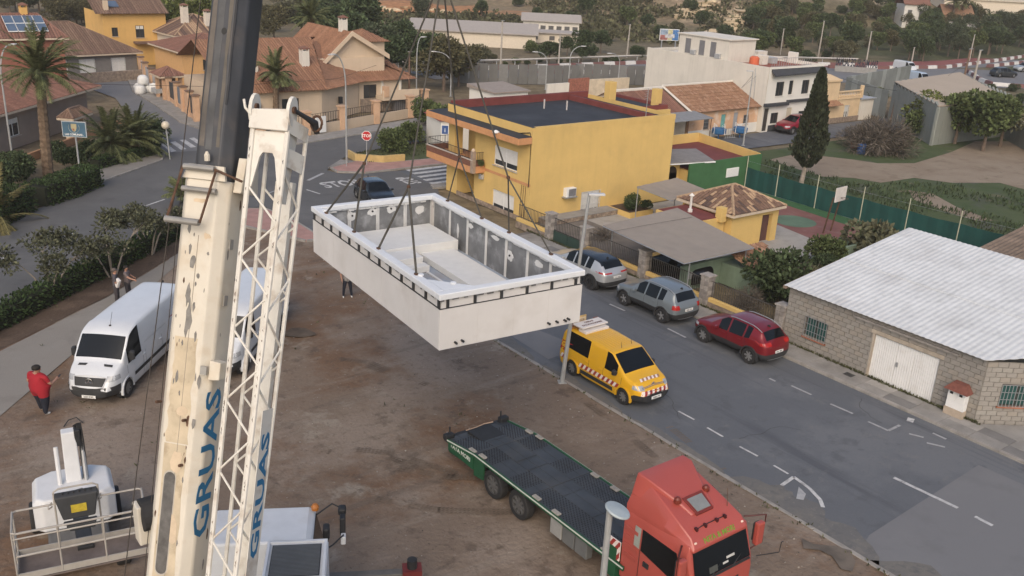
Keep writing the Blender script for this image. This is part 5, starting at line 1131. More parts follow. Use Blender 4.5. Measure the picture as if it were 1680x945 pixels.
def mirrors(par,x,z,y,mat,big=1.0):
 for s in (1,-1):
  mb=MB(); mb.loft([[V(x+.02,s*(y-.06),z-.03),V(x-.06,s*(y-.06),z-.03),V(x-.06,s*(y-.06),z+.03),V(x+.02,s*(y-.06),z+.03)],[V(x+.06,s*(y+.06),z-.06*big),V(x-.08,s*(y+.06),z-.06*big),V(x-.08,s*(y+.06),z+.10*big),V(x+.06,s*(y+.06),z+.08*big)],[V(x+.03,s*(y+.2),z-.04*big),V(x-.08,s*(y+.2),z-.04*big),V(x-.08,s*(y+.2),z+.08*big),V(x+.03,s*(y+.2),z+.06*big)]])
  mb.build('wing_mirror',mat,par,bevel=.02,world=False)
def handles(par,bvh,xs,z,mat):
 for x in xs:
  for s in (1,-1):
   h=shoot(bvh,(x,s*3,z),(0,-s,0),.02)
   if h:MB().cbox(h,(.2,.03,.035)).build('door_handle',mat,par,bevel=.01,world=False)
def seams(par,bvh,xs,z0,z1,mat=INK,slope=0.0):
 for x in xs:
  for s in (1,-1):
   mb=MB(); decal(mb,bvh,[(x,0,z0),(x+.014,0,z0),(x+.014+slope,0,z1),(x+slope,0,z1)],(0,-s,0),1,5,.003);
   if mb.v:mb.build('door_gap',mat,par,world=False)
def seams_h(par,bvh,x0,x1,z,mat=INK,w=.012):
 for s in (1,-1):
  mb=MB(); decal(mb,bvh,[(x0,0,z),(x1,0,z),(x1,0,z+w),(x0,0,z+w)],(0,-s,0),6,1,.003)
  if mb.v:mb.build('painted_shadow_line',mat,par,world=False)
def suv(name,label,loc,rz,paint,sp,rim=(RIMD,5,RIMS),roofm=None,chrome=False,group=None,cat='car',txt='',detail=True,tl='L'):
 t=thing(name,label,cat,loc,rz,group); body,bvh=carbody(t,sp,[paint,CLADM,CGLASS,roofm or paint])
 L2,Wd=sp['L']/2,sp['W']/2
 for x in sp['wheels']:
  for s in (1,-1):wheel(t,x,s*(lerp_tab(sp['plan'],x)*Wd-.105),sp['r'],.22,*rim)
 arches(t,sp,CLADM if sp.get('clad',True) else paint)
 if not detail:return t,bvh
 cowl,head,rr,tail=sp['cab']
 mirrors(t,cowl-.42,lerp_tab(sp['belt'],cowl-.4)+.04*sp.get('mirs',1)**2,Wd-.03,sp.get('mir',paint),sp.get('mirs',1)); handles(t,bvh,sp['hand'],sp['hz'],paint); seams(t,bvh,sp['gaps'],.42,lerp_tab(sp['belt'],0)-.02)
 # roof rails
 if sp.get('rails'):
  for s in (1,-1):
   pts=[]
   for k in range(8):
    x=head-.12-(head-rr-.1)*k/7; h=shoot(bvh,(x,s*(sp['roofw']*Wd-.06),4),(0,0,-1),.045 if 0<k<7 else .012)
    if h:pts.append(h)
   MB().path(pts,.02,6).build('roof_rail',sp['rails'],t,world=False)
   # lamps
 zt=lerp_tab(sp['belt'],tail)
 for s in (1,-1):
  mb=MB()
  for q in sp['tail']:decal(mb,bvh,[(0,s*q[0],q[2]),(0,s*q[1],q[2]),(0,s*q[1],q[3]),(0,s*q[0],q[3])],(1,0,0),4,3,.008)
  for q in sp.get('tails',()):decal(mb,bvh,[(q[0],0,q[2]),(q[1],0,q[2]),(q[1]+q[4],0,q[3]),(q[0]+q[4],0,q[3])],(0,-s,0),3,3,.008)
  if mb.v:mb.build('tail_light',LAMPR,t,world=False)
  mb=MB()
  for q in sp['headl']:decal(mb,bvh,[(q[0],0,q[2]),(q[1],0,q[2]),(q[1],0,q[3]),(q[0],0,q[3])],(0,-s,0),3,2,.008)
  decal(mb,bvh,[(0,s*(Wd-.42),sp['headl'][0][2]),(0,s*(Wd-.14),sp['headl'][0][2]),(0,s*(Wd-.14),sp['headl'][0][3]),(0,s*(Wd-.42),sp['headl'][0][3])],(-1,0,0),3,2,.008)
  if mb.v:mb.build('headlight',LAMPW,t,world=False)
 z=sp['plz']; h=shoot(bvh,(-4,0,z),(1,0,0),.01)
 if h:plate(t,h,(0,1,0),(-1,0,.1),txt)
 mb=MB(); decal(mb,bvh,[(0,-.45,.55),(0,.45,.55),(0,.45,.75),(0,-.45,.75)],(-1,0,0),4,2,.008);
 if mb.v:mb.build('front_grille',DARK,t,world=False)
 h=shoot(bvh,(rr+.15,0,4),(0,0,-1),.0)
 if h:MB().loft([[h+V(.08,-.02,0),h+V(.08,.02,0),h+V(-.1,.02,0),h+V(-.1,-.02,0)],[h+V(-.02,-.008,.09),h+V(-.02,.008,.09),h+V(-.09,.008,.09),h+V(-.09,-.008,.09)]]).build('roof_aerial',DARK,t,world=False)
 mb=MB(); decal(mb,bvh,[(0,-.6,.36),(0,.6,.36),(0,.6,.40),(0,-.6,.40)],(1,0,0),4,1,.012)
 if mb.v:mb.build('bumper_trim',STEEL,t,world=False)
 return t,bvh
SUV1=dict(L=4.42,W=1.87,wheels=(1.32,-1.26),r=.36,clear=.24,xs=[1.02,.95,.25,.17,-.02,-.09,-.88,-.96,-1.02,-1.32,-1.62,-1.75,-2.0,-2.06,1.7,2.0,.5],
top=[(-2.21,.86),(-2.13,1.0),(-2.06,1.08),(-1.72,1.56),(-1.2,1.63),(-.4,1.66),(.22,1.62),(1.0,1.10),(1.6,1.02),(2.0,.92),(2.21,.74)],belt=[(-2.2,.92),(-2.06,1.1),(-1.5,1.16),(-.9,1.05),(1.0,1.0),(1.05,1.0)],
mid=[(-2.2,.62),(0,.66),(2.2,.58)],plan=[(-2.21,.80),(-2.0,.95),(-1.3,1.0),(1.2,1.0),(1.9,.93),(2.1,.82),(2.21,.68)],roofw=.70,cab=(1.02,.22,-1.72,-2.06),crown=.025,
glass=[('w',.25,.95,5),('s',-.02,.62,3),('s',-.88,-.09,3),('s',-1.32,-.96,3),('r',-2.0,-1.75,5)],hand=(-.72,.2),hz=.92,gaps=(.92,-.06,-1.02),rails=STEEL,
tail=[(.58,.84,.84,1.04)],tails=[(-2.12,-1.92,.84,1.04,0)],headl=[(1.78,2.08,.72,.84)],plz=.78)
def shrink(sp,k,kl):
 q=dict(sp); f=lambda T:[(a*k,b) for a,b in T]
 for n in ('top','belt','mid','plan'):q[n]=f(sp[n])
 q.update(L=sp['L']*k,xs=[x*k for x in sp['xs']],cab=tuple(x*k for x in sp['cab']),glass=[(a,b*k,c*k,d) for a,b,c,d in sp['glass']],wheels=tuple(x*kl for x in sp['wheels']),hand=tuple(x*k for x in sp['hand']),gaps=tuple(x*k for x in sp['gaps']),headl=[(a*k,b*k,c,d) for a,b,c,d in sp['headl']],tails=[(a*k,b*k,c,d,e) for a,b,c,d,e in sp['tails']])
 return q
GREYP=carpaint('paint_blue_grey',(.165,.19,.205)); REDP=carpaint('paint_deep_red',(.17,.009,.014)); SILV=carpaint('paint_silver',(.46,.47,.48),.3,.5); BLACKP=carpaint('paint_black',(.015,.018,.022),.25)
suv('parked_car','blue grey SUV with silver roof rails parked between the silver and the red SUV',(31.28,28.90,.028),pi/2,GREYP,shrink(SUV1,.95,.985),txt='4582 LRC',group='cars parked along the right hand kerb')
SUV2=dict(SUV1); SUV2.update(L=4.55,wheels=(1.36,-1.28),top=[(-2.27,.88),(-2.17,1.02),(-2.08,1.10),(-1.66,1.52),(-1.1,1.62),(-.3,1.65),(.28,1.60),(1.06,1.08),(1.6,1.02),(2.0,.92),(2.27,.72)],plan=[(-2.27,.80),(-2.0,.95),(-1.3,1.0),(1.2,1.0),(1.9,.93),(2.15,.80),(2.27,.64)],xs=[1.06,.98,.3,.22,.02,-.05,-.88,-.95,-1.0,-1.25,-1.62,-1.7,-2.0,-2.08,1.7,2.05,.55],
belt=[(-2.2,.94),(-2.08,1.12),(-1.5,1.18),(-.9,1.06),(1.0,.99)],cab=(1.06,.28,-1.66,-2.08),glass=[('w',.3,.98,5),('s',.02,.66,3),('s',-.88,-.05,3),('s',-1.25,-.95,3),('r',-2.0,-1.7,5)],tail=[(.42,.86,.98,1.12)],tails=[(-2.2,-1.85,.98,1.1,.0)],plz=.70,gaps=(.95,-.02,-1.05))
suv('parked_car','deep red SUV parked by the kerb in front of the block warehouse',(31.28,23.75,.028),pi/2,REDP,shrink(SUV2,.925,.985),rim=(RIMD,7,RIMS),txt='2941 MFD',group='cars parked along the right hand kerb')
SUV3=dict(SUV2); SUV3.update(L=4.75,wheels=(1.42,-1.42),r=.38,rails=None,roof2=True,top=[(-2.37,.95),(-2.3,1.12),(-2.2,1.16),(-1.7,1.54),(-1.1,1.62),(-.3,1.65),(.28,1.60),(1.1,1.1),(1.6,1.05),(2.1,.95),(2.37,.74)],plan=[(-2.37,.80),(-2.1,.95),(-1.4,1.0),(1.2,1.0),(1.9,.93),(2.25,.80),(2.37,.64)],cab=(1.1,.28,-1.7,-2.2),tail=[(.3,.86,1.02,1.08)],tails=[(-2.3,-1.9,1.02,1.1,0)],xs=[1.1,1.0,.3,.22,.02,-.05,-.88,-.95,-1.0,-1.35,-1.68,-1.76,-2.1,-2.2,1.7,2.1,.55],glass=[('w',.3,1.0,5),('s',.02,.66,3),('s',-.88,-.05,3),('s',-1.35,-.95,3),('r',-2.1,-1.76,5)],plz=.85)
SUV3['belt']=[(-2.3,1.0),(-2.2,1.12),(-.9,1.08),(1.0,1.02)]
suv('parked_car','silver SUV with black roof parked nearest the pool shell by the kerb',(31.28,34.05,.028),pi/2,SILV,SUV3,rim=(RIMD,5,RIMD),roofm=BLACKP,txt='7310 KVN',group='cars parked along the right hand kerb')
HATCH=dict(SUV1); HATCH.update(L=4.1,W=1.76,r=.31,clear=.18,wheels=(1.25,-1.25),rails=None,clad=False,top=[(-2.05,.7),(-1.98,.88),(-1.9,.95),(-1.45,1.35),(-.9,1.44),(-.2,1.46),(.3,1.42),(1.05,.94),(1.6,.86),(1.9,.76),(2.05,.6)],belt=[(-2,.8),(-1.9,.93),(-.9,.92),(1.0,.88)],mid=[(-2.1,.5),(0,.55),(2.1,.48)],plan=[(-2.05,.8),(-1.8,.95),(-1.2,1.0),(1.1,1.0),(1.75,.93),(1.95,.8),(2.05,.66)],cab=(1.05,.3,-1.45,-1.9),
xs=[1.05,.98,.32,.25,0,-.06,-.82,-.9,-1.15,-1.42,-1.5,-1.8,-1.9,1.6,1.9,.6],glass=[('w',.32,.98,5),('s',0,.7,3),('s',-.82,-.06,3),('s',-1.15,-.9,3),('r',-1.8,-1.5,5)],tail=[(.5,.8,.72,.9)],tails=[],headl=[(1.65,1.9,.62,.72)],plz=.62,hz=.78,gaps=(.9,-.03,-.95))
suv('car','black hatchback on the junction half hidden behind the pool shell',(28.8,51.9,.032),radians(-100),BLACKP,HATCH,txt='')
REDF=carpaint('paint_far_red',(.24,.015,.03))
suv('parked_car','dark red hatchback parked in front of the white house with charcoal bands',(77.4,55.9,.025),radians(178),REDF,SUV1)[0]
# works van, yellow with striped bands
VANY=dict(L=4.75,W=1.88,wheels=(1.52,-1.46),r=.33,clear=.2,clad=False,bump=2,xs=[1.5,1.42,.72,.64,.5,.42,-.32,-.42,-.55,-1.0,-1.75,-1.95,-2.15,-2.28,1.9,2.15,1.0],
top=[(-2.375,.9),(-2.34,1.35),(-2.28,1.6),(-2.15,1.78),(-1.8,1.84),(-.4,1.86),(.66,1.80),(1.5,1.16),(1.95,1.05),(2.2,.92),(2.375,.70)],belt=[(-2.375,.86),(-2.28,1.12),(1.4,1.06),(1.5,1.05)],mid=[(-2.4,.66),(2.4,.62)],plan=[(-2.375,.88),(-2.25,.97),(-1.4,1.0),(1.3,1.0),(2.0,.94),(2.25,.84),(2.375,.68)],roofw=.83,ci=.06,pil=.06,cab=(1.5,.66,-2.15,-2.33),crown=.03,
glass=[('w',.72,1.42,5),('s',.42,1.1,3),('s',-1.95,-.55,3)],hand=(.22,-.6),hz=.95,gaps=(1.36,.34,-.5),rails=None,tail=[(.78,.9,.9,1.3)],headl=[(1.92,2.2,.80,.95)],plz=.5,mir=DARK,mirs=1.5)
YV=carpaint('paint_works_yellow',(.66,.36,.012),.4,.0); STR_R=M('stripe_red',(.30,.035,.03),.5,var=.1); STR_W=M('stripe_white',(.70,.62,.58),.5,var=.05)
vy,bvh=suv('works_van','yellow works van with red and white striped bands and a roof sign',(24.06,24.08,.028),-pi/2,YV,VANY,rim=(RIMD,8,M('steel_rim',(.22,.22,.22),.5,.5)),cat='van',txt='')
for s in (1,-1):
 for (xa,xb) in ((-2.25,-1.9),(-1.08,1.1)):
  x=xa; k=0
  while x<xb:
   mb=MB(); decal(mb,bvh,[(x,0,.56),(x+.125,0,.56),(x+.125+.12,0,.76),(x+.12,0,.76)],(0,-s,0),1,3,.006);
   if mb.v:mb.build('stripe',STR_R if k%2 else STR_W,vy,world=False)
   x+=.125; k+=1
 mb=MB(); decal(mb,bvh,[(-.95,0,.33),(.95,0,.33),(.95,0,.50),(-.95,0,.50)],(0,-s,0),8,2,.02); mb.build('sill_guard',CLADM,vy,world=False)
for k in range(12):
 y=-.72+k*.12; mb=MB(); decal(mb,bvh,[(0,y,.62),(0,y+.12,.62),(0,y+.18,.78),(0,y+.06,.78)],(-1,0,0),2,2,.008);
 if mb.v:mb.build('stripe',STR_R if k%2 else STR_W,vy,world=False)
for k in range(10):
 y=-.5+k*.1; mb=MB(); decal(mb,bvh,[(2.0,y,0),(2.0,y+.1,0),(1.86,y+.16,0),(1.86,y+.06,0)],(0,0,-1),2,2,.008)
 if mb.v:mb.build('stripe',M('stripe_brown',(.30,.16,.10),.5) if k%2 else STR_W,vy,world=False)
mb=MB(); decal(mb,bvh,[(0,-.78,.28),(0,.78,.28),(0,.78,.56),(0,-.78,.56)],(-1,0,0),5,2,.015); mb.build('front_bumper',CLADM,vy,world=False)
for s in (1,-1):
 mb=MB(); decal(mb,bvh,[(1.93,0,.26),(2.33,0,.26),(2.33,0,.56),(1.93,0,.56)],(0,-s,0),5,2,.015)
 if mb.v:mb.build('front_bumper',CLADM,vy,world=False)
h=shoot(bvh,(4,0,.48),(-1,0,0),.02); plate(vy,h,(0,1,0),(1,0,.1),'1508 LTV')
for z in (.86,.89):
 pts=[shoot(bvh,(4,y,z+.03*(1-abs(y)/.5)),(-1,0,0),.012) for y in (-.62,-.4,-.2,0,.2,.4,.62)]
 MB().path([p for p in pts if p],.012,5).build('chrome_bar',MAT_CHROME,vy,world=False)
h=shoot(bvh,(4,0,.93),(-1,0,0),.015); mb=MB()
for dz in (0,.05):mb.path([h+V(0,-.09,dz-.04),h+V(.01,0,dz+.02),h+V(0,.09,dz-.04)],.014,5)
mb.build('chevron_badge',MAT_CHROME,vy,world=False)
for x,y,hh in ((.42,.42,.22),(.55,-.22,.25)):
 h=shoot(bvh,(x,y,4),(0,0,-1),0); MB().tube(h,h+V(-.06,0,hh),.012,.006,n=5).build('roof_aerial',DARK,vy,world=False)
for i in range(9):
 y=-.55+i*.1375; pts=[shoot(bvh,(x,y,4),(0,0,-1),.002) for x in (-1.2,-.8,-.4,0,.4)]; MB().path([p for p in pts if p],.012,4).build('roof_rib',YV,vy,world=False)
WSIGN=M('sign_white',(.66,.61,.57),.6,var=.06); ORL=M('beacon_amber',(.40,.14,.03),.35,var=.2); zz=1.86
sb=MB(); sb.box(-1.55,-1.1,-.62,.62,zz-.02,zz+.1); sg=sb.build('sign_base',WSIGN,vy,bevel=.02,world=False)
mb=MB(); mb.hexa([V(-1.85,-.68,zz+.16),V(-1.25,-.68,zz+.16),V(-1.25,.68,zz+.16),V(-1.85,.68,zz+.16),V(-1.85,-.68,zz+.22),V(-1.25,-.68,zz+.22),V(-1.25,.68,zz+.22),V(-1.85,.68,zz+.22)]); sp_=mb.build('sign_panel',WSIGN,vy,bevel=.01,world=False)
mb=MB(); text_mb(mb,'EXCAVACIONES',.15,(-1.40,0,zz+.222),(0,1,0),(-1,0,0),.003,sx=.95,bold=.004); text_mb(mb,'OBRAS',.15,(-1.62,-.0,zz+.222),(0,1,0),(-1,0,0),.003,bold=.004); mb.build('lettering',M('letter_maroon',(.10,.03,.02),.7),sp_,world=False,fix=False)
mb=MB(); mb.box(-1.98,-1.88,-.7,.7,zz-.12,zz+.06); mb.box(-1.86,-1.5,-.5,.5,zz-.05,zz+.15); mb.build('beacon_bar',M('frame_amber',(.33,.17,.05),.6),vy,bevel=.01,world=False)
mb=MB(); mb.box(-1.99,-1.93,-.55,.1,zz+.08,zz+.42); bp=mb.build('rear_board',M('board_ochre',(.45,.30,.12),.6,var=.2),vy,bevel=.01,world=False)
mb=MB(); mb.box(-1.929,-1.92,-.5,.05,zz+.14,zz+.36); mb.build('board_face',M('board_pale',(.55,.45,.30),.6),bp,world=False); mb=MB(); text_mb(mb,'EFICOR',.13,(-1.919,-.22,zz+.2),(0,1,0),(0,0,1),.003); mb.build('lettering',M('letter_maroon',(.10,.03,.02),.7),bp,world=False,fix=False)
for y in (-.68,.68,.55):MB().lathe([(.07,0),(.08,.08),(.05,.14),(.02,.15)],(-1.93,y,zz+.06),n=10).build('beacon',M('beacon_dark',(.16,.06,.04),.4),vy,world=False)
# long white panel van
VANW=dict(L=6.9,W=2.02,wheels=(2.45,-1.9),r=.36,clear=.26,clad=False,bump=2,xs=[2.62,2.52,1.95,1.86,1.75,1.66,1.2,1.1,.4,-.6,-1.2,-2.6,-3.1,-3.36,2.95,3.2,1.4,2.25],
top=[(-3.45,1.0),(-3.42,2.0),(-3.36,2.28),(-3.2,2.38),(-1,2.44),(1.0,2.44),(1.55,2.38),(1.9,2.24),(2.6,1.42),(3.0,1.24),(3.25,1.08),(3.45,.72)],belt=[(-3.45,1.2),(1.0,1.28),(2.5,1.22),(2.62,1.28)],mid=[(-3.4,.7),(3.4,.66)],plan=[(-3.45,.93),(-3.3,.99),(-1.4,1.0),(2.0,1.0),(2.8,.96),(3.2,.86),(3.45,.66)],roofw=.88,ci=.05,pil=.06,cab=(2.6,1.9,-3.3,-3.42),crown=.03,
glass=[('w',1.92,2.56,5),('s',1.2,2.3,3)],hand=(1.05,-.4),hz=1.12,gaps=(2.35,1.12,.9,-.55),rails=None,tail=[(.85,.95,1.0,1.6)],headl=[(2.85,3.18,.95,1.12)],plz=.5,mir=DARK,mirs=2.6)
WV=carpaint('paint_van_white',(.58,.60,.62),.35,.0); van_dir=radians(229.0); vc=V(6.56,32.62,0); d_=V(cos(van_dir),sin(van_dir),0)
vw_,bvh=suv('delivery_van','long white high roofed panel van parked half on the path',tuple(vc-d_*3.38+UZ*.02),van_dir,WV,VANW,rim=(RIMD,9,M('steel_rim',(.22,.22,.22),.5,.5)),cat='van')
for s in (1,-1):
 mb=MB(); decal(mb,bvh,[(-3.35,0,.62),(1.9,0,.62),(1.9,0,.76),(-3.35,0,.76)],(0,-s,0),16,2,.014); mb.build('side_moulding',CLADM,vw_,world=False)
 mb=MB(); decal(mb,bvh,[(2.9,0,.3),(3.4,0,.3),(3.4,0,.78),(2.9,0,.78)],(0,-s,0),5,3,.015)
 if mb.v:mb.build('front_bumper',CLADM,vw_,world=False)
 seams_h(vw_,bvh,-1.0,.9,1.5,M('van_shadow_line',(.45,.47,.49),.5),.02)  # shadow line along the van side, painted as a thin greyer strip
 mb=MB(); decal(mb,bvh,[(2.72,s*.62,0),(2.72,s*.30,0),(2.82,s*.34,0),(2.82,s*.64,0)],(0,0,-1),3,2,.01); mb.build('bonnet_vent',CLADM,vw_,world=False)
mb=MB(); decal(mb,bvh,[(0,-.86,.32),(0,.86,.32),(0,.86,.76),(0,-.86,.76)],(-1,0,0),7,3,.015); mb.build('front_bumper',CLADM,vw_,world=False)
mb=MB(); decal(mb,bvh,[(0,-.52,.80),(0,.52,.80),(0,.58,1.06),(0,-.58,1.06)],(-1,0,0),6,3,.012); gr=mb.build('front_grille',DARK,vw_,world=False)
pts=[shoot(bvh,(5,y,z),(-1,0,0),.018) for y,z in ((-.52,.79),(-.3,.76),(0,.75),(.3,.76),(.52,.79),(.6,1.07),(.3,1.1),(0,1.11),(-.3,1.1),(-.6,1.07),(-.52,.79))]
MB().path([p for p in pts if p],.022,6).build('grille_surround',WV,gr,world=False)
h=shoot(bvh,(5,0,.93),(-1,0,0),.03); mb=MB(); n_=20; mb.path([h+V(0,.13*cos(2*pi*k/n_),.13*sin(2*pi*k/n_)) for k in range(n_+1)],.013,5)
for a in (90,210,330):mb.path([h,h+V(0,.13*cos(radians(a)),.13*sin(radians(a)))],.014,5)
mb.build('star_badge',MAT_CHROME,gr,world=False)
h=shoot(bvh,(5,0,.42),(-1,0,0),.02); plate(vw_,h,(0,1,0),(1,0,0),'2654 KXL')
h=shoot(bvh,(1.55,.05,5),(0,0,-1),0); mb=MB(); mb.lathe([(.05,0),(.03,.04)],h,n=8); mb.tube(h,h+V(-.25,0,.45),.007,n=5); mb.build('roof_aerial',DARK,vw_,world=False)
YAW_FAR=atan2(-CF.y,-CF.x)+.35
# motorway traffic, small
suv('car','dark saloon on the motorway at the right, left of the silver car',(149.5,71.6,.01),radians(-25),carpaint('paint_far_black',(.025,.03,.035)),HATCH,detail=False)
suv('car','silver car on the motorway at the upper right edge',(161.5,74.0,.01),radians(160),carpaint('paint_far_silver',(.35,.37,.38)),HATCH,detail=False)
suv('van','white van on the motorway above the grey hangars',(138.5,81.6,.01),YAW_FAR,WV,VANW,detail=False,cat='van')[0].scale=(.62,)*3
suv('car','blue and white van roof showing behind the grey cladding wall',(127.5,72.9,.01),YAW_FAR,carpaint('paint_blue_white',(.45,.52,.60)),VANW,detail=False,cat='van')[0].scale=(.62,)*3
suv('parked_car','dark car under the taupe carport roof',(35.8,31.9,.02),pi/2,BLACKP,HATCH,detail=False)
# ------------------------------------------------------------------ pool shell hanging from the crane
PW=M('pool_white',(.60,.585,.57),.7,var=.05,sc=.6,dirt=(.50,.475,.45),dsc=.7,damt=.6); PTOP=M('pool_rim_white',(.66,.68,.70),.6,var=.03); PGREY=M('pool_panel_grey',(.17,.175,.18),.7,var=.25,sc=1.4,dirt=(.42,.43,.44),dsc=1.6,damt=.75)
PUTTY=M('putty_white',(.60,.60,.59),.8,var=.05); PIN=M('pool_inside_white',(.64,.64,.62),.7,var=.04); PFLOOR=M('pool_floor',(.30,.345,.41),.5,var=.15,sc=1.2,dirt=(.22,.185,.15),dsc=.6,damt=.8); BLK_=M('black_frame',(.03,.032,.035),.6)
pz,prz=5.5,radians(-4.6); PLx,PLy,PH=4.9,9.62,1.70
pool=thing('swimming_pool_shell','white prefabricated pool shell with grey inside walls hanging from the crane slings','pool',(13.25,20.21,pz),prz); PM=WM[pool.name]
def pp(*p):return PM @ Vector(p)
T=.16
for nm,a in (('outer_panel',(0,PLx,0,.06)),('outer_panel',(0,PLx,PLy-.06,PLy)),('outer_panel',(0,.06,.062,PLy-.062)),('outer_panel',(PLx-.06,PLx,.062,PLy-.062))):MB().box(*a,0,1.24).build(nm,PW,pool,bevel=.012,world=False)
for k in range(1,4):MB().box(PLx*k/4-.004,PLx*k/4+.004,-.003,.0,.02,1.26).build('panel_joint',M('joint_grey',(.54,.525,.505),.9),pool,world=False)
for k in range(1,5):MB().box(-.003,0,PLy*k/5-.004,PLy*k/5+.004,.02,1.26).build('panel_joint',M('joint_grey',(.50,.48,.46),.9),pool,world=False)
mb=MB(); mb.box(.07,PLx-.07,.07,PLy-.07,.02,.12); mb.build('floor',PFLOOR,pool,world=False)
# recessed band of black studs under the rim
for a in ((.07,PLx-.07,.05,.12),(.07,PLx-.07,PLy-.12,PLy-.05),(.05,.12,.122,PLy-.122),(PLx-.12,PLx-.05,.122,PLy-.122)):MB().box(*a,1.24,1.52).build('upper_panel',PW,pool,world=False)
for k in range(13):
 y=.12+k*(PLy-.24)/12
 for x in (-.01,PLx-.05):MB().box(x,x+.06,y-.035,y+.035,1.243,1.50).build('stud',BLK_,pool,world=False)
for k in range(6):
 x=.25+k*(PLx-.5)/5
 for y in (-.01,PLy-.05):MB().box(x-.035,x+.035,y,y+.06,1.243,1.50).build('stud',BLK_,pool,world=False)
random.seed(3)
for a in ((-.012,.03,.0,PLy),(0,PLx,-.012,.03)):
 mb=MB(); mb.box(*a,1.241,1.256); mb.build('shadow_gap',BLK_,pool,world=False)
mb=MB()
for k in range(26):
 t0=k/26; w=random.uniform(.06,.3); h=random.uniform(.01,.035)
 if k%2:mb.box(-.016,.0,t0*PLy,t0*PLy+w,1.5-h,1.53)
 else :mb.box(t0*PLx,min(PLx,t0*PLx+w),-.016,0,1.5-h,1.53)
stuff(mb.build('sealant_smear',M('sealant',(.12,.12,.12),.8),pool,world=False))
rim=MB(); o_=.045; iw=.24
for a in ((-o_,PLx+o_,-o_,iw),(-o_,PLx+o_,PLy-iw,PLy+o_),(-o_,iw,iw+.001,PLy-iw-.001),(PLx-iw,PLx+o_,iw+.001,PLy-iw-.001)):rim.box(*a,1.52,PH)
rm=rim.build('rim',PTOP,pool,bevel=.025,world=False)
MB().prism([(iw,iw),(iw+.95,iw),(iw,iw+1.0)],1.6,PH-.004).build('corner_ledge',PTOP,rm,world=False)
for x,y in ((.75,.62),(.22,1.6),(.2,8.9)):MB().lathe([(.09,0),(.09,.035),(.06,.05)],(x,y,PH),n=14).build('fitting_cover',PTOP,rm,world=False)
# grey wall panels inside with putty seams
def inner(y0,y1,x,n,s,ax):
 L_=(y1-y0)/n
 for k in range(n):
  a,b=y0+L_*k+.05,y0+L_*(k+1)-.05
  q=(x,x+.03*s) if s>0 else (x-.03,x)
  bx=(q[0],q[1],a,b) if ax=='y' else (a,b,q[0],q[1]); MB().box(*bx,.12,1.519).build('wall_panel',PGREY,pool,world=False)
  for yy in (a-.015,a-.085):
   q2=(x,x+.045*s) if s>0 else (x-.045,x); bx=(q2[0],q2[1],yy,yy+.045) if ax=='y' else (yy,yy+.045,q2[0],q2[1]); MB().box(*bx,.12,1.515).build('putty_seam',PUTTY,pool,world=False)
 q=(x,x+.02*s) if s>0 else (x-.02,x); bx=(q[0],q[1],y0,y1) if ax=='y' else (y0,y1,q[0],q[1]); MB().box(*bx,.12,1.51).build('wall_backing',PUTTY,pool,world=False)
 return L_
inner(.2,PLy-.2,PLx-iw+.14,7,-1,'y'); inner(.2,PLy-.2,iw-.14,7,1,'y'); inner(.2,PLx-.2,PLy-iw+.14,4,-1,'x'); inner(.2,PLx-.2,iw-.14,4,1,'x')
def blob(c,ex,ey,rx,ry,n,t):
 pts=[]
 for k in range(14):a=2*pi*k/14; r=random.uniform(.72,1.1); pts.append(Vector(c)+Vector(ex)*cos(a)*rx*r+Vector(ey)*sin(a)*ry*r)
 return MB().extr(pts,Vector(n)*t)
for x,z in ((1.45,1.2),(2.25,1.28),(3.0,1.3),(4.2,1.15)):
 yb=PLy-iw+.11; blob((x,yb,z),(1,0,0),(0,0,1),.2,.17,(0,-1,0),.012).build('putty_patch',PUTTY,pool,world=False)
 if x<4:MB().lathe([(.035,0),(.035,.03)],(x,yb-.05,z+.03),'y',n=10).build('nozzle',DARK,pool,world=False)
for y,z,rx,ry in ((3.9,.95,.22,.2),(7.5,.8,.08,.3),(6.6,1.25,.2,.1),(4.9,1.3,.3,.08),(2.2,1.2,.25,.12)):
 xb=PLx-iw+.11; blob((xb,y,z),(0,1,0),(0,0,1),rx,ry,(-1,0,0),.012).build('putty_patch',PUTTY,pool,world=False)
 if y==3.9:MB().lathe([(.035,0),(.035,.03)],(xb-.05,y,z+.02),'x',n=10).build('nozzle',DARK,pool,world=False)
for x,z,ry in ((.7,.95,.28),(.85,.75,.2)):blob((x,PLy-iw+.11,z),(1,0,0),(0,0,1),.07,ry,(0,-1,0),.012).build('putty_patch',PUTTY,pool,world=False)
# foam edge putty
mb=MB()
for k in range(40):y=.3+k*.225; mb.box(PLx-iw+.05,PLx-iw+.15,y,y+.21,1.44+random.uniform(0,.05),1.51)
for k in range(18):x=.4+k*.225; mb.box(x,x+.21,PLy-iw+.05,PLy-iw+.15,1.42+random.uniform(0,.06),1.51)
stuff(mb.build('foam_edge',PUTTY,pool,world=False))
# platform, steps and bench inside
MB().box(.45,PLx-iw-.15,7.0,PLy-iw-.1,.13,.64).build('platform',PIN,pool,bevel=.015,world=False)
MB().box(.95,2.6,6.05,6.99,.13,.56).build('step',PIN,pool,bevel=.015,world=False); MB().box(.9,2.65,5.65,6.04,.13,.36).build('step',PIN,pool,bevel=.015,world=False)
MB().box(2.95,4.3,.5,6.99,.13,.36).build('bench',PIN,pool,bevel=.015,world=False)
MB().box(2.50,2.58,.5,5.6,.125,.17).build('floor_batten',PUTTY,pool,world=False)
for x,z in ((.5,.17),(.72,.19),(3.7,.18),(4.0,.18),(4.3,.17),(4.42,.2)):MB().lathe([(.035,-.12),(.035,.02)],(x,-.0,z),'y',n=10).build('pipe_stub',DARK,pool,world=False)
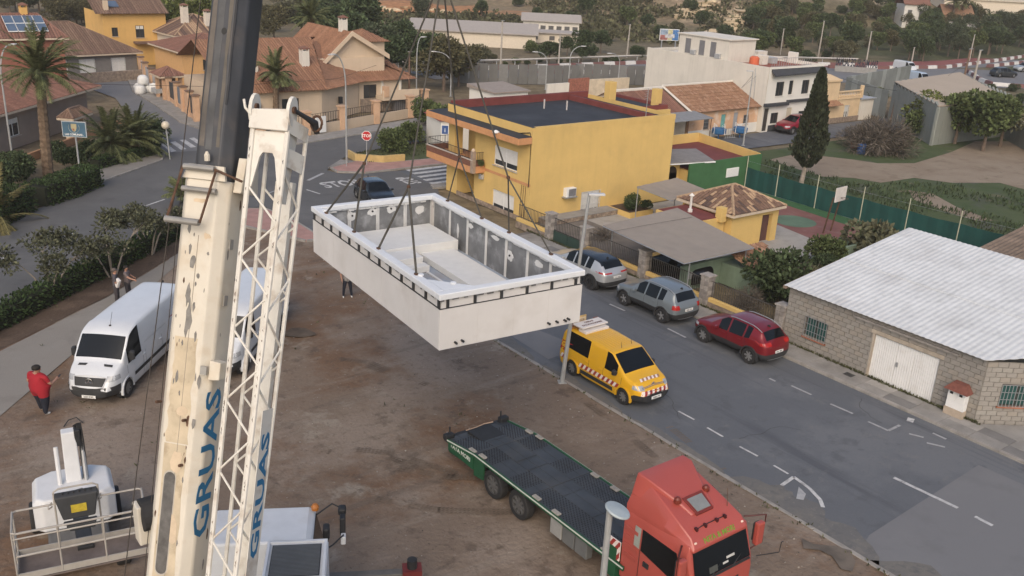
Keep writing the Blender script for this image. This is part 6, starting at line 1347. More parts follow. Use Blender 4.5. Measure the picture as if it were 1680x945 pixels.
# slings
ROPE=M('sling_webbing',(.075,.07,.06),.9,var=.2); hook=pp(PLx/2,PLy/2,0); hook=V(hook.x,hook.y,15.35)
sl_=thing('lifting_slings','dark lifting chains and slings running from the hook to the pool rim','slings',tuple(hook))
for (x,y1,y2) in ((.12,1.7,4.3),(.12,6.2,8.6),(PLx-.1,1.6,4.1),(PLx-.1,5.9,8.4)):
 a=pp(x,y1,PH+.02); b=pp(x,y2,PH+.02); m_=(a+b)/2; nd=m_.lerp(hook,.26)
 MB().tube(nd,hook,.028,n=6).build('chain',ROPE,sl_)
 for q in (a,b):MB().tube(nd,q,.035 if x<1 else .025,n=6).build('sling',ROPE,sl_); MB().cbox(q,(.09,.12,.06)).build('shackle',RUST,sl_)
 MB().lathe([(.03,-.06),(.06,-.03),(.06,.03),(.03,.06)],nd,n=8).build('ring',RUST,sl_)
 # ------------------------------------------------------------------ mobile crane
CRW=M('crane_cream',(.57,.53,.45),.55,var=.08,sc=.8,dirt=(.45,.35,.23),dsc=1.3,damt=.6); CRD=M('boom_grease',(.045,.048,.055),.5,var=.3,sc=.6,streak=.5,dirt=(.12,.10,.085),dsc=1.0,damt=.6); BLUE=M('letter_blue',(.02,.15,.30),.6,var=.08)
b0,baz,bel=V(4.02,14.6,5.37),radians(40),radians(72)
BD=V(cos(baz)*cos(bel),sin(baz)*cos(bel),sin(bel)); BS=V(sin(baz),-cos(baz),0); BN=BS.cross(BD); BN=BN if BN.z>0 else -BN
cr=thing('mobile_crane','old cream white telescopic crane with dark greased inner boom and lattice jib','crane',(6.34,18.3,0),radians(-29))
def bp_(t,s,n):return b0+BD*t+BS*s+BN*n
def bsec(t0,t1,s0,s1,n0,n1,ch=.1,r=0):
 pr=[(s0+ch,n1),(s1-ch*1.4,n1),(s1,n1-ch*1.4),(s1,n0+ch),(s1-ch,n0),(s0+ch,n0),(s0,n0+ch),(s0,n1-ch)]
 return MB().loft([[bp_(t,*p) for p in pr] for t in (t0,t1)])
bs_=bsec(-4.2,7.18,-.45,.42,-.5,.40,.12).build('base_boom',CRW,cr,bevel=.04,seg=3)
MB().box(0,.01,0,.01,0,.01)
bsec(7.16,16.5,-.33,.37,-.42,.33,.12).build('boom_section',CRD,cr,bevel=.03)
bsec(16.5,27,-.29,.33,-.38,.29,.1).build('boom_section',CRD,cr); bsec(27,38,-.25,.29,-.34,.25,.09).build('boom_section',CRD,cr); bsec(38,51,-.21,.25,-.3,.21,.08).build('boom_section',CRD,cr)
mb=MB(); mb.extr([bp_(50.2,-.25,-.3),bp_(51.6,-.25,-.9),bp_(52,-.25,-.1),bp_(51,-.25,.3)],BS*.55); mb.build('boom_head',CRW,cr)
# collar with rollers
GREASE=M('roller_grey',(.30,.29,.27),.45,.4,var=.15)
MB().extr([bp_(7.0,.43,-.45),bp_(7.62,.43,-.35),bp_(7.62,.43,.1),bp_(7.0,.43,.2)],BS*.16).build('collar_plate',CRW,cr,bevel=.02)
mb=MB(); mb.loft([[bp_(7.17,-.42,.36),bp_(7.17,.40,.36),bp_(7.17,.40,.43),bp_(7.17,-.42,.43)],[bp_(7.42,-.34,.36),bp_(7.42,.34,.36),bp_(7.42,.34,.41),bp_(7.42,-.34,.41)]]); mb.build('collar_lip',CRW,cr)
for (t,n,s0,s1,r) in ((7.36,.50,-.36,.22,.055),(6.98,.49,-.36,.28,.05),(6.42,.66,-.52,.12,.06)):MB().tube(bp_(t,s0,n),bp_(t,s1,n),r,n=12).build('rope_roller',GREASE,cr)
for s in (-.50,.13):MB().path([bp_(7.36,s+.12,.50),bp_(6.42,s,.66)],.022,6).build('roller_arm',RUST,cr)
MB().path([bp_(7.36,.2,.5),bp_(7.2,.75,.5)],.022,6).build('roller_arm',RUST,cr)
mb=MB(); mb.lathe([(.05,0),(.05,.1),(.02,.16)],bp_(7.5,.02,.42),n=8); mb.build('bolt',CRW,cr)
# worn patches, slots, studs on the front face
WORN=M('bare_steel_patch',(.20,.19,.175),.6,.2,var=.3,sc=6)
random.seed(12)
def patch(t,s,L_,w,m_,name='paint_chip',nn=11):
 pts=[]
 for k in range(nn):a=2*pi*k/nn; r=random.uniform(.6,1.15); pts.append(bp_(t+cos(a)*L_*r,s+sin(a)*w*r,.402))
 MB().extr(pts,BN*.004).build(name,m_,cr)
for t,s,L_,w in ((5.72,-.07,.14,.06),(5.15,-.10,.22,.055),(4.75,-.05,.34,.07),(4.95,.03,.10,.03),(5.5,.05,.06,.03),(5.35,.02,.05,.02),(6.2,-.1,.04,.015),(4.3,-.12,.06,.02),(3.4,-.08,.05,.02),(5.9,.2,.03,.03)):patch(t,s,L_,w,WORN)
for t,s,L_,w in ((6.8,-.05,.04,.14),(6.2,.15,.06,.08),(3.1,.0,.1,.1),(2.2,.0,.2,.12),(1.0,.05,.3,.10)):patch(t,s,L_,w,M('rust_stain',(.52,.42,.30),.7,var=.15),'rust_stain')
def slot(t0,t1,s,w,m_,name):
 pts=[]
 for k in range(9):a=pi*k/8; pts.append(bp_(t1+w*sin(a),s+w*cos(a),.399))
 for k in range(9):a=pi+pi*k/8; pts.append(bp_(t0+w*sin(a),s+w*cos(a),.399))
 return MB().extr(pts,BN*(.008 if 'insp' in name else .005)).build(name,m_,cr)
slot(.25,1.9,-.1,.125,M('slot_rim',(.40,.37,.32),.6),'slot_edge'); slot(.26,1.89,-.1,.105,M('slot_steel',(.13,.125,.12),.5,.4,var=.35,sc=4),'inspection_slot')
# fix depth of the inner slot so it sits just proud of its edge
cr.children[-1].location=BN*.004 if False else (0,0,0)
for t,s in ((3.2,-.44),(2.95,.1),(2.15,.12)):MB().tube(bp_(t,s,.36),bp_(t,s-.03,.47),.028,n=8).build('stud',RUST,cr)
GR_=M('boom_grime',(.48,.405,.29),.65,var=.15,sc=2.5,dirt=(.22,.165,.105),dsc=2.2,damt=.85)
for t0g,t1g in ((-4,2.5),(2.52,4.4)):pts_=[bp_(t0g+(t1g-t0g)*k/14,-.26+.04*noise.noise(V(k*.9,1,t0g)),.4005) for k in range(15)]+[bp_(t1g-(t1g-t0g)*k/14,.16+.05*noise.noise(V(k*.9,5,t0g)),.4005) for k in range(15)]; MB().extr(pts_,BN*.002).build('grime_streak',GR_,cr)
MB().extr([bp_(-4,-.02,.401),bp_(6.2,-.02,.401),bp_(6.2,-.01,.401),bp_(-4,-.01,.401)],BN*.003).build('seam',M('seam_dark',(.25,.22,.18),.8),cr)
mb=MB(); mb.hexa([bp_(3.7,.42,.1),bp_(4.05,.42,.1),bp_(4.05,.42,.38),bp_(3.7,.42,.38),bp_(3.72,.62,.12),bp_(4.03,.62,.12),bp_(4.03,.62,.36),bp_(3.72,.62,.36)]); mb.build('jib_bracket',CRW,cr,bevel=.02); MB().extr([bp_(3.8,.3,.41),bp_(3.95,.3,.41),bp_(3.95,.42,.41),bp_(3.8,.42,.41)],BN*.05).build('bracket_pin',GREASE,cr)
for t in (6.0,5.0):MB().extr([bp_(t,.421,.0),bp_(t+.18,.421,.0),bp_(t+.18,.421,.12),bp_(t,.421,.12)],BS*.02).build('id_plate',GREASE,cr)
mb=MB(); text_mb(mb,'GRUAS',.70,bp_(2.16,.424,-.12),BD,BN,.004,sx=1.22,bold=.012); mb.build('lettering',BLUE,cr,fix=False)
mb=MB(); mb.path([bp_(-.55,.43,.05),bp_(-.25,.43,.05),bp_(-.25,.43,.2),bp_(-.35,.43,.22)],.012,5); mb.build('grab_handle',GREASE,cr)
ROPED=M('wire_rope',(.05,.042,.036),.7,.2)
ch0=((lambda t:.83+.02*(8.3-t)/8.3,.46),(lambda t:1.47-.12*(8.3-t)/8.3,.46))
for k in range(46):
 t_=random.uniform(-1.5,7.1); z_=random.random(); r_=random.choice((.008,.012,.012,.02,.035))
 if z_<.65:o3=bp_(t_,random.choice((-1,1))*random.uniform(.1,.31)-.02,.4012); e2_=BS; n2_=BN
 else :o3=bp_(t_,.4215,random.uniform(-.3,.22)); e2_=BN; n2_=BS
 pts_=[o3+BD*(r_*3.4*cos(a)*random.uniform(.6,1.2))+e2_*(r_*sin(a)*random.uniform(.5,1.1)) for a in [2*pi*q/7 for q in range(7)]]; MB().extr(pts_,n2_*.002).build('paint_chip',random.choice((WORN,WORN,RUST)),cr)
for k in range(70):
 t_=random.uniform(-1.5,7.8); f_,n_=ch0[k%2]; c_=bp_(t_,f_(t_),n_)+BN*.046; MB().extr([c_+BD*.05*random.uniform(.3,1.4)+BS*.012,c_+BD*.02,c_-BD*.04*random.uniform(.3,1.4)+BS*.008,c_-BS*.012],BN*.003).build('paint_chip',RUST if k%3 else DARK,cr)
for t0g,t1g,sa,sb,c_ in ((7.75,16.4,-.22,-.13,(.115,.10,.085)),(7.7,15.5,-.10,.02,(.075,.077,.08)),(7.75,13,.10,.16,(.10,.088,.072)),(8.5,16.2,.20,.235,(.02,.021,.024))):pts_=[bp_(t0g+(t1g-t0g)*q/20,sa+.018*noise.noise(V(q*.8,1,sa*9)),.3302) for q in range(21)]+[bp_(t1g-(t1g-t0g)*q/20,sb+.022*noise.noise(V(q*.8,5,sb*9)),.3302) for q in range(21)]; MB().extr(pts_,BN*.0025).build('wear_streak',M('boom_wear_%d'%int(c_[0]*1000),c_,.6,var=.35,sc=1.5,streak=.3,dirt=(.05,.052,.058),dsc=1.3,damt=.9),cr)
MB().extr([bp_(9.75+.06*cos(a),.04+.05*sin(a),.333) for a in [2*pi*q/12 for q in range(12)]],BN*.003).build('pin_hole',INK,cr)
# hoist rope at the left of the boom
MB().path([bp_(-4,-.75,.6),bp_(2.0,-.66,.55),bp_(6.5,-.52,.52),bp_(7.36,-.42,.5),bp_(12,-.36,.45),bp_(50,-.3,.3)],.010,5).build('hoist_rope',ROPED,cr)
MB().path([bp_(-4,-.52,.2),bp_(7.2,-.49,.3)],.008,5).build('hoist_rope',ROPED,cr)
# lattice jib folded along the right side
JW=M('jib_cream',(.62,.60,.545),.55,var=.06,sc=2,dirt=(.30,.22,.15),dsc=3.0,damt=.6)
def jl(t):return .83+.02*(8.3-t)/8.3
def jr(t):return 1.47-.12*(8.3-t)/8.3
jn1,jn0=.46,-.14; t0_,t1_=-4.0,8.15
ch={}
for nm,f,n in (('lf',jl,jn1),('rf',jr,jn1),('lb',jl,jn0),('rb',lambda t:jr(t)+.07,jn0)):
 ch[nm]=(f,n); r=.048 if n==jn1 else .04
 MB().path([bp_(t0_,f(t0_),n),bp_(t1_,f(t1_),n)],r,8).build('chord',JW,cr)
t=t0_; k=0; st=.62
def brace(a,ta,b,tb,r=.02):MB().path([bp_(ta,ch[a][0](ta),ch[a][1]),bp_(tb,ch[b][0](tb),ch[b][1])],r,6).build('brace',JW,cr)
while t<7.0:
 brace('lf',t,'rf',t+st); brace('rf',t+st,'lf',t+2*st); brace('rf',t+.3,'rb',t+st+.3); brace('rb',t+st+.3,'rf',t+2*st+.3); brace('lb',t,'rb',t+st); brace('rb',t+st,'lb',t+2*st)
 t+=2*st
pl_=MB().extr([bp_(t0_,1.0,jn0+.05),bp_(7.3,1.07,jn0+.05),bp_(7.3,1.40,jn0+.05),bp_(t0_,1.30,jn0+.05)],-BN*.15).build('inner_beam',JW,cr,bevel=.01)
mb=MB(); mb.extr([bp_(6.9,1.42,jn1-.03),bp_(8.2,1.46,jn1-.03),bp_(8.2,1.40,jn0+.1),bp_(6.9,1.38,jn0+.25)],BS*.03); mb.build('gusset',JW,cr)
# jib head
yoke=[(7.1,jl(7.1)+.02),(8.1,jl(8)+.02),(8.1,jr(8)-.02),(7.1,jr(7)-.02),(7.15,jr(7)-.07),(7.66,jr(7)-.17),(7.74,jr(7)-.22),(7.74,jl(7)+.22),(7.66,jl(7)+.17),(7.15,jl(7)+.07)]
MB().extr([bp_(t,s,jn1-.05) for t,s in yoke],BN*.05).build('yoke_plate',JW,cr)
MB().extr([bp_(8.12,.78,.40),bp_(8.45,.78,.40),bp_(8.5,1.5,.40),bp_(8.12,1.5,.40)],BN*.14).build('head_beam',JW,cr,bevel=.02)
for s,m_ in ((.76,JW),(1.45,JW)):
 pts=[bp_(8.35+.26*sin(a)+.12,s,.46+.17*cos(a)-.06) for a in [2*pi*k/14 for k in range(14)]]; MB().extr(pts,BS*.06).build('head_cheek',m_,cr)
 MB().tube(bp_(8.5,s-.02,.42),bp_(8.5,s+.1,.42),.06,n=10).build('pin',RUST,cr)
MB().tube(bp_(7.98,.9,.3),bp_(7.98,1.12,.3),.09,n=12).build('sheave',RUST,cr); MB().extr([bp_(7.8,1.05,.33),bp_(8.1,1.05,.33),bp_(8.1,1.4,.33),bp_(7.8,1.4,.33)],BN*.06).build('plate',GREASE,cr)
MB().path([bp_(8.5,1.52,.40),bp_(8.42,1.64,.16),bp_(8.36,1.72,-.02),bp_(8.2,1.74,-.12)],[.035,.045,.07,.05],8).build('jib_foot_link',DARK,cr)
MB().path([bp_(8.36+.13*cos(a),1.74+.10*sin(a),-.06) for a in [2*pi*k/12 for k in range(13)]],.025,5).build('jib_eye',RUST,cr)
MB().extr([bp_(8.36,1.5,.40),bp_(8.26,1.58,-.12),bp_(8.02,1.57,-.12),bp_(8.1,1.5,.40)],BN*.05).build('foot_plate',JW,cr); MB().extr([bp_(7.86,1.48,.42),bp_(7.78,1.56,-.1),bp_(7.46,1.55,-.1),bp_(7.55,1.46,.42)],BN*.03).build('gusset',JW,cr)
MB().path([bp_(8.32,.80,.45),bp_(8.46,.66,.48),bp_(8.6,.62,.48)],.025,6).build('hook_bar',JW,cr)
mb=MB(); text_mb(mb,'GRUAS',.40,bp_(1.75,1.475,-.05),BD,BN,.004,sx=1.8,bold=.01); lt_=mb.build('lettering',BLUE,cr,fix=False)
MB().extr([bp_(-4,1.46,-.12),bp_(3.3,1.46,-.12),bp_(3.3,1.46,.30),bp_(-4,1.46,.30)],BS*.014).build('name_board',JW,cr)
# carrier, cab, outrigger in the crane's own axes (x forward)
CM=WM[cr.name]; WCAB=M('cab_white',(.58,.60,.62),.5,var=.04,dirt=(.40,.37,.33),dsc=1.2,damt=.3)
MB().box(-1.6,1.1,-9.5,1.4,.6,1.35).build('chassis',M('chassis_grey',(.22,.21,.20),.7,var=.15),cr,bevel=.05,world=False)
MB().box(-1.5,-.3,-3.4,-1.4,1.36,1.9).build('engine_deck',WCAB,cr,bevel=.05,world=False)
cab_pts=[(-.6,1.36),(2.0,1.36),(2.05,2.0),(1.85,2.9),(1.7,3.0),(-.5,3.0),(-.6,2.9)]
mb=MB(); mb.extr([V(x,-.15,z) for x,z in cab_pts],(0,1.45,0)); cab_=mb.build('cab',WCAB,cr,bevel=.06,seg=3,world=False)
mb=MB(); mb.hexa([V(2.03,-.05,2.0),V(2.03,1.2,2.0),V(1.84,1.2,2.85),V(1.84,-.05,2.85),V(2.06,-.05,2.02),V(2.06,1.2,2.02),V(1.87,1.2,2.86),V(1.87,-.05,2.86)]); mb.build('windscreen',CGLASS,cab_,world=False)
# grille deck beside the cab
mb=MB(); mb.box(.55,1.95,-1.6,-.18,1.36,2.72); hood=mb.build('radiator_housing',WCAB,cr,bevel=.03,world=False)
MB().box(.68,1.80,-1.48,-.32,2.722,2.75).build('grille_frame',DARK,hood,world=False)
for k in range(24):y=-1.46+k*.048; MB().box(.70,1.78,y,y+.02,2.751,2.765).build('grille_slat',M('grille_grey',(.10,.11,.12),.6),hood,world=False)
for y in (-1.57,-.21):MB().box(.57,1.93,y-.03,y+.03,2.722,2.78).build('frame_bar',WCAB,hood,world=False)
for x in (.59,1.89):MB().box(x-.03,x+.03,-1.54,-.24,2.722,2.781).build('frame_bar',WCAB,hood,world=False)
for x in (.9,1.5):MB().path([V(x-.2,-1.66,2.5),V(x-.2,-1.75,2.5),V(x+.2,-1.75,2.5),V(x+.2,-1.66,2.5)],.018,5).build('handrail',STEEL,hood,world=False)
hood.location=(.28,.10,.22)
mb=MB(); mb.lathe([(.09,0),(.10,.08),(.06,.15),(.01,.16)],(1.85,1.15,3.0),n=12); mb.build('beacon',M('beacon_orange',(.45,.16,.03),.35),cab_,world=False)
for (pts) in ([(1.8,1.2,2.75),(2.25,1.45,2.95),(2.5,1.3,2.9)],[(1.9,.1,2.4),(2.3,.35,2.5),(2.55,.75,2.5)]):MB().path([V(*p) for p in pts],.02,6).build('mirror_arm',DARK,cab_,world=False)
MB().cbox((2.52,1.02,2.62),(.14,.24,.5)).build('mirror',DARK,cab_,bevel=.03,world=False); MB().cbox((2.5,1.3,2.85),(.2,.24,.2)).build('mirror',DARK,cab_,bevel=.05,world=False); MB().cbox((2.14,.62,2.7),(.16,.3,.34)).build('mirror',DARK,cab_,bevel=.05,world=False); MB().cbox((2.54,.80,2.35),(.12,.2,.22)).build('mirror_back',WCAB,cab_,bevel=.02,world=False)
for k in range(3):MB().path([V(-.6,-.5-.12*k,1.5),V(-.35,-.7-.1*k,2.0),V(.1,-.75-.1*k,1.7),V(.45,-.9-.05*k,1.45)],.03,6).build('hydraulic_hose',DARK,cr,world=False)
MB().path([V(-.1,.9,1.4),V(-.2,-1.2,1.4),V(.5,-1.5,1.4)],.05,6).build('exhaust',RUST,cr,world=False)
for y in (.2,-2.2,-6.2,-8):
 for s in (1,-1):w_=wheel(cr,-.25+s*1.25,y,.6,.42,M('crane_rim',(.3,.3,.3),.6),8); w_.rotation_euler=(0,0,pi/2)
mb=MB(); mb.lathe([(1.1,0),(1.1,.35)],(-.4,-5.2,1.36),n=24); mb.build('slew_ring',STEEL,cr,world=False); MB().box(-1.2,.3,-6.6,-4.2,1.72,2.2).build('turntable',CRW,cr,bevel=.05,world=False)
a=at(530,944,.9); b=at(676,936,.9); q=(b-a).normalized(); nn=V(-q.y,q.x,0)
mb=MB(); mb.hexa([a-nn*.12-UZ*.2,b-nn*.12-UZ*.2,b+nn*.12-UZ*.2,a+nn*.12-UZ*.2,a-nn*.12,b-nn*.12,b+nn*.12,a+nn*.12]); mb.build('outrigger_beam',M('beam_dark',(.10,.095,.09),.6,var=.2),cr,bevel=.02)
mb=MB(); mb.tube(V(b.x,b.y,.1),V(b.x,b.y,1.25),.13,n=14); mb.tube(V(b.x,b.y,0),V(b.x,b.y,.1),.35,n=18); mb.build('outrigger_jack',DARK,cr)
MB().hexa([b+nn*.2-UZ*.25+q*-.25,b+nn*.2-UZ*.25+q*.25,b-nn*.2-UZ*.25+q*.25,b-nn*.2-UZ*.25-q*.25,b+nn*.2+UZ*.1-q*.25,b+nn*.2+UZ*.1+q*.25,b-nn*.2+UZ*.1+q*.25,b-nn*.2+UZ*.1-q*.25]).build('jack_sleeve',M('sleeve_red',(.12,.02,.02),.5),cr)
hb=thing('hook_block','crane hook block hanging above the pool slings','hook block',tuple(hook+UZ*.3)); MB().cbox(hook+UZ*.9,(.5,.35,.9)).build('sheave_case',M('block_yellow',(.5,.35,.05),.6),hb,bevel=.05); MB().path([hook+UZ*.45,hook+UZ*.2,hook+V(.12,0,.05),hook+V(.0,0,-.08),hook+V(-.1,0,.02)],.05,8).build('hook',STEEL,hb);
tip=bp_(51.5,0,-.5);
for d in (-.15,.15):MB().tube(hook+V(d,0,1.3),V(tip.x+d,tip.y,tip.z),.014,n=5).build('hoist_rope',RUST,hb)
# ------------------------------------------------------------------ car transporter lorry
LRED=carpaint('paint_lorry_red',(.35,.068,.052),.5,.0); DECK=M('deck_steel',(.055,.062,.072),.55,.3,var=.2,sc=1.2,dirt=(.09,.09,.09),dsc=1.0); HOLE=M('deck_hole',(.008,.008,.009),.9); LGRN=M('trailer_green',(.014,.075,.034),.6,var=.12); WOODB=M('block_pale',(.42,.36,.29),.9,var=.2)
lo=thing('car_transporter','red cabbed car transporter lorry with a long empty dark green edged deck','lorry',(16.48,13.0,.0),-pi/2)
# local x forward (= -v), local y left (= +u).  deck from x=-9.7 to -1.6
def dz(x):return 1.12-.00*max(0,x)-.26*max(0,(-7.9-x)/1.8)
xs=[-9.75,-8.08,-5.25,-1.55]
for i in range(3):
 a,b=xs[i]+.012,xs[i+1]-.012
 mb=MB()
 for k in range(6):
  y0=-1.19+k*.397; x0,x1=a,b
  m_=MB(); m_.hexa([V(x0,y0+.004,dz(x0)-.07),V(x1,y0+.004,dz(x1)-.07),V(x1,y0+.393,dz(x1)-.07),V(x0,y0+.393,dz(x0)-.07),V(x0,y0+.004,dz(x0)),V(x1,y0+.004,dz(x1)),V(x1,y0+.393,dz(x1)),V(x0,y0+.393,dz(x0))]); m_.build('deck_plank',DECK,lo,bevel=.01,seg=1,world=False)
  # punched grip holes, too small to count: one part
mb=MB(); random.seed(2)
def holes(xa,xb,ya,yb):
 i=0; x=xa
 while x<xb:
  y=ya+(.05 if i%2 else 0)
  while y<yb:
   z=dz(x)+.003; mb.add([(x-.03,y-.014,z),(x+.03,y-.014,z),(x+.03,y+.014,z),(x-.03,y+.014,z)],[(0,1,2,3)]); y+=.10
  x+=.075; i+=1
for xa,xb in ((-9.3,-8.2),(-8.0,-7.2),(-6.3,-5.6),(-5.15,-1.7)):
 for ya,yb in ((-1.12,-.42),(.45,1.14)):holes(xa,xb,ya,yb)
stuff(mb.build('grip_holes',HOLE,lo,world=False,fix=False))
for x in (-8.6,-7.0,-6.4,-4.7,-3.4,-3.0,-2.2):
 mb=MB(); mb.hexa([V(x,-.4,dz(x)+.002),V(x+.03,-.4,dz(x)+.002),V(x+.03,.42,dz(x)+.002),V(x,.42,dz(x)+.002),V(x,-.4,dz(x)+.012),V(x+.03,-.4,dz(x)+.012),V(x+.03,.42,dz(x)+.012),V(x,.42,dz(x)+.012)]); mb.build('deck_rib',DECK,lo,world=False)
for s in (1,-1):
 mb=MB(); P_=[-9.6,-8.08,-1.2]
 for a,b in zip(P_[:-1],P_[1:]):mb.hexa([V(a,s*1.2,dz(a)-.10),V(b,s*1.2,dz(b)-.10),V(b,s*1.26,dz(b)-.10),V(a,s*1.26,dz(a)-.10),V(a,s*1.2,dz(a)+.03),V(b,s*1.2,dz(b)+.03),V(b,s*1.26,dz(b)+.03),V(a,s*1.26,dz(a)+.03)])
 mb.build('side_rail',LGRN,lo,bevel=.01,world=False)
 mb=MB()
 for a,b in zip(P_[:-1],P_[1:]):mb.hexa([V(a,s*1.262,dz(a)-.02),V(b,s*1.262,dz(b)-.02),V(b,s*1.275,dz(b)-.02),V(a,s*1.275,dz(a)-.02),V(a,s*1.262,dz(a)+.02),V(b,s*1.262,dz(b)+.02),V(b,s*1.275,dz(b)+.02),V(a,s*1.275,dz(a)+.02)])
 mb.build('edge_strip',M('edge_pale',(.55,.58,.52),.6),lo,world=False)
 mb=MB(); mb.hexa([V(-9.55,s*1.19,.42),V(-8.12,s*1.19,.52),V(-8.12,s*1.25,.52),V(-9.55,s*1.25,.55),V(-9.55,s*1.19,dz(-9.55)-.11),V(-8.12,s*1.19,1.0),V(-8.12,s*1.25,1.0),V(-9.55,s*1.25,dz(-9.55)-.11)]); tp=mb.build('tail_panel',LGRN,lo,world=False)
 mb=MB(); mb.hexa([V(-8.06,s*1.19,.35),V(-7.55,s*1.19,.42),V(-7.55,s*1.25,.42),V(-8.06,s*1.25,.35),V(-8.06,s*1.19,1.01),V(-7.55,s*1.19,1.01),V(-7.55,s*1.25,1.01),V(-8.06,s*1.25,1.01)]); mb.build('wing_panel',LGRN,lo,world=False)
 mb=MB(); text_mb(mb,'TATA MORI',.22,(-8.85,s*1.252,.72),(-s,0,0),(0,0,1),.003,bold=.004); mb.build('lettering',M('letter_pale',(.55,.58,.52),.7),tp,world=False,fix=False)
 for x in (-8.3,-7.75,-5.0,-4.1,-2.0):MB().cbox((x,s*1.14,dz(x)+.04),(.3,.14,.05)).build('wheel_chock',WOODB,lo,bevel=.01,world=False)
 for x in (-4.3,-3.75,-3.2):MB().box(x,x+.5,s*1.05-.12,s*1.05+.12,.4,.95).build('locker',M('locker_grey',(.12,.125,.125),.6) if x>-4.2 else M('locker_pale',(.26,.26,.25),.6),lo,bevel=.02,world=False)
 MB().cbox((-9.72,s*1.12,.92),(.22,.34,.2)).build('rear_lamp_cluster',DARK,lo,bevel=.03,world=False); MB().tube(V(-9.78,s*1.05,1.0),V(-9.78,s*1.05,1.22),.03,n=6).build('rear_peg',DARK,lo,world=False)
MB().box(-9.6,-1.4,-.45,.45,.55,1.0).build('chassis',DARK,lo,world=False); MB().box(-9.9,-9.6,-1.2,1.2,.72,.84).build('rear_beam',DARK,lo,world=False)
MB().path([V(-9.7,-.45,.95),V(-9.62,-.1,1.0),V(-9.72,.3,.97),V(-9.6,.6,1.02)],.02,6).build('lashing_strap',M('strap_tan',(.35,.25,.18),.8),lo,world=False)
for x in (-7.1,-5.78,-.35):
 for s in (1,-1):wheel(lo,x,s*1.06,.48,.3,M('lorry_rim',(.06,.06,.06),.6),8,M('lorry_hub',(.09,.09,.09),.6))
 if x<-1:
  for s in (1,-1):
   mb=MB(); vs=[]; n=12
   for k in range(n+1):
    a=radians(20)+radians(140)*k/n
    for y in (s*.9,s*1.22):vs.append((x+.56*cos(a),y,.48+.56*sin(a)))
   mb.add(vs,[(2*k,2*k+1,2*k+3,2*k+2) for k in range(n)]); mb.build('mudguard',DARK,lo,world=False)
   # cab: sections along x, each an outline of half width / height pairs
def csec(x,w,zb,zs,zt,wt):return [V(x,-w,zb),V(x,-w,zs),V(x,-wt,zt),V(x,wt,zt),V(x,w,zs),V(x,w,zb)]
mb=MB(); mb.loft([csec(-1.42,1.16,.75,2.7,2.95,1.05),csec(.35,1.18,.6,2.7,2.95,1.05),csec(.72,1.16,.55,2.55,2.85,1.05),csec(.98,1.10,.5,1.95,2.02,1.06),csec(1.05,1.06,.5,1.7,1.8,1.0)])
cb=mb.build('cab',LRED,lo,bevel=.09,seg=4,world=False)
mb=MB(); mb.loft([csec(-1.44,1.12,2.72,2.95,3.55,.80),csec(-1.0,1.12,2.72,3.0,3.62,.80),csec(-.1,1.10,2.72,2.98,3.30,.88),csec(.62,1.06,2.72,2.86,3.02,.94),csec(.82,1.0,2.70,2.76,2.80,.95)]); rf=mb.build('roof',LRED,cb,bevel=.13,seg=5,world=False)
mb=MB(); mb.loft([[V(-1.44,-1.0,3.2),V(-1.44,1.0,3.2),V(-1.44,.84,3.78),V(-1.44,-.84,3.78)],[V(-1.1,-1.0,3.2),V(-1.1,1.0,3.2),V(-1.1,.84,3.77),V(-1.1,-.84,3.77)],[V(-.25,-.56,3.25),V(-.25,.56,3.25),V(-.25,.5,3.42),V(-.25,-.5,3.42)],[V(.15,-.44,3.15),V(.15,.44,3.15),V(.15,.40,3.24),V(.15,-.40,3.24)]]); sp2=mb.build('roof_spoiler',LRED,rf,bevel=.10,seg=5,world=False)
for o in (cb,rf,sp2):
 o.data.polygons.foreach_set('use_smooth',[True]*len(o.data.polygons)); o.modifiers['b'].harden_normals=True
mb=MB(); mb.hexa([V(-.30,-.36,3.40),V(.20,-.30,3.18),V(.20,.30,3.18),V(-.30,.36,3.40),V(-.28,-.36,3.47),V(.22,-.30,3.245),V(.22,.30,3.245),V(-.28,.36,3.47)]); mb.build('roof_hatch_frame',M('hatch_red_dark',(.16,.025,.02),.6),rf,bevel=.01,world=False)
mb=MB(); mb.hexa([V(-.2,-.27,3.43),V(.16,-.24,3.27),V(.16,.24,3.27),V(-.2,.27,3.43),V(-.2,-.27,3.45),V(.16,-.24,3.29),V(.16,.24,3.29),V(-.2,.27,3.45)]); mb.build('roof_hatch',M('hatch_glass',(.20,.21,.21),.3),rf,world=False)
for y in (-.52,.52):mb=MB(); mb.lathe([(.1,0),(.09,.1),(.05,.15),(.01,.16)],(-.28,y,3.40),n=10); mb.build('beacon',M('beacon_red',(.14,.025,.015),.4),rf,world=False)
for y in (-.62,-.3,.12,.42):mb=MB(); mb.cbox((.50,y,3.09),(.1,.07,.1)); mb.build('roof_lamp',M('lamp_maroon',(.05,.008,.008),.5),rf,bevel=.015,world=False)
MB().path([V(.48,-.62,3.06),V(.48,-.4,3.10),V(.48,.0,3.10),V(.48,.42,3.09)],.012,5).build('lamp_wire',DARK,rf,world=False)
for y in (-.86,.86):mb=MB(); mb.cbox((.70,y,2.90),(.09,.09,.05)); mb.build('marker_lamp',M('marker_pale',(.8,.62,.5),.3),rf,bevel=.02,world=False)
MB().tube(V(.30,.75,3.05),V(.18,.80,3.62),.012,.006,n=5).build('aerial',RUST,rf,world=False); MB().tube(V(.45,.98,2.95),V(-.4,.9,3.35),.015,n=5).build('cable',DARK,rf,world=False)
MB().box(-1.43,.5,-1.135,-1.10,2.715,2.745).build('gutter',M('gutter_dark',(.06,.012,.01),.6),cb,world=False); MB().box(-1.43,.5,1.10,1.135,2.715,2.745).build('gutter',M('gutter_dark',(.06,.012,.01),.6),cb,world=False)
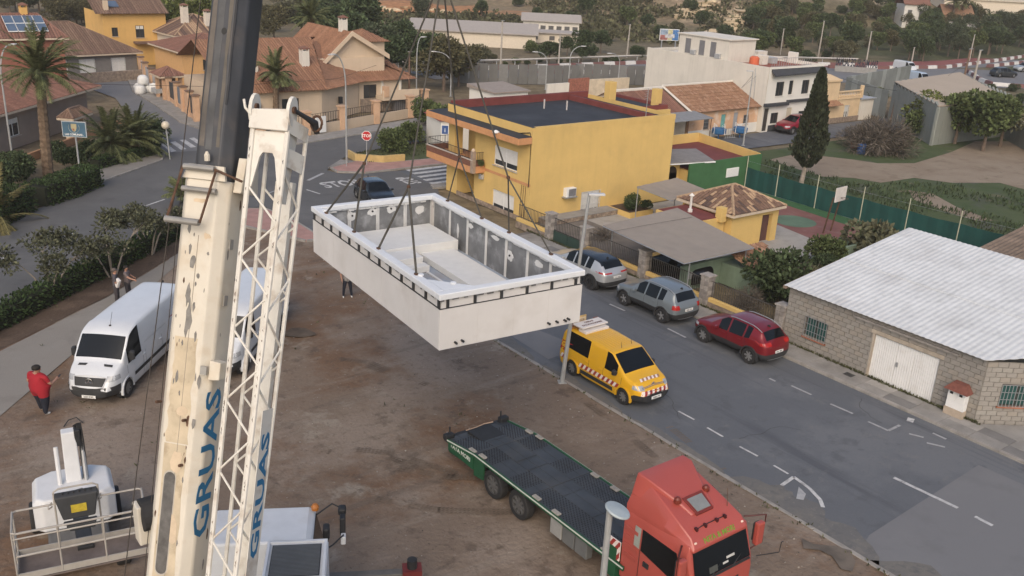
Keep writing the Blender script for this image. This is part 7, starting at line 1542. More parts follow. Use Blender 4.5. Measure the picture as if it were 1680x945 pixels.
def front(x0,z0,x1,z1,y0,y1,off,m_,nm,par,t=.02):
 n=V(z1-z0,0,x0-x1).normalized()
 q=[V(x0,y0,z0)+n*off,V(x0,y1,z0)+n*off,V(x1,y1*.96,z1)+n*off,V(x1,y0*.96,z1)+n*off]; mb=MB(); mb.hexa(q+[p+n*t for p in q]); return mb.build(nm,m_,par,bevel=.01,world=False)
front(.985,1.98,.735,2.74,-1.02,1.02,.012,CGLASS,'windscreen',cb)
front(1.0,1.9,.98,1.97,-1.03,1.03,.02,DARK,'wiper_panel',cb)
for y in (-.5,.3):MB().path([V(1.04,y,1.95),V(.93,y+.5,2.2)],.012,5).build('wiper',DARK,cb,world=False)
# things on the dash seen through the glass: paper and cup, part of the cab front
n=V(.76,0,.25).normalized()
for y,z,w,h,m_ in ((.3,2.22,.3,.06,M('paper',(.45,.45,.43),.8)),(.1,2.12,.2,.05,M('paper',(.45,.45,.43),.8)),(-.35,2.1,.3,.16,M('dash_grey',(.06,.065,.06),.7))):
 x=.985-(z-1.98)*.33; MB().cbox(V(x,y,z)+n*.036,(.01,w,h),Matrix.Rotation(-.3,3,'Y')).build('dash_item',m_,cb,world=False)
mb=MB(); text_mb(mb,'NITA & MORI',.19,V(.742,-.02,2.815)+V(.045,0,.02),(0,1,0),(-.62,0,.78),.006,sx=1.0,bold=.004); mb.build('lettering',M('letter_olive',(.14,.24,.03),.7),cb,world=False,fix=False)
for s in (1,-1):
 mb=MB(); mb.extr([V(-.72,s*1.182,1.95),V(.62,s*1.178,1.72),V(.66,s*1.172,2.0),V(.44,s*1.17,2.58),V(-.72,s*1.17,2.58)],(0,s*.012,0)); mb.build('side_window',CGLASS,cb,world=False)
 mb=MB(); mb.extr([V(-.98,s*1.18,1.98),V(-.78,s*1.18,1.96),V(-.78,s*1.17,2.56),V(-.98,s*1.17,2.56)],(0,s*.014,0)); mb.build('quarter_window',M('curtain_glass',(.28,.30,.27),.4),cb,world=False)
 for x in (-.75,.72):MB().box(x-.006,x+.006,s*1.183-.004,s*1.183+.004,.8,1.94).build('door_gap',INK,cb,world=False)
 MB().box(-.6,-.4,s*1.18-.02,s*1.18+.035,1.55,1.7).build('door_handle',DARK,cb,bevel=.01,world=False)
 for k in range(4):MB().box(-1.38,-.85,s*1.182-.008,s*1.182+.012,1.5+k*.26,1.62+k*.26).build('cab_rib',LRED,cb,bevel=.01,world=False)
 # mirrors on an arm
 MB().path([V(.55,s*1.15,2.85),V(.88,s*1.62,2.92),V(.88,s*1.62,2.1),V(.72,s*1.2,1.85)],.025,6).build('mirror_arm',M('arm_maroon',(.07,.015,.012),.5),cb,world=False)
 MB().cbox((.86,s*1.45,2.42),(.16,.26,.66)).build('mirror',LRED,cb,bevel=.04,world=False); MB().cbox((.76,s*1.44,2.44),(.06,.22,.54)).build('mirror_back',DARK,cb,bevel=.03,world=False)
 if s>0:MB().path([V(1.0,1.3,1.85),V(1.35,1.75,2.0),V(1.35,1.78,2.3),V(1.32,1.9,2.25)],.014,5).build('kerb_mirror_arm',DARK,cb,world=False)
 front(1.06,.75,1.03,1.15,s*.62,s*1.0,.01,LAMPW,'headlight',cb)
front(1.05,1.25,1.0,1.85,-.85,.85,.014,LRED,'front_flap',cb); front(1.06,1.0,1.02,1.62,-.6,.6,.035,DARK,'front_grille',cb); front(1.08,.5,1.06,.95,-1.05,1.05,.02,LRED,'bumper',cb,.06)
MB().box(-1.9,-1.5,-1.24,-.95,.6,1.55).build('rear_wing',LGRN,lo,world=False); MB().box(-1.9,-1.5,.95,1.24,.6,1.55).build('rear_wing',LGRN,lo,world=False)
# striped warning board
mb=MB(); wbp=V(-2.05,-1.18,1.22); mb.box(-1.92,-1.40,-1.23,-1.20,1.2,1.78); wbd=mb.build('warning_board',STR_W,lo,world=False)
for k in range(4):
 a=-2.02+k*.22; q=[V(a,0,1.2),V(a+.11,0,1.2),V(a+.11+.35,0,1.78),V(a+.35,0,1.78)]
 pts=[(a,1.2),(a+.11,1.2),(a+.46,1.78),(a+.35,1.78)]
 # clip in x
 def clipx(P,lim,sgn):
  out=[]
  for i in range(len(P)):
   p,q2=P[i],P[(i+1)%len(P)]; ip=(p[0]-lim)*sgn<=0; iq=(q2[0]-lim)*sgn<=0
   if ip:out.append(p)
   if ip!=iq:t=(lim-p[0])/(q2[0]-p[0]); out.append((lim,p[1]+(q2[1]-p[1])*t))
  return out
 P=clipx(clipx(pts,-1.40,1),-1.92,-1)
 if len(P)>2:MB().extr([V(x,-1.233,z) for x,z in P],(0,-.006,0)).build('stripe',STR_R,wbd,world=False)
 # ------------------------------------------------------------------ aerial work platform at the lower left
aw=thing('boom_lift','white boom lift with railed work basket raised towards the viewer','boom lift',(4.2,24.4,0),radians(-100)); AWW=M('lift_white',(.58,.59,.60),.5,var=.05,dirt=(.45,.42,.38),dsc=1.2,damt=.3)
ALM=M('basket_rail',(.37,.345,.31),.6,.2,var=.12)
MB().box(-1.6,1.6,-.75,.75,.45,.95).build('chassis',M('lift_chassis',(.10,.10,.10),.6),aw,bevel=.06,world=False)
for x in (1.2,-1.2):
 for s in (1,-1):wheel(aw,x,s*1.0,.45,.36,DARK,6,DARK)
mb=MB(); oc=[(-1.15,-.55),(-.9,-1.0),(.35,-1.02),(.55,-.8),(.55,.8),(.35,1.02),(-.9,1.0),(-1.15,.55)]
mb.loft([[V(x,y,.98) for x,y in oc],[V(x,y,1.75) for x,y in oc],[V(x*.9,y*.9,1.92) for x,y in oc]]); mb.build('turret_hood',AWW,aw,bevel=.05,seg=3,world=False)
for y,w in ((0.05,.2),):MB().loft([[V(-.5,y-w,1.7),V(-.2,y-w,1.7),V(-.2,y+w,1.7),V(-.5,y+w,1.7)],[V(-.8,y-w*.9,3.3),V(-.5,y-w*.9,3.3),V(-.5,y+w*.9,3.3),V(-.8,y+w*.9,3.3)]]).build('lower_boom',AWW,aw,bevel=.03,world=False)
for y in (-.30,.36):MB().tube(V(-.15,y,1.7),V(-.55,y,2.9),.06,n=8).build('lift_cylinder',AWW if y<0 else STEEL,aw,world=False)
for k in range(3):MB().path([V(-.75,.2+.04*k,3.35),V(-.6,.3+.04*k,3.5),V(-.5,.3+.05*k,3.0),V(-.3,.3+.05*k,1.8)],.025,5).build('hose',DARK,aw,world=False)
MB().cbox((-.6,.27,3.1),(.3,.16,.5)).build('knuckle',DARK,aw,bevel=.03,world=False)
# basket, corners found on the rail plane
RZ=5.0; FZ=3.92
c_nl=at(18,878,RZ); c_nr=at(238,835,RZ); c_fl=at(16,842,RZ); dn=(c_nr-c_nl).normalized(); dp=V(-dn.y,dn.x,0); W_=(c_nr-c_nl).length; Dp=.85
def bk(a,b,z):p=c_nl+dn*a*W_+dp*b*Dp; return V(p.x,p.y,z)
mid_=bk(.5,.5,FZ)
MB().loft([[bk(.45,.75,FZ-.15),bk(.58,.75,FZ-.15),bk(.58,.75,FZ+.05),bk(.45,.75,FZ+.05)],[V(4.0,23.9,1.75),V(4.35,23.9,1.75),V(4.35,23.9,2.1),V(4.0,23.9,2.1)]]).build('fly_boom',DARK,aw,bevel=.02)
mb=MB(); mb.hexa([bk(0,0,FZ-.06),bk(1,0,FZ-.06),bk(1,1,FZ-.06),bk(0,1,FZ-.06),bk(0,0,FZ-.03),bk(1,0,FZ-.03),bk(1,1,FZ-.03),bk(0,1,FZ-.03)]); bsk=mb.build('basket_floor',M('tread_plate',(.16,.13,.115),.7,.2,var=.2,sc=3),aw)
for (p,q) in (((0,0),(1,0)),((1,0),(1,1)),((0,1),(1,1)),((0,0),(0,1))):
 a=bk(*p,FZ); b=bk(*q,FZ); d=(b-a).normalized(); nn_=V(-d.y,d.x,0)*.012; MB().hexa([a-nn_,b-nn_,b+nn_,a+nn_,a-nn_+UZ*.14,b-nn_+UZ*.14,b+nn_+UZ*.14,a+nn_+UZ*.14]).build('toe_board',ALM,bsk)
for z in (RZ,RZ-.05 if False else FZ+.55):
 mb=MB(); mb.path([bk(.03,0,z),bk(.97,0,z),bk(1,.06,z),bk(1,.94,z),bk(.97,1,z),bk(.03,1,z),bk(0,.94,z),bk(0,.06,z),bk(.03,0,z)],.022,7); mb.build('guard_rail',ALM,bsk)
MB().path([bk(.0,0,RZ-.12),bk(1,0,RZ-.12)],.018,6).build('guard_rail',ALM,bsk)
for a,b in ((0,0),(.33,0),(.67,0),(1,0),(0,1),(.32,1),(.66,1),(1,1),(0,.5),(1,.5)):MB().tube(bk(a,b,FZ),bk(a,b,RZ),.02,n=6).build('post',ALM,bsk)
MB().path([bk(.32,1,RZ),bk(.32,1,RZ+.28),bk(.36,1,RZ+.34),bk(.62,1,RZ+.34),bk(.66,1,RZ+.28),bk(.66,1,RZ)],.022,7).build('control_hoop',ALM,bsk)
PANB=M('control_black',(.035,.037,.04),.6,var=.15)
mb=MB(); mb.hexa([bk(.37,.76,RZ-.32),bk(.62,.76,RZ-.32),bk(.62,.95,RZ-.32),bk(.37,.95,RZ-.32),bk(.32,.84,RZ+.2),bk(.66,.84,RZ+.2),bk(.66,1.05,RZ+.24),bk(.32,1.05,RZ+.24)]); cpn=mb.build('control_panel',PANB,bsk,bevel=.03)
for k in range(6):MB().lathe([(.02,0),(.025,.03),(.018,.09)],bk(.39+k*.043,.95,RZ+.16),n=7).build('joystick',DARK,cpn)
mb=MB(); mb.hexa([bk(.44,.77,RZ-.17),bk(.56,.77,RZ-.17),bk(.56,.795,RZ-.17),bk(.44,.795,RZ-.17),bk(.44,.79,RZ-.0),bk(.56,.79,RZ-.0),bk(.56,.815,RZ-.0),bk(.44,.815,RZ-.0)]); mb.build('warning_sticker',M('sticker_yellow',(.42,.32,.03),.6,var=.2,sc=12),cpn)
for k in range(3):mb=MB(); mb.hexa([bk(.37+.02*k,.7-.05*k,RZ-.42-.05*k),bk(.63-.01*k,.7-.05*k,RZ-.42-.05*k),bk(.63-.01*k,.82-.05*k,RZ-.42-.05*k),bk(.37+.02*k,.82-.05*k,RZ-.42-.05*k),bk(.37+.02*k,.7-.05*k,RZ-.36-.05*k),bk(.63-.01*k,.7-.05*k,RZ-.36-.05*k),bk(.63-.01*k,.82-.05*k,RZ-.36-.05*k),bk(.37+.02*k,.82-.05*k,RZ-.36-.05*k)]); mb.build('tool_tray',PANB,bsk,bevel=.02)
for y in (.30,.68):MB().path([bk(y,1,RZ+.05),bk(y-.03,.9,RZ+.02),bk(y-.03,.9,RZ-.05),bk(y,1,RZ-.05)],.016,5).build('lanyard_eye',ALM,bsk)
# white winch body with black drum at the boom's left edge: belongs to the crane
mb=MB(); mb.cbox(bp_(.9,-.72,.1),(.25,.3,.8)); mb.build('winch_bracket',CRW,cr,bevel=.03); mb=MB(); mb.lathe([(.12,-.2),(.3,-.18),(.3,.18),(.12,.2)],bp_(1.1,-.58,.1),'x',18); mb.build('winch_drum',RUBBER,cr)
# ------------------------------------------------------------------ trees and plants
def leafm(n,a):return [M(n+'_a',a,.8,var=.3,sc=1.2,spec=.25),M(n+'_b',tuple(x*.62 for x in a),.85,var=.3,sc=1.2,spec=.2),M(n+'_c',tuple(x*1.45 for x in a),.8,var=.25,sc=1.2,spec=.25)]
G_DARK=leafm('leaf_dark',(.052,.074,.034)); G_MID=leafm('leaf_mid',(.085,.11,.042)); G_OLIVE=leafm('leaf_olive',(.105,.105,.062)); G_LIGHT=leafm('leaf_light',(.105,.125,.035)); G_PINE=leafm('leaf_pine',(.062,.078,.045)); G_GREY=leafm('leaf_grey',(.115,.098,.080)); G_HEDGE=leafm('leaf_hedge',(.034,.058,.020)); G_RUST=leafm('leaf_rust',(.095,.088,.045)); G_PALM=leafm('leaf_palm',(.085,.095,.040))
BARK=M('bark',(.14,.105,.08),.95,var=.3,sc=4,bump=.8); BARKP=M('bark_pale',(.25,.215,.175),.95,var=.25,sc=4,bump=.6); PBARK=M('palm_bark',(.15,.105,.07),.95,var=.35,sc=6,bump=1)
G_STREET=leafm('leaf_street',(.075,.08,.048))
R=random.Random(99)
def rv():
 while True:
  p=V(R.uniform(-1,1),R.uniform(-1,1),R.uniform(-1,1))
  if .05<p.length<1:return p
def leaf(mb,p,d,L_,w):
 d=d.normalized(); s=d.cross(rv()).normalized()*w; mb.cur=R.choice((0,0,1,1,2))
 mb.add([p-s*.25,p+d*L_*.5-s,p+d*L_,p+d*L_*.5+s],[(0,1,2,3)])
def crown(mb,blobs,n,L_,w,shell=.55,flat=1.0):
 tot=sum(b[1]**2 for b in blobs)
 for c,r in blobs:
  k=int(n*r*r/tot); c=Vector(c)
  for _ in range(k):
   q=rv().normalized()*r*(shell+(1-shell)*R.random()**.6); q.z*=flat
   leaf(mb,c+q,(q.normalized()*.7+rv()*.9+V(0,0,.1)),L_*R.uniform(.7,1.3),w*R.uniform(.7,1.3))
 return mb
def trunkmb(h,r,limbs,spread,n=7,lean=(0,0)):
 mb=MB(); top=V(lean[0],lean[1],h); mb.path([V(0,0,-.1),V(lean[0]*.3,lean[1]*.3,h*.5),top],[r*1.3,r,r*.8],n)
 for k in range(limbs):
  a=2*pi*k/limbs+R.uniform(-.4,.4); e=top+V(cos(a)*spread*R.uniform(.6,1),sin(a)*spread*R.uniform(.6,1),spread*R.uniform(.6,1.2))
  mb.path([top-V(0,0,h*.15*R.random()),top.lerp(e,.5)+V(0,0,.1),e],[r*.6,r*.4,r*.15],5)
 return mb
TREES={}
def proto(kind):
 if kind in TREES:return TREES[kind]
 h,cw,mats,n,L_,w,style=dict(
 broad=(6,2.6,G_MID,2600,.42,.15,0),dark=(7,2.8,G_DARK,3000,.42,.14,0),olive=(4.5,2.3,G_OLIVE,2200,.36,.12,0),pine=(8,3.2,G_PINE,3200,.45,.10,0),light=(5,2.6,G_LIGHT,2400,.36,.14,0),rust=(6.5,3.1,G_RUST,3000,.42,.12,0),shrub=(2.2,1.5,G_OLIVE,1300,.30,.11,1),bush=(2.4,1.6,G_DARK,2600,.21,.07,1),bushl=(2.0,1.4,G_MID,2300,.19,.06,1),dry=(1.7,1.3,G_GREY,1700,.50,.014,1))[kind]
 out=[]
 for var in range(2):
  bl=[]; nb=9 if not style else 6
  for k in range(nb):
   a=R.uniform(0,2*pi); rr=cw*R.uniform(.15,.75); z=h*(R.uniform(.42,.85) if not style else R.uniform(.25,.68)); bl.append((V(cos(a)*rr,sin(a)*rr,z),cw*R.uniform(.32,.55)))
  bl.append((V(0,0,h*(.72 if not style else .55)),cw*.6))
  out.append((trunkmb(h*(.4 if not style else .2),.16 if not style else .06,5,cw*.6).mesh('trunk',BARK),crown(MB(),bl,n,L_,w,.5,.85).mesh('crown',mats,fix=False)))
 TREES[kind]=out; return out
def plant(kind,p,s,label,group=None,name='tree',cat='tree',var=None,sz=None):
 tm,cm=proto(kind)[R.randrange(2) if var is None else var]
 t=thing(name,label,cat,tuple(p),R.uniform(0,6.28),group); t.scale=(s,s,s*(sz or R.uniform(.88,1.12)))
 link('trunk',tm,t); link('crown',cm,t); return t
 # --- cypress
cy=at(1313,305); t=thing('cypress','tall dark cypress with a leaning bare trunk in the weedy field','tree',tuple(cy))
mb=MB(); mb.path([V(0,0,-.1),V(.35,.1,1.2),V(.75,.15,2.4)],[.2,.16,.12],8); mb.build('trunk',BARKP,t,world=False)
mb=MB()
for k in range(5200):
 z=R.random()**.85; hh=1.3+z*7.2; rad=1.35*min(1,(z+.04)*5)*(1-z)**.72*R.uniform(.72,1.0); a=R.uniform(0,2*pi); lump=1+.13*sin(a*5+z*19)+.32*noise.noise(V(cos(a)*1.5,sin(a)*1.5,z*5)); p=V(.55+cos(a)*rad*lump+z*.1,.12+sin(a)*rad*lump,hh)
 leaf(mb,p,V(cos(a)*.5,sin(a)*.5,1.2)+rv()*.4,.34,.09)
mb.build('crown',leafm('leaf_cypress',(.034,.042,.024)),t,world=False,fix=False)
# --- palms
def frond(mb,base,az,el,L_,droop,lw=.42,n=13):
 d=V(cos(az)*cos(el),sin(az)*cos(el),sin(el)); p=Vector(base); pts=[p.copy()]; st=L_/n
 for k in range(n):d=(d+V(0,0,-droop*(.35+k/n))).normalized(); p=p+d*st; pts.append(p.copy())
 mb.cur=2; mb.path(pts,[.03*(1-k/(n+1))+.006 for k in range(n+1)],4,False)
 for k in range(1,n):
  t=(pts[k+1]-pts[k]).normalized(); sd=t.cross(V(0,0,1)); sd=sd.normalized() if sd.length>.01 else V(1,0,0)
  for j in range(3):
   q=pts[k].lerp(pts[k+1],j/3); ll=lw*sin(pi*min(.97,(k+j/3)/n*.85+.13))**.6
   for s in (1,-1):
    mb.cur=R.choice((0,0,1,2)); e=q+sd*s*ll*.8+t*ll*.65+V(0,0,-ll*R.uniform(.1,.5)); wv=t*.042
    mb.add([q-wv,q+wv,e],[(0,1,2)])
def palm(p,h,label,n=46,L_=2.6,r=.24,lean=(0,0),skirt=0,lw=.5,mats=G_PALM,group=None):
 t=thing('palm_tree',label,'palm tree',tuple(p),0,group); mb=MB()
 if h>.5:
  pts=[]; rr=[]
  N_=int(h/.22)
  for k in range(N_+1):z=k/N_; pts.append(V(lean[0]*z,lean[1]*z,h*z-.1)); rr.append(r*(1.15-.25*z)*(1.0 if k%2 else 1.12))
  mb.path(pts,rr,9); c=pts[-1]
  for k in range(40):a=R.uniform(0,6.28); z=R.uniform(-.75,.05); mb.path([c+V(cos(a)*r,sin(a)*r,z),c+V(cos(a)*(r+.22),sin(a)*(r+.22),z+.3)],[.05,.02],4)
  mb.build('trunk',PBARK,t,world=False)
 else :c=V(0,0,h)
 mb=MB()
 for k in range(n):
  el=radians(R.choice((80,65,52,40,25,10,-8))); frond(mb,c+V(0,0,.1),R.uniform(0,6.28),el,L_*R.uniform(.8,1.1),R.uniform(.07,.13) if el>0 else .08,lw)
 mb.build('crown',mats,t,world=False,fix=False); return t
palm(at(79,290),6.9,'tall date palm with a thick trunk before the brown walled left house',64,3.3,.30,(.2,-.3))
palm(at(185,262),1.2,'broad low date palm behind the blue sign, left of its twin',56,2.9,.3); palm(at(224,256),1.3,'broad low date palm behind the blue sign, nearest the globe lamp',52,2.8,.3)
palm(V(33.0,77.0,0),4.6,'palm beside the beige villa and the dark crane boom',40,2.3,.24,(.2,0)); palm(V(47.5,100,0),7.0,'tall palm rising behind the beige villa roof',50,3.0,.25)
palm(at(-2,372),.4,'yellowing palm at the left edge beside the main road',26,3.0,.3,lw=.4,mats=leafm('leaf_yellow',(.10,.088,.035))); palm(V(18.0,56.0,0),.5,'small bushy palm beside the boom at the main road edge',22,1.6,.15)
for x,y in ((1558,52),(1573,50)):palm(att(x,y),6,'tall far palm before the peach villa at the upper right, %s of two'%('left' if x<1560 else 'right'),30,3,.3,lw=.7)
# --- hedges, clipped: one thing each
def hedge(pts,w,h,label,mats=G_HEDGE,dens=150,kind='hedge'):
 p0=Vector((*pts[0],0)); t=thing('hedge',label,'hedge',tuple(p0)); mb=MB(); st=MB()
 for a,b in zip(pts[:-1],pts[1:]):
  a=Vector((*a,0)); b=Vector((*b,0)); d=b-a; L_=d.length; d.normalize(); n=V(-d.y,d.x,0)
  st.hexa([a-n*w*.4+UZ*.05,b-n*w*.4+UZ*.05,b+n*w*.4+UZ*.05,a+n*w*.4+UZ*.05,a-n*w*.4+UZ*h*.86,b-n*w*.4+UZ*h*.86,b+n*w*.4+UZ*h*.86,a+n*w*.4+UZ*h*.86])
  for k in range(int(L_*dens*(h+w))):
   f=R.random(); x=R.random()*L_; lump=.10*noise.noise(V(a.x+x*.9,a.y,1))+.05*noise.noise(V(x*2.5,a.y,4))
   if f<.4:p=a+d*x+n*R.uniform(-w/2,w/2)+UZ*(h*(1+lump)); q=UZ
   else :s=-1 if f<.72 else 1; p=a+d*x+n*s*(w/2)*(1+lump)+UZ*R.uniform(.02,h); q=n*s
   leaf(mb,p-q*.05,q+rv()*.9,.17,.055)
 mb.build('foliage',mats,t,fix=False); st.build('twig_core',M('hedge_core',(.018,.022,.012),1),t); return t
hedge([(-1,36.6),(5.3,41.9),(10.5,46.3)],.9,.95,'long dark clipped hedge between main road and path, left stretch',dens=120); hedge([(10.7,46.5),(15.4,50.5),(18.3,52.6)],.9,.9,'dark clipped hedge continuing to the crane boom beside the main road',dens=120)
hedge([A2(-30,380),A2(40,345)],1.6,1.5,'dark rounded hedge at the left edge by the main road'); hedge([A2(62,338),A2(110,322),A2(152,304)],1.6,1.35,'clipped bright topped hedge at the street corner, left of the pavement'); hedge([(15.7,67.8),(18.2,69.5),(20.9,71.0)],.9,.8,'low dark hedge edging the palm bed at the corner'); hedge([(20.9,71.2),(20.2,73.8),(18.6,77)],.9,.8,'low hedge along the villa street side of the palm bed')
for x,y,s in ((8,318,.9),(40,300,.8),(120,276,.7),(96,262,.6),(150,268,.8),(250,236,.9),(30,285,.7),(235,250,.8)):plant('bush',at(x,y),s,'leafy dark shrub among the planting of the left corner garden','shrubs of the left corner garden','shrub','shrub')
for x,y,s,l in ((640,250,1.15,'rounded orange tree on the grass island'),(676,238,1.0,'orange tree on the grass island nearest the kiosk'),(722,215,1.3,'leafy tree behind the maroon roofed kiosk'),(700,205,1.2,'leafy tree between kiosk and villa wall')):plant('bushl',at(x,y),s,l,None)
# --- three open crowned street trees in the planting bed
def opentree(p,h,cw,label,stems=4,mats=G_STREET,group='small trees in the planting bed'):
 t=thing('street_tree',label,'tree',tuple(p),0,group); mb=MB(); bl=[]
 for k in range(stems):
  a=2*pi*k/stems+R.uniform(-.3,.3); b=V(cos(a)*.12,sin(a)*.12,-.05); e=V(cos(a)*cw*.5,sin(a)*cw*.5,h*R.uniform(.55,.68)); m_=b.lerp(e,.5)+V(0,0,.25)
  mb.path([b,m_,e],[.05,.04,.025],6)
  for j in range(4):
   a2=a+R.uniform(-.9,.9); q=e+V(cos(a2)*cw*.35,sin(a2)*cw*.35,h*R.uniform(.08,.26)); mb.path([e,q],[.022,.008],4); bl.append((q,cw*.26))
 mb.build('trunk',BARKP,t,world=False); bl.append((V(0,0,h*.85),cw*.35)); crown(MB(),bl,2300,.17,.05,.25,.7).build('crown',mats,t,world=False,fix=False)
opentree(at(85,490),2.9,2.1,'small open crowned tree in the bed nearest the left edge'); opentree(at(185,455),2.9,2.2,'small open crowned tree in the bed behind the two men'); opentree(at(247,418),2.5,1.8,'small open crowned tree in the bed nearest the crane boom')
# --- garden plants by the yellow house, carport and warehouse
for kind,p,s,l in (('bush',V(37.6,26.6,0),1.15,'large brownish dark bush behind the railings by the shed'),('shrub',V(39.4,25.6,0),.8,'olive bush behind the railings against the warehouse'),('bushl',V(44.5,28.6,0),1.05,'rounded dark green tree beside the pale paved yard'),('bush',V(42.5,27.5,0),.7,'dark low shrub in front of the rounded garden tree'),('shrub',V(47.6,27.6,0),1.1,'grey green olive tree behind the white corrugated roof'),('bushl',V(49.5,29.2,0),.8,'leafy shrub at the end of the sports court'),('dry',V(39.8,27.0,0),.9,'thin grey shrub by the green shed wall'),('dry',V(35.1,26.4,0),.7,'pale dry shrub just behind the street railings'),('bushl',V(42.7,42.4,.35),.5,'bright green climbing plant on the yellow house corner'),('bush',V(41.8,41.8,.35),.35,'small spiky plant in the raised flower bed'),('bush',V(43.0,41.5,.35),.3,'small dark plant at the front of the flower bed'),('dry',V(36.7,38.6,0),.45,'reddish dry plant heap at the driveway'),('bushl',V(34.4,48.1,2.6),.22,'potted plant on the balcony of the yellow house')):plant(kind,p,s,l,None,'plant','plant')
MB().box(42.0,43.0,41.9,42.9,.371,.372)
gc=thing('green_cubicle','small pale green walled cubicle in the garden behind the court','garden hut',(45.4,28.8,0));
for a in ((44.9,47.0,28.3,28.45),(44.9,45.05,28.46,29.7),(46.85,47.0,28.46,29.7)):MB().box(*a,0,1.15).build('wall',PGREEN,gc)
# --- the group of trees in the field on the right
for kind,x,y,s,l in (('bushl',1508,226,1.5,'dense dark green tree on the left of the field group'),('light',1515,222,.95,'yellow green feathery tree in the middle of the field group'),('broad',1566,236,.85,'leaning dark leafy tree in the field group'),('broad',1612,248,.95,'wide dark leafy tree on the right of the field group'),('olive',1640,240,.9,'olive tree beside the low grey hangar'),('light',1430,185,.55,'yellow green bush beside the balustraded cream house')):plant(kind,at(x,y),s,l)
for x,y,s in ((1418,250,1.5),(1445,255,1.7),(1470,255,1.5),(1400,240,1.1),(1432,235,1.3)):plant('dry',at(x,y),s,'leafless greyish brown shrub in the bramble patch of the field','leafless shrubs in the field','shrub','shrub')
# weeds: stuff
mb=MB();
for k in range(9000):
 x=R.uniform(1225,1700); y=R.uniform(262,420); p=at(x,y)
 if p.x<55.6 or noise.noise(V(p.x*.25,p.y*.25,7))<-.05:continue
 if pip(x,y,((1262,262),(1310,252),(1400,262),(1560,250),(1600,232),(1700,232),(1700,316),(1560,302),(1445,300),(1350,290))):continue
 leaf(mb,p,rv()*.7+UZ,R.uniform(.15,.4),.05)
tag(mb.build('weeds',leafm('leaf_weed',(.045,.065,.028)),fix=False),'low green weeds covering the field beside the sports court','weeds',kind='stuff')
mb=MB()
for k in range(1500):
 a,b=R.random(),R.random(); p=V(33.6+a*12.6,61.4+b*3.6+a*.9,.1); leaf(mb,p,rv()*.8+UZ,.16,.03)
tag(mb.build('grass',leafm('leaf_grass',(.06,.075,.03)),fix=False),'short grass of the junction island','grass',kind='stuff')
# --- trees behind: every one a thing
kinds={'dark':'dense dark evergreen','pine':'dark pine','broad':'leafy green tree','olive':'dull olive tree','rust':'brownish green tree','light':'light green tree','bush':'dark rounded bush','shrub':'olive scrub bush','bushl':'leafy green bush'}
def bgt(kind,x,y,s,where,sz=None):plant(kind,att(x,y)-UZ*.1,s*(.5 if 'scattered' in where else .62 if 'villa' not in where and 'solar' not in where else .85),kinds[kind]+' '+where,'trees and bushes '+where,'tree' if kind not in ('bush','shrub','bushl') else 'bush','tree' if kind not in ('bush','shrub','bushl') else 'bush',sz=sz)
for k,x,y,s in (('dark',575,118,1.25),('dark',548,100,1.2),('pine',612,132,1.15),('dark',640,138,1.1),('dark',590,95,1.4),('rust',728,150,1.25),('rust',752,142,1.0),('dark',672,130,.95),('dark',700,125,.9),('dark',655,110,1.0),('olive',780,118,.9),('dark',520,70,1.2),('pine',560,60,1.2)):bgt(k,x,y,s,'in the dark stand behind the beige villa')
for i in range(15):bgt(R.choice(('dark','bush','bush','olive','bushl')),792+i*18+R.uniform(-4,4),106-i*.25+R.uniform(-3,2),R.uniform(.55,.8) if i%3 else R.uniform(.9,1.05),'in the hedge row along the motorway',sz=.8)
for k,x,y,s in (('dark',958,92,1.0),('dark',985,88,.9),('dark',930,92,.7),('bushl',870,88,1.6)):bgt(k,x,y,s,'in front of the hillside factory')
for k,x,y,s in (('pine',690,42,1.5),('dark',790,32,1.2),('dark',962,30,1.5),('broad',1028,46,1.3),('dark',935,50,1.0),('bush',1080,60,2.0),('bush',1060,44,2.4),('olive',1110,58,1.3),('bush',880,30,2),('bush',850,12,2),('shrub',1000,68,2),('shrub',840,40,2),('bush',1150,40,2.6),('bush',1185,62,2.6),('shrub',1170,50,2.4),('bush',1230,42,2.4),('bush',1135,20,2.4),('bush',1265,30,3)):bgt(k,x,y,s,'scattered on the scrubby hillside')
for i in range(135):
 x=R.uniform(1225,1520); y=R.uniform(14,103)
 if x>1395 and y>84 and x<1470:continue
 bgt(R.choice(('broad','dark','olive','broad','rust','shrub','bush')),x,y,R.uniform(.75,1.25),'in the wooded valley past the motorway')
for i in range(46):
 x=R.uniform(1500,1690); y=R.uniform(40,98)
 if y>98-(x-1600)*.14:continue
 bgt(R.choice(('dark','pine','broad','rust','dark')),x,y,R.uniform(.9,1.35),'in the dark upper right wood')
for i in range(34):
 x=R.uniform(-10,175); y=R.uniform(12,50)
 if y>30 and x<95:continue
 bgt(R.choice(('dark','rust','olive')),x,y,R.uniform(.7,1.1),'in the belt behind the solar panels')
for k,x,y,s in (('bush',213,100,2.4),('olive',330,50,1.2),('olive',470,40,1.2),('rust',450,70,.9)):bgt(k,x,y,s,'around the upper left villas')
for i in range(10):bgt(R.choice(('olive','dark','rust','bush')),R.uniform(440,600),R.uniform(8,60),R.uniform(.8,1.2),'on the slope behind the villa palm')
for x,y,s in ((1655,185,1.2),(1640,168,1.0),(1672,170,1.0),(1660,150,.9),(1625,150,.8)):bgt('bush',x,y,s,'beyond the beige roofed hangar')
for x,y,s in ((37.2,128,1.35),(40.5,127,1.45),(43.6,126,1.3)):plant('light',V(x,y,0),s,{37.2:'light green tree above the blue shelter, left of three',40.5:'light green tree above the blue shelter, middle of three',43.6:'light green tree above the blue shelter, nearest the boom'}[x])
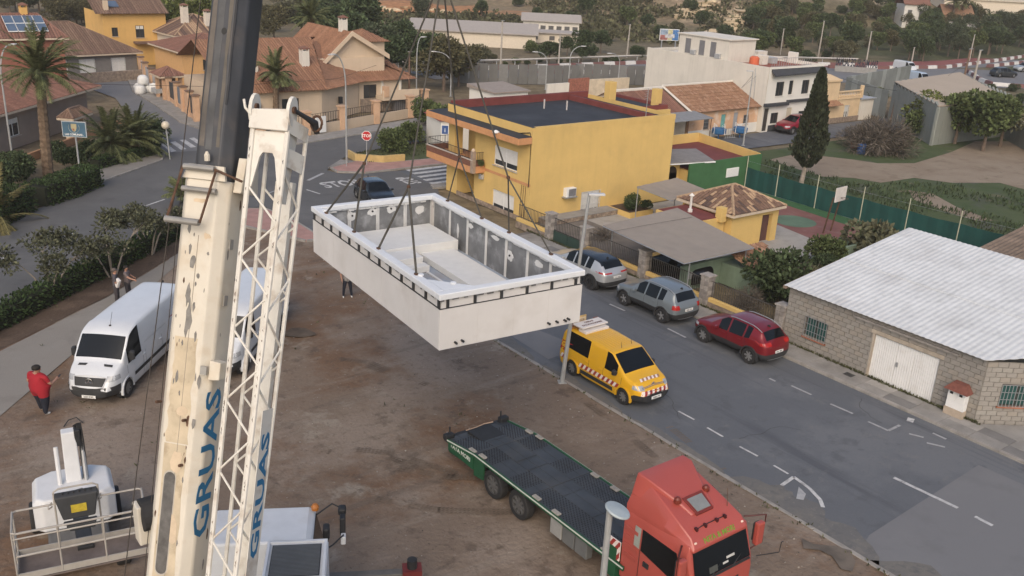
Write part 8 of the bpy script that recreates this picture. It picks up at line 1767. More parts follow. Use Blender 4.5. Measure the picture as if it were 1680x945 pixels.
# far scrub on the slopes reads as one mass
mb=MB()
for k in range(5200):
 x=R.uniform(430,1290); y=R.uniform(-6,98);
 p=att(x,y)
 d_=fwd(p.x,p.y)
 if d_<172 or d_>420 or noise.noise(V(p.x*.05,p.y*.05,2))<-.12 or (585<x<870 and y<24) or (1110<x<1235 and R.random()<.6):continue
 s=R.uniform(.5,1.4)
 for j in range(9):q=rv()*s; leaf(mb,p+V(q.x,q.y,abs(q.z)*.8),q+UZ*.3,s*.7,s*.28)
tag(mb.build('scrub',leafm('leaf_scrub',(.085,.085,.045)),fix=False),'low scrub covering the slopes beyond the motorway','scrub',kind='stuff')
# pale rock ledges on the ridge
RK=M('sand_rock',(.46,.37,.25),.95,var=.3,sc=.6,bump=1,bsc=2)
for (xa,ya,xb,yb,n,sc) in ((1165,62,1222,24,12,1.0),(1115,30,1165,8,10,1.1),(600,12,760,24,9,.7)):
 for k in range(n):
  x=xa+(xb-xa)*k/n+R.uniform(-5,5); y=ya+(yb-ya)*k/n+R.uniform(-5,5); p=att(x,y); pts=[]
  mb=MB(); rr=[V(R.uniform(-2.4,2.4)*sc,R.uniform(-1.2,1.2)*sc,R.uniform(-.6,.9)*sc) for _ in range(14)]
  bm=bmesh.new(); [bm.verts.new(v) for v in rr]; bmesh.ops.convex_hull(bm,input=bm.verts); bm.verts.ensure_lookup_table()
  me=bpy.data.meshes.new('rock'); bm.to_mesh(me); bm.free(); me.materials.append(RK); o=link('rock',me); o.location=p; o.rotation_euler=(0,0,radians(-30)); tag(o,'pale sandy rock ledge on the scrubby ridge' if x>1000 else 'ochre boulder on the bank at the top','rock','rock ledges on the ridge' if x>1000 else 'boulders on the ochre bank')
  # weeds along the edges of the lot and the foot of walls
mb=MB()
for k in range(1500):
 m_=R.random()
 if m_<.12:p=V(22.45+R.gauss(0,.12),R.uniform(0,46),.02)
 elif m_<.8:p=V(33.62+R.uniform(-.06,.02),R.uniform(14,42),.12)
 else :p=V(R.uniform(4,22),R.uniform(24,47),.02); p=p+V(0,0,0) if noise.noise(V(p.x*.5,p.y*.5,9))>.28 else V(33.6,R.uniform(14,42),.12)
 for j in range(3):leaf(mb,p+V(R.uniform(-.05,.05),R.uniform(-.05,.05),0),rv()*.8+UZ*.7,R.uniform(.06,.16),.02)
tag(mb.build('edge_weeds',leafm('leaf_edge',(.075,.08,.04)),fix=False),'small weeds along the edges of the lot, path and walls','weeds',kind='stuff')
# ------------------------------------------------------------------ lamps, poles, fences, motorway, small things, people
GREYM=M('pole_galv',(.36,.37,.37),.55,.3,var=.12); CONCP=M('pole_concrete',(.36,.33,.29),.9,var=.15); WOODP=M('pole_wood',(.17,.11,.08),.9,var=.25)
def lamp(x,y,h,label,arm=0.0,az=0.0,head=1,m=GREYM,r=.07,double=False,p=None,lean=0.0):
 p=at(x,y) if p is None else p; t=thing('street_lamp',label,'street lamp',tuple(p),az); mb=MB()
 if arm:
  n=7; pts=[V(0,0,0),V(0,0,h*.72)]+[V(arm*(1-cos(pi/2*k/n)),0,h*.72+h*.28*sin(pi/2*k/n)) for k in range(1,n+1)]
  mb.path(pts,[r*1.2]+[r*.8-(r*.3)*k/len(pts) for k in range(len(pts)-1)],8)
 else :mb.path([V(0,0,0),V(lean,0,h)],[r*1.15,r*.65],8)
 mb.build('pole',m,t,world=False)
 for s in ((1,-1) if double else (1,)):
  x0=arm*s if arm else 0
  if head==1:MB().loft([[V(x0-.05*s,-.07,h-.03),V(x0-.05*s,.07,h-.03),V(x0-.05*s,.07,h+.06),V(x0-.05*s,-.07,h+.06)],[V(x0+.3*s,-.14,h-.03),V(x0+.3*s,.14,h-.03),V(x0+.3*s,.14,h+.07),V(x0+.3*s,-.14,h+.07)],[V(x0+.62*s,-.06,h),V(x0+.62*s,.06,h),V(x0+.62*s,.06,h+.05),V(x0+.62*s,-.06,h+.05)]]).build('lamp_head',M('lamp_head_grey',(.5,.5,.49),.5),t,bevel=.015,world=False)
  elif head==2:MB().cbox((.28+lean,0,h+.03),(.62,.26,.07)).build('lamp_head',M('lamp_head_grey',(.5,.5,.49),.5),t,bevel=.02,world=False)
 MB().box(-r*2,r*2,-r*2,r*2,0,.03).build('base_plate',m,t,world=False); return t
lamp(568.9,270,8.1,'tall lamp with a curved arm on the junction island',1.0,radians(195)); lamp(21,262,7.9,'tall lamp with curved arm at the left edge by the palm',.9,radians(20))
lamp(683,169,6.6,'grey lamp with a short curved top behind the beige villa',.5,radians(0),p=V(51.15,83.4,0)); lamp(739,158,4.7,'short lamp curving left behind the villa yard',1.7,radians(155),p=V(56.9,85.7,0)); lamp(895,147,4.3,'curved lamp left of the brick ruin',1.3,radians(165),p=V(70.3,85.9,0)); lamp(932,147,5.0,'curved lamp arching right near the brick ruin',1.3,radians(-20),p=V(73,85,0)); lamp(1055,110,4.0,'curved lamp beside the blank white wall',1.2,radians(165),p=V(80.5,84.5,0))
lamp(1216,240,6.5,'slim lamp with a flat head in front of the peach cottage',0,radians(150),2,p=V(66.84,53.4,.1))
vl_=lamp(922,627,7.7,'grey street lamp with a flat head on the lot edge beside the yellow van',0,radians(-30),2,r=.082,lean=.5)
for x,y,h in ((820,135,7.2),(1028,95,5.0),(1342,95,6.0),(1420,108,5.3),(1280,90,4.3),(916,110,4.3),(671,165,5.0),(1495,105,2.7),(1590,100,4.5)):
 p=at(x,y); MBt=thing('utility_pole',{820:'thin pole in front of the far factory',1028:'pale leaning pole right of the factory',1342:'pale concrete pole in the valley wood, the thicker one',1420:'thin pole in front of the motorway lettering',1280:'short pale pole above the white house roof',916:'grey pole left of the hedge row trees',671:'brown wooden pole behind the villa yard',1495:'short thin pole by the motorway, right of the white van',1590:'lamp like pole beside the dark wood'}[x],'pole',tuple(p)); MB().path([V(0,0,0),V(.12 if x in (1028,1342) else 0,0,h)],[.13,.09],7).build('shaft',WOODP if x==671 else CONCP,MBt,world=False); MB().cbox((0.05,0,h),(.5,.06,.06)).build('crossarm',GREYM,MBt,world=False)
for x,y,h,m_,l in ((1462,200,3.4,WOODP,'dark wooden pole left of the field trees'),(1570,180,7.0,WOODP,'tall brown pole before the beige hangar roof'),(1587,178,6.8,CONCP,'grey pole with lamp before the beige hangar roof')):
 p=at(x,y); t=thing('utility_pole',l,'pole',tuple(p)); MB().path([V(0,0,0),V(.15,0,h)],[.16,.11],8).build('shaft',m_,t,world=False); MB().cbox((.3,0,h),(.7,.12,.08)).build('crossarm',GREYM,t,world=False)
for pts,l in (([at(1462,200)+UZ*3.3,at(1400,195)+UZ*3.6,V(86,57.2,4.6)],'overhead cable from the dark pole to the cream house'),([at(1587,178)+UZ*6.3,(at(1587,178)+at(1462,200))/2+UZ*3.6,at(1462,200)+UZ*3.2],'overhead cable sagging across the grey hangar'),([V(51.2,84.9,4.8),V(40,79,3.6),V(28,76,3.9),V(15,77.5,4.6)],'overhead cable crossing in front of the beige villa'),([V(73.9,58.6,5.2),V(70,57,4.5),V(66.9,53.5,6.2)],'cable from the slim lamp to the white house')):tag(MB().path(pts,.016,4).build('overhead_cable',DARK),l,'cable')
# globe lamp, disc lamp, signs
p=at(279,262); t=thing('globe_lamp','short lamp post with a single white globe beside the palm bed','street lamp',tuple(p)); MB().tube((0,0,0),(-.1,0,2.3),.05,n=8).build('pole',GREYM,t,world=False); mb=MB(); mb.smooth=True; mb.lathe([(.02,-.3)]+[(.3*sin(pi*k/10),-.3*cos(pi*k/10)) for k in range(1,10)]+[(.02,.3)],(-.12,0,2.55),n=16); mb.build('globe',M('globe_glass',(.55,.49,.38),.3),t,world=False)
tp=at(1000,842,4.6); t=thing('disc_lamp','grey post with a round flat disc lamp in front of the lorry deck','street lamp',(tp.x,tp.y,0)); MB().path([V(0,0,0),V(0,0,4.66)],[.085,.075],10).build('pole',GREYM,t,world=False); dd=V(CR.x,CR.y,0).normalized(); mb=MB(); mb.smooth=False; mb.lathe([(.05,0),(.27,.02),(.31,.06),(.285,.10),(.06,.13)],dd*.15+UZ*4.62,n=24,M=Matrix.Rotation(radians(20),4,V(CF.x,CF.y,0))); mb.build('lamp_disc',M('disc_grey',(.33,.38,.40),.45),t,world=False,bevel=.01); MB().tube((0,0,4.5),dd*.16+UZ*4.66,.03,n=6).build('arm',GREYM,t,world=False)
p=at(603,275); p=V(33.15,60.95,.1); t=thing('stop_sign','red octagonal stop sign on a grey post at the island corner','traffic sign',tuple(p),atan2(-CF.y,-CF.x)); MB().tube((0,0,0),(0,0,2.35),.035,n=7).build('post',GREYM,t,world=False)
mb=MB(); mb.extr([V(.05,.38*cos(pi/8+pi/4*k),2.2+.38*sin(pi/8+pi/4*k)) for k in range(8)],(.012,0,0)); mb.build('border',FRAME,t,world=False); mb=MB(); mb.extr([V(.063,.345*cos(pi/8+pi/4*k),2.2+.345*sin(pi/8+pi/4*k)) for k in range(8)],(.006,0,0)); pl2=mb.build('plate',M('sign_red',(.42,.015,.02),.5),t,world=False); mb=MB(); text_mb(mb,'STOP',.30,(.072,0,2.1),(0,1,0),(0,0,1),.003,bold=.008); mb.build('lettering',FRAME,pl2,world=False,fix=False)
p=V(31.6,61.2,.1); t=thing('sign_post','thin grey post left of the stop sign','post',tuple(p)); MB().tube((0,0,0),(0,0,2.1),.03,n=6).build('post',GREYM,t,world=False)
p=at(725,262); p=V(40.0,60.9,.1); t=thing('parking_sign','blue sign on a post in front of the kiosk','traffic sign',tuple(p),atan2(-CF.y,-CF.x)); MB().tube((0,0,0),(0,0,2.2),.035,n=7).build('post',GREYM,t,world=False); MB().box(.04,.06,-.28,.28,1.75,2.5).build('panel',FRAME,t,world=False); mb=MB(); mb.box(.061,.068,-.24,.24,1.8,2.45); mb.build('face',M('sign_blue',(.03,.08,.24),.5),t,world=False); mb=MB(); text_mb(mb,'i',.45,(.07,0,1.95),(0,1,0),(0,0,1),.003,bold=.01); mb.build('lettering',FRAME,t,world=False,fix=False)
# blue town sign on the left
p=at(132,292); t=thing('town_sign','blue sign board with a round emblem on a grey post by the palms','sign',tuple(p),atan2(-CF.y,-CF.x)); MB().tube((0,0,0),(0,0,2.9),.06,n=7).build('post',GREYM,t,world=False); c=V(.06,.06,3.3)
MB().box(.05,.11,-.80,.80,2.78,3.82).build('board',M('sign_frame_pale',(.42,.45,.46),.6),t,bevel=.01,world=False); MB().box(.112,.118,-.75,.75,2.83,3.77).build('face',M('sign_town_blue',(.055,.12,.18),.6),t,world=False)
mb=MB()
for k in range(20):a=pi*1.08+pi*.84*k/19; a2=pi*1.08+pi*.84*(k+.8)/19;
for r_ in (.36,):
 pts=[V(.122,r_*cos(a)*1.0,3.42+r_*sin(a)) for a in [radians(150+240*k/18) for k in range(19)]]; mb.path(pts,.018,4)
mb.build('emblem_wreath',M('emblem_pale',(.30,.34,.33),.7),t,world=False); mb=MB(); mb.extr([V(.12,y,z) for y,z in ((-.18,3.66),(.18,3.66),(.19,3.4),(.1,3.2),(0,3.14),(-.1,3.2),(-.19,3.4))],(.006,0,0)); mb.build('emblem_shield',M('emblem_gold',(.38,.33,.20),.7),t,world=False); mb=MB(); mb.extr([V(.128,y,z) for y,z in ((-.1,3.35),(.02,3.35),(.02,3.2),(-.08,3.24))],(.005,0,0)); mb.build('emblem_field',M('emblem_red',(.30,.10,.06),.7),t,world=False)
mb=MB(); text_mb(mb,'LAS COMUNAS ●'.replace('●','.'),.17,(.121,-.02,2.9),(0,1,0),(0,0,1),.003,bold=.006); mb.build('lettering',FRAME,t,world=False,fix=False)
# green windbreak fence with posts, basketball hoop
gf=thing('windbreak_fence','long green mesh windbreak fence between court and weedy field','fence',(54.9,35,0)); NET=M('windbreak_net',(.010,.058,.052),.9,var=.15,sc=.7); pts=[(55.0,43.3),(54.9,40.4),(54.8,37.0),(54.9,33.5),(55.0,30.3),(55.2,27.0),(55.6,23.5),(54,20)]
for (a,b) in zip(pts[:-1],pts[1:]):
 a=V(*a,0); b=V(*b,0); mb=MB(); n=10; d=b-a; q=V(-d.y,d.x,0).normalized()
 top=[];
 for k in range(n+1):p=a+d*k/n+q*.03*sin(k*1.9); top+=[p+UZ*.05,p+UZ*(1.55-.06*sin(pi*k/n))]
 mb.add(top+[p+q*.012 for p in top],[(2*k,2*k+1,2*k+3,2*k+2) for k in range(n)]+[(len(top)+2*k,len(top)+2*k+2,len(top)+2*k+3,len(top)+2*k+1) for k in range(n)]+[(2*k+1,len(top)+2*k+1,len(top)+2*k+3,2*k+3) for k in range(n)]); mb.build('net_panel',NET,gf,fix=False)
 MB().tube(a,a+UZ*2.35,.035,n=6).build('post',M('net_post',(.40,.40,.30),.7),gf)
 MB().tube(a+UZ*2.0,b+UZ*2.0,.006,n=4).build('wire',STEEL,gf)
hp=V(50.7,32.5,0); t=thing('basketball_hoop','white basketball backboard on two brown posts at the court end','basketball hoop',tuple(hp),atan2(-CF.y,-CF.x)+.75)
for y in (-.45,.45):MB().path([V(-.5,y,0),V(-.2,y,2.4)],.05,7).build('post',RUST,t,world=False)
MB().cbox((0,0,2.6),(.06,1.25,.9)).build('backboard',M('backboard',(.60,.56,.52),.7,var=.08),t,bevel=.01,world=False); MB().path([V(-.04,-.5,2.2),V(-.05,.5,3.0)],.04,5).build('brace',RUST,t,world=False); mb=MB(); mb.path([V(.3+.22*cos(a),.22*sin(a),2.4) for a in [2*pi*k/12 for k in range(13)]],.015,5); mb.build('rim',RUST,t,world=False)
# planter baskets at the far street
for x,y,l in ((1178,228,'blue tub in a white frame on the far street, left of two'),(1213,226,'blue tub in a white frame on the far street, right of two')):
 p=at(x,y); t=thing('street_planter',l,'planter',tuple(p),0,'blue planters on the far street'); mb=MB(); mb.lathe([(.4,0),(.62,.1),(.66,.5),(.6,.55)],(0,0,.45),n=14); mb.build('tub',M('tub_blue',(.03,.12,.27),.6,var=.15),t,world=False); MB().tube((0,0,0),(0,0,.46),.06,n=6).build('stem',M('tub_blue',(.03,.12,.27)),t,world=False)
 mb=MB()
 for k in range(4):a=pi/2*k; mb.path([V(.68*cos(a),.68*sin(a),.5),V(.66*cos(a),.66*sin(a),1.35),V(.3*cos(a),.3*sin(a),1.15)],.025,5)
 mb.build('frame',FRAME,t,world=False)
rl=thing('street_railing','low grey railing between the two blue planters','railing',tuple(at(1195,230))); rail(rl,[A2(1188,229),A2(1206,228)],.1,1.0,.25,GREYM,.02)
# rubbish heap, barrels in the brambles
for x,y,m_,l in ((1402,243,M('barrel_rust',(.25,.10,.06),.8,var=.3),'rusty brown drum by the brambles'),(1412,252,M('barrel_blue',(.03,.10,.30),.7),'blue plastic drum standing in front of the brambles'),(1408,234,M('barrel_blue',(.03,.10,.30),.7),'blue plastic drum behind the rusty one')):tag(MB().lathe([(.35,0),(.38,.1),(.36,.45),(.38,.8),(.34,.9)],at(x,y),n=14).build('drum',m_),l,'drum')
# bags and trailer in the villa street
p=V(29.3,95.5,.04); t=thing('cargo_trailer','small grey trailer parked beside white builder bags in the villa street','trailer',tuple(p),.1); MB().box(-1.0,1.0,-.6,.6,.4,.85).build('tray',GALV,t,bevel=.02,world=False); MB().tube((1,0,.45),(1.9,0,.45),.04,n=6).build('drawbar',STEEL,t,world=False)
for y in (-.7,.7):wheel(t,0,y,.28,.16)
BAG=M('bag_white',(.68,.68,.66),.85,var=.06); random.seed(8)
for i,(x,y,z) in enumerate(((27.6,97.4,0),(28.6,98.0,0),(27.9,98.6,0),(28.1,97.9,.85),(28.9,97.2,.1))):
 mb=MB(); mb.smooth=True; R2=random.Random(i); mb.loft([[V(x+cos(a)*r_*(1+.12*R2.uniform(-1,1)),y+sin(a)*r_*(1+.12*R2.uniform(-1,1)),z+hh) for a in [2*pi*k/9 for k in range(9)]] for hh,r_ in ((0,.42),(.25,.55),(.7,.52),(.9,.38),(1.0,.15))]); tag(mb.build('builder_bag',BAG),'full white builder bag heaped beside the villa street wall','bag','white builder bags in the villa street')
 # ------------------------------------------------------------------ motorway with red and white barriers, lettering, far buildings
mw=[(62,104.5),(79,102.2),(101,101.2),(120,95.5),(138,87.5),(152,80),(172,66),(196,46),(170,40),(146,55),(139,63),(126,71.5),(110,79.5),(96,86),(84,93),(62,97)]
sheet('motorway',mw,.010,ASPH2); sheet('motorway_branch',[(138,87.5),(150,81),(172,78),(200,78),(200,88),(172,84.5),(152,87.5)],.014,ASPH2)
sheet('red_surface',[(76,99.5),(98,96.6),(104,94.0),(92,92.5),(80,96.0)],.018,M('red_asphalt',(.22,.075,.07),.9,var=.12,sc=.5)); sheet('red_surface',[(128,89.5),(150,81.5),(165,84.0),(195,88.5),(195,91),(160,88),(138,91.5)],.018,M('red_asphalt'
,(.22,.075,.07)))
BR,BW=M('barrier_red',(.16,.075,.07),.8),M('barrier_white',(.55,.54,.52),.8)
def barrier(pts,label,L_=2.0,h=.5):
 t=thing('traffic_barrier',label,'barrier',(*pts[0],0)); k=0
 for a,b in zip(pts[:-1],pts[1:]):
  a=V(*a,0); b=V(*b,0); n=max(1,int((b-a).length/L_)); d=(b-a)/n; q=V(-d.y,d.x,0).normalized()*.3
  for i in range(n):
   p=a+d*i; e=p+d*.97; MB().hexa([p-q,e-q,e+q,p+q,p-q*.6+UZ*h,e-q*.6+UZ*h,e+q*.6+UZ*h,p+q*.6+UZ*h]).build('block',BW if k%2 else BR,t); k+=1
barrier([(66,103.2),(79,101.5),(101,100.6),(119,95),(137,87.4)],'row of red and white barrier blocks along the motorway below the hedge row'); barrier([(128,88),(138,84),(150,81.3),(160,82.5),(172,84),(196,87.5)],'row of red and white barrier blocks curving to the upper right edge'); barrier([(160,79.5),(174,80.5),(198,82)],'short inner row of barrier blocks at the upper right edge'); barrier([(149,77),(140,70.2),(137,66.8),(143,59.5)],'row of barrier blocks behind the beige hangar',2.2); barrier([(80,96.5),(93,92.2),(103,94)],'white and red blocks round the red asphalt wedge')
gr_=thing('guard_rail','long pale guard rail along the far side of the motorway','guard rail',(100,103,0)); gp=[(62,105.5),(79,103.4),(101,102.4),(120,96.8),(137,89.0)]
MB().path([V(*p,.95) for p in gp],.14,4).build('beam',M('beam_pale',(.42,.40,.37),.7),gr_)
for a,b in zip(gp[:-1],gp[1:]):
 for k in range(6):p=V(*a,0).lerp(V(*b,0),k/6); MB().tube(p,p+UZ*.95,.06,n=5).build('post',GALV,gr_)
 # the town name seen from behind, letters standing on a wall
sgn=thing('town_name_wall','white wall carrying the town name in dark letters read from the far side','sign',(118,87.5,0)); a=at(1349,118); b=at(1437,122); a=V(a.x+3,a.y,0); d=(b-a).normalized(); n=V(d.y,-d.x,0)
MB().hexa([a,b,b-n*.2,a-n*.2,a+UZ*.85,b+UZ*.85,b-n*.2+UZ*.85,a-n*.2+UZ*.85]).build('wall',M('sign_wall_grey',(.26,.255,.245),.9),sgn); mb=MB(); L_=(b-a).length; text_mb(mb,'SAN MIGUEL DE SALINAS',1.55,(a+b)/2+n*.05+UZ*.9,-d,UZ,.12,bold=.03)
ws=[Vector(v) for v in mb.v]; us=[(v-(a+b)/2).dot(d) for v in ws]; k=L_/(max(us)-min(us)); mb.v=[tuple(v+d*(((v-(a+b)/2).dot(d))*(k-1))) for v in ws]; mb.build('lettering',M('letter_navy',(.035,.045,.075),.7),sgn,fix=False)
# billboard behind the white house
p=V(80.3,76.6,0); t=thing('billboard','colourful billboard on posts behind the white house','billboard',tuple(p),atan2(-CF.y,-CF.x)+.1)
for y in (-.8,.8):MB().tube((0,y,0),(0,y,6.4),.08,n=6).build('post',STEEL,t,world=False)
MB().box(-.1,.05,-1.1,1.1,6.4,7.65).build('board',FRAME,t,world=False)
for i,(y0,y1,z0,z1,c) in enumerate(((-1.05,-.2,6.45,7.0,(.30,.12,.11)),(-.18,.35,6.45,7.6,(.45,.42,.25)),(.37,1.05,6.45,7.6,(.06,.16,.36)),(-1.05,-.2,7.02,7.6,(.22,.28,.36)),(-.5,.6,6.7,7.1,(.42,.42,.44)))):MB().box(.051,.06+.004*i,y0,y1,z0,z1).build('poster_field',M('poster_%d'%i,c,.6,var=.4,sc=4),t,world=False)
# factory on the far slope
fz=terr(99,126)
def fbox(name,label,x,y,w,dpt,h,wall,roof,rise=1.6,wins=0,rz=0.0):
 p=att(x,y); t=thing(name,label,'building',(p.x,p.y,p.z-.3),rz); MB().box(-w/2,w/2,0,dpt,0,h).build('wall',wall,t,world=False)
 MB().loft([[V(-w/2-.4,-.4,h),V(w/2+.4,-.4,h),V(w/2+.4,-.4,h+.15),V(-w/2-.4,-.4,h+.15)],[V(-w/2-.4,dpt/2,h+rise),V(w/2+.4,dpt/2,h+rise),V(w/2+.4,dpt/2,h+rise+.15),V(-w/2-.4,dpt/2,h+rise+.15)],[V(-w/2-.4,dpt+.4,h),V(w/2+.4,dpt+.4,h),V(w/2+.4,dpt+.4,h+.15),V(-w/2-.4,dpt+.4,h+.15)]]).build('roof',roof,t,world=False)
 for k in range(wins):x0=-w/2+w*(k+.5)/wins; f=MB().box(x0-.45,x0+.45,-.06,-.001,h*.42,h*.78).build('window',M('far_window',(.09,.09,.09),.4),t,world=False)
 return t
fr=-YAW; FW=M('factory_wall',(.60,.53,.43),.9,var=.06); FR=M('factory_roof',(.34,.31,.285),.8,var=.06)
fbox('factory','long grey roofed factory hall on the far slope, left part',775,76,20,9,2.4,FW,FR,1.3,0,fr); fbox('factory','white factory block with dormer row and solar panels on its roof',903,62,10,6,3.0,WRND,FR,1.1,7,fr)
fbox('factory','low cream annex in front of the factory block',905,72,8.5,4,1.9,FW,FR,.3,3,fr); fbox('house','white house with brown roof among the trees of the valley',1497,47,5,5,5,M('far_white',(.58,.56,.52),.9),T_RED[0],2,2,fr)
fbox('dealership','long cream building with a blue oval emblem at the upper right',1620,30,22,8,4.2,FW,M('far_cream_roof',(.5,.44,.34),.8),.8,0,fr); fbox('house','peach villa behind two far palms at the upper right',1567,52,6,5,3.5,M('far_peach',(.50,.33,.24),.9),T_OCHRE[0],2,3,fr); fbox('house','small cream house in the dark wood at the upper right',1572,62,6,4,2,FW,FR,1,3,fr)
# ------------------------------------------------------------------ people
SKIN=M('skin',(.36,.20,.14),.6,var=.06); HAIR=M('hair_black',(.015,.012,.010),.8)
def person(label,loc,rz,h,belly,shirt,pants,shoes,arms,stance,hair=HAIR,sleeve=.55,cap=None):
 t=thing('person',label,'person',tuple(loc),rz); VX=[]; E=[]; RD=[]; RG=[]
 def v(p,r,g,par=None):
  VX.append(Vector(p)*h); RD.append((r*h,r*h*(.85 if g in ('skin','shoe') else 1.0))); RG.append(g); i=len(VX)-1
  if par is not None:E.append((par,i))
  return i
 pel=v((0,0,.52),.085*belly,'pants'); w=v((.012*belly,0,.60),.088*belly,'shirt',pel); ch=v((0,0,.72),.088*(belly*.5+.5),'shirt',w); sh_=v((-.005,0,.80),.062,'shirt',ch); nk=v((-.002,0,.845),.034,'skin',sh_); hd=v((.01,0,.885),.048,'skin',nk); hd2=v((.012,0,.93),.056,'skin',hd); v((.004,0,.972),.042,'skin',hd2); v((.062,0,.918),.012,'skin',hd2)
 for s in (1,-1):
  v((.008,s*.058,.925),.012,'skin',hd2)
  fx,fy=stance[0 if s>0 else 1]; hp_=v((0,s*.055*belly**.5,.49),.066*belly**.6,'pants',pel); kn=v((fx*.5+.015,s*.06+fy*.6,.27),.048*belly**.5,'pants',hp_); an=v((fx,s*.06+fy,.055),.032,'pants',kn); hl=v((fx+.01,s*.06+fy,.022),.024,'shoe',an); v((fx+.085,s*.065+fy,.018),.022,'shoe',hl)
  el,wr=arms[0 if s>0 else 1]; so_=v((0,s*.115*(belly*.3+.7),.795),.046,'shirt',sh_); mid=v(Vector((0,s*.125,.78)).lerp(Vector(el),sleeve),.036,'shirt',so_); e_=v(el,.029,'skin',mid); wr_=v(wr,.019,'skin',e_); d=(Vector(wr)-Vector(el)).normalized(); pm=v(Vector(wr)+d*.03,.020,'skin',wr_); q=d.cross(V(0,s,.3)).normalized()
  for k in range(4):a=v(Vector(wr)+d*.055+q*(.011*(k-1.5)),.0075,'skin',pm); v(Vector(wr)+d*(.085-.006*abs(k-1.3))+q*(.012*(k-1.5))+V(0,0,-.008),.006,'skin',a)
  v(Vector(wr)+d*.04-q*.032,.0075,'skin',wr_)
 me=bpy.data.meshes.new('t'); me.from_pydata(VX,E,[]); o=bpy.data.objects.new('t',me); COL.objects.link(o); md=o.modifiers.new('s','SKIN'); md.use_smooth_shade=True; o.modifiers.new('u','SUBSURF').levels=1
 o.modifiers['u'].render_levels=1
 for i,sv in enumerate(me.skin_vertices[0].data):sv.radius=RD[i]; sv.use_root=(i==0)
 m2=bpy.data.meshes.new_from_object(o.evaluated_get(bpy.context.evaluated_depsgraph_get())); bpy.data.objects.remove(o); m2.name='body'; mats=[SKIN,shirt,pants,shoes]; m2.materials.clear()
 for m_ in mats:m2.materials.append(m_)
 SEG=[(VX[a],VX[b],RG[b],RD[b][0]) for a,b in E]
 for p in m2.polygons:
  c=Vector(p.center); best=None
  for a,b,g,r in SEG:
   ab=b-a; k=max(0,min(1,(c-a).dot(ab)/max(1e-9,ab.length_squared))); dd_=(c-(a+ab*k)).length-r
   if best is None or dd_<best[0]:best=(dd_,g)
  p.material_index={'skin':0,'shirt':1,'pants':2,'shoe':3}[best[1]]; p.use_smooth=True
 link('body',m2,t); mb=MB(); mb.smooth=True; c=V(.0,0,.945)*h; rr=.066*h
 mb.loft([[c+V(rr*r_*cos(a)-.006*h,rr*.92*r_*sin(a),z*h-(0 if cos(a)>.3 else .025*h*(1-r_*.0)) if j==0 else z*h) for a in [2*pi*k/14 for k in range(14)]] for j,(r_,z) in enumerate(((1.0,.0),(1.0,.015),(.86,.035),(.55,.05),(.15,.056)))]); mb.build('hair',cap or hair,t,world=False)
 if cap:MB().loft([[V(.05,-.05,.945)*h,V(.05,.05,.945)*h,V(.05,.05,.953)*h,V(.05,-.05,.953)*h],[V(.115,-.035,.938)*h,V(.115,.035,.938)*h,V(.115,.035,.943)*h,V(.115,-.035,.943)*h]]).build('cap_peak',cap,t,world=False)
 for y in (.02,-.02):MB().cbox(V(.062,y,.937)*h,(.008*h,.014*h,.008*h)).build('eye',DARK,t,world=False)
 MB().cbox(V(.058,0,.898)*h,(.008*h,.03*h,.006*h)).build('mouth',M('lip',(.25,.10,.08),.6),t,world=False); return t
TSH=M('tshirt_red',(.30,.012,.022),.85,var=.1); NAVY=M('trouser_navy',(.014,.017,.028),.85,var=.2); SHOE=M('shoe_white',(.62,.61,.57),.7); GTEE=M('tshirt_grey',(.22,.21,.20),.85); DTEE=M('top_dark',(.07,.065,.075),.85); SHORT=M('trouser_dark',(.05,.045,.05),.85); WTEE=M('top_grey_brown',(.16,.13,.125),.85)
mp=at(70,677)
pm_=person('heavy man in red t-shirt and dark trousers looking at a phone, seen from behind',mp,radians(28),1.86,2.1,TSH,NAVY,SHOE,(((-.02,.19,.63),(.06,.2,.50)),((.05,-.20,.645),(.20,-.15,.655))),((.05,.02),(-.03,-.04)))
pm_.scale=(1.18,1.30,1.0)
hp_=mp+Matrix.Rotation(radians(28),3,'Z') @ (V(.32,-.17,.68)*1.86); ph=MB().cbox((0,0,0),(.15,.075,.012)).build('phone',M('phone_dark',(.03,.03,.035),.3)); ph.location=hp_; ph.rotation_euler=(0,-.5,radians(28)); tag(ph,'dark phone held in the right hand of the man in red','phone')
c1=at(193,500); person('man in a dark cap and top standing behind the long white van',V(c1.x,c1.y,.02),radians(-20),1.75,1.05,DTEE,SHORT,NAVY,(((-.02,.17,.64),(.05,.16,.52)),((.02,-.16,.65),(.10,-.08,.60))),((.02,0),(-.02,0)),cap=M('cap_dark',(.10,.08,.07),.8))
c2=at(201,497); c2=V(c2.x+.35,c2.y+.25,.02); person('person with dark hair reaching an arm out beside the man in the cap',c2,radians(-35),1.66,1.0,WTEE,SHORT,SHOE,(((.04,.17,.66),(.12,.16,.62)),((.12,-.17,.70),(.26,-.19,.66))),((.02,0),(-.02,0)))
bgp=c1+V(.05,-.22,1.12); bo=MB().cbox((0,0,0),(.16,.24,.46)).build('shoulder_bag',M('bag_pale',(.60,.58,.56),.8),bevel=.05); bo.location=bgp; bo.rotation_euler=(.5,0,.3); tag(bo,'pale white bag carried by the man in the dark cap','bag')
c3=at(570,487); person('person in black trousers and grey top standing under the hanging pool shell',c3,radians(-112),1.75,1.0,GTEE,NAVY,SHOE,(((-.02,.17,.64),(.04,.15,.52)),((-.02,-.17,.64),(.04,-.15,.52))),((.01,.05),(.01,-.05)))
# second white van mostly behind the boom
v2=copy_tree(vw_,loc=tuple(at(352,625)-V(cos(van_dir),sin(van_dir),0)*3.3),rz=van_dir,label='second white panel van seen through the crane jib lattice'); v2.location.z=.02
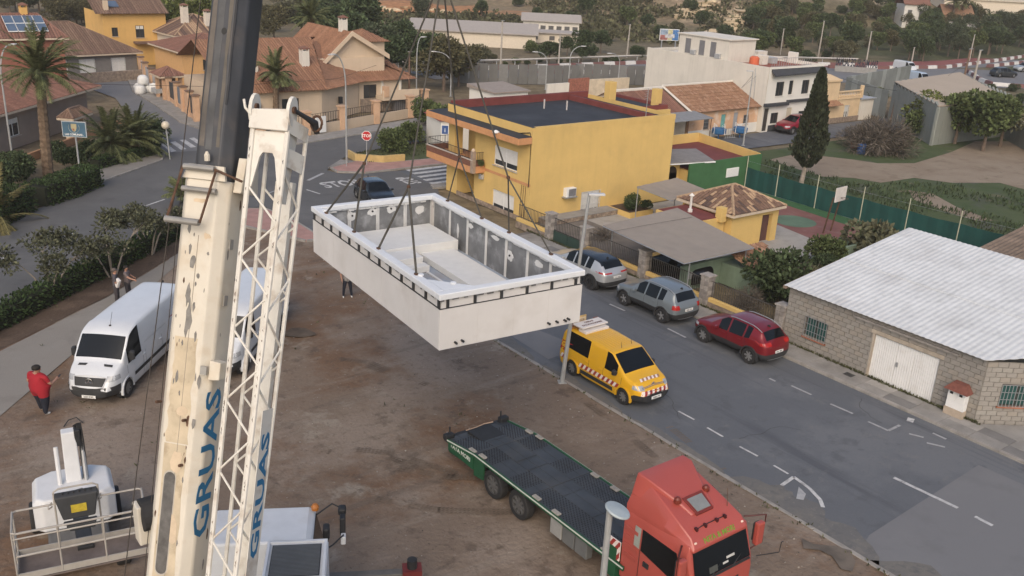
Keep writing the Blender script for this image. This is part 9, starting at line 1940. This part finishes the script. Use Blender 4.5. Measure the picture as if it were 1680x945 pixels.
# puddle stain, cable on the ground, small debris near the lorry
cb_=at(120,697); tag(MB().path([cb_+V(-.3,0,.02),cb_+V(-.1,.15,.15),cb_+V(.15,.1,.2),cb_+V(.3,-.1,.03)],.02,6).build('hose_loop',DARK),'black hose loop lying on the dirt in front of the boom lift','hose')
sheet('oil_stain',[A2(490+26*cos(a)*(1+.25*sin(3*a)),547+8*sin(a)) for a in [2*pi*k/16 for k in range(16)]],.052,M('oil_stain_dirt',(.10,.078,.06),.95,var=.3,sc=2))
MUD=M('mud_pool',(.115,.096,.078),.8,var=.3,sc=1.5,dirt=(.16,.13,.10),dsc=1.5)
sheet('mud_patch',[A2(*p) for p in ((1315,885),(1335,895),(1368,898),(1395,905),(1403,925),(1398,940),(1380,936),(1365,915),(1345,905),(1318,902))],.052,MUD)
# ------------------------------------------------------------------ warm evening haze
hz=MB().box(-170,420,-190,420,-2,60).build('haze',[],fix=True); hz['kind']='stuff'
hm=bpy.data.materials.new('haze_air'); hm.use_nodes=True; N=hm.node_tree.nodes; N.remove(N['Principled BSDF']); pv_=N.new('ShaderNodeVolumePrincipled'); pv_.inputs['Color'].default_value=(.96,.86,.74,1); pv_.inputs['Density'].default_value=.0005; pv_.inputs['Anisotropy'].default_value=.2
hm.node_tree.links.new(pv_.outputs[0],N['Material Output'].inputs['Volume']); hz.data.materials.append(hm)
# things of one kind that share a look are told apart by where they stand
ORD='first second third fourth fifth sixth seventh eighth ninth tenth eleventh twelfth thirteenth fourteenth fifteenth sixteenth seventeenth eighteenth nineteenth twentieth'.split()
def ordw(n):return ORD[n] if n<20 else ('twenty-' if n<29 else 'thirty-')+ORD[(n+1)%10-1] if (n+1)%10 else 'thirtieth'
GR={}
for o in S.objects:
 if o.parent is None and o.get('label') and o.get('kind') is None:GR.setdefault(o['label'],[]).append(o)
for l,g in GR.items():
 if len(g)<2:continue
 g.sort(key=lambda o:fwd(o.location.x,o.location.y)); n=len(g); k=1 if n<=6 else 2 if n<=14 else 3
 for b in range(k):
  r=sorted(g[n*b//k:n*(b+1)//k],key=lambda o:pix(o.location)[0])
  for i,o in enumerate(r):o['label']=l+(', '+('near','far')[b]+' row' if k==2 else ', '+('near','middle','far')[b]+' row' if k==3 else '')+', '+ordw(i)+' from left'
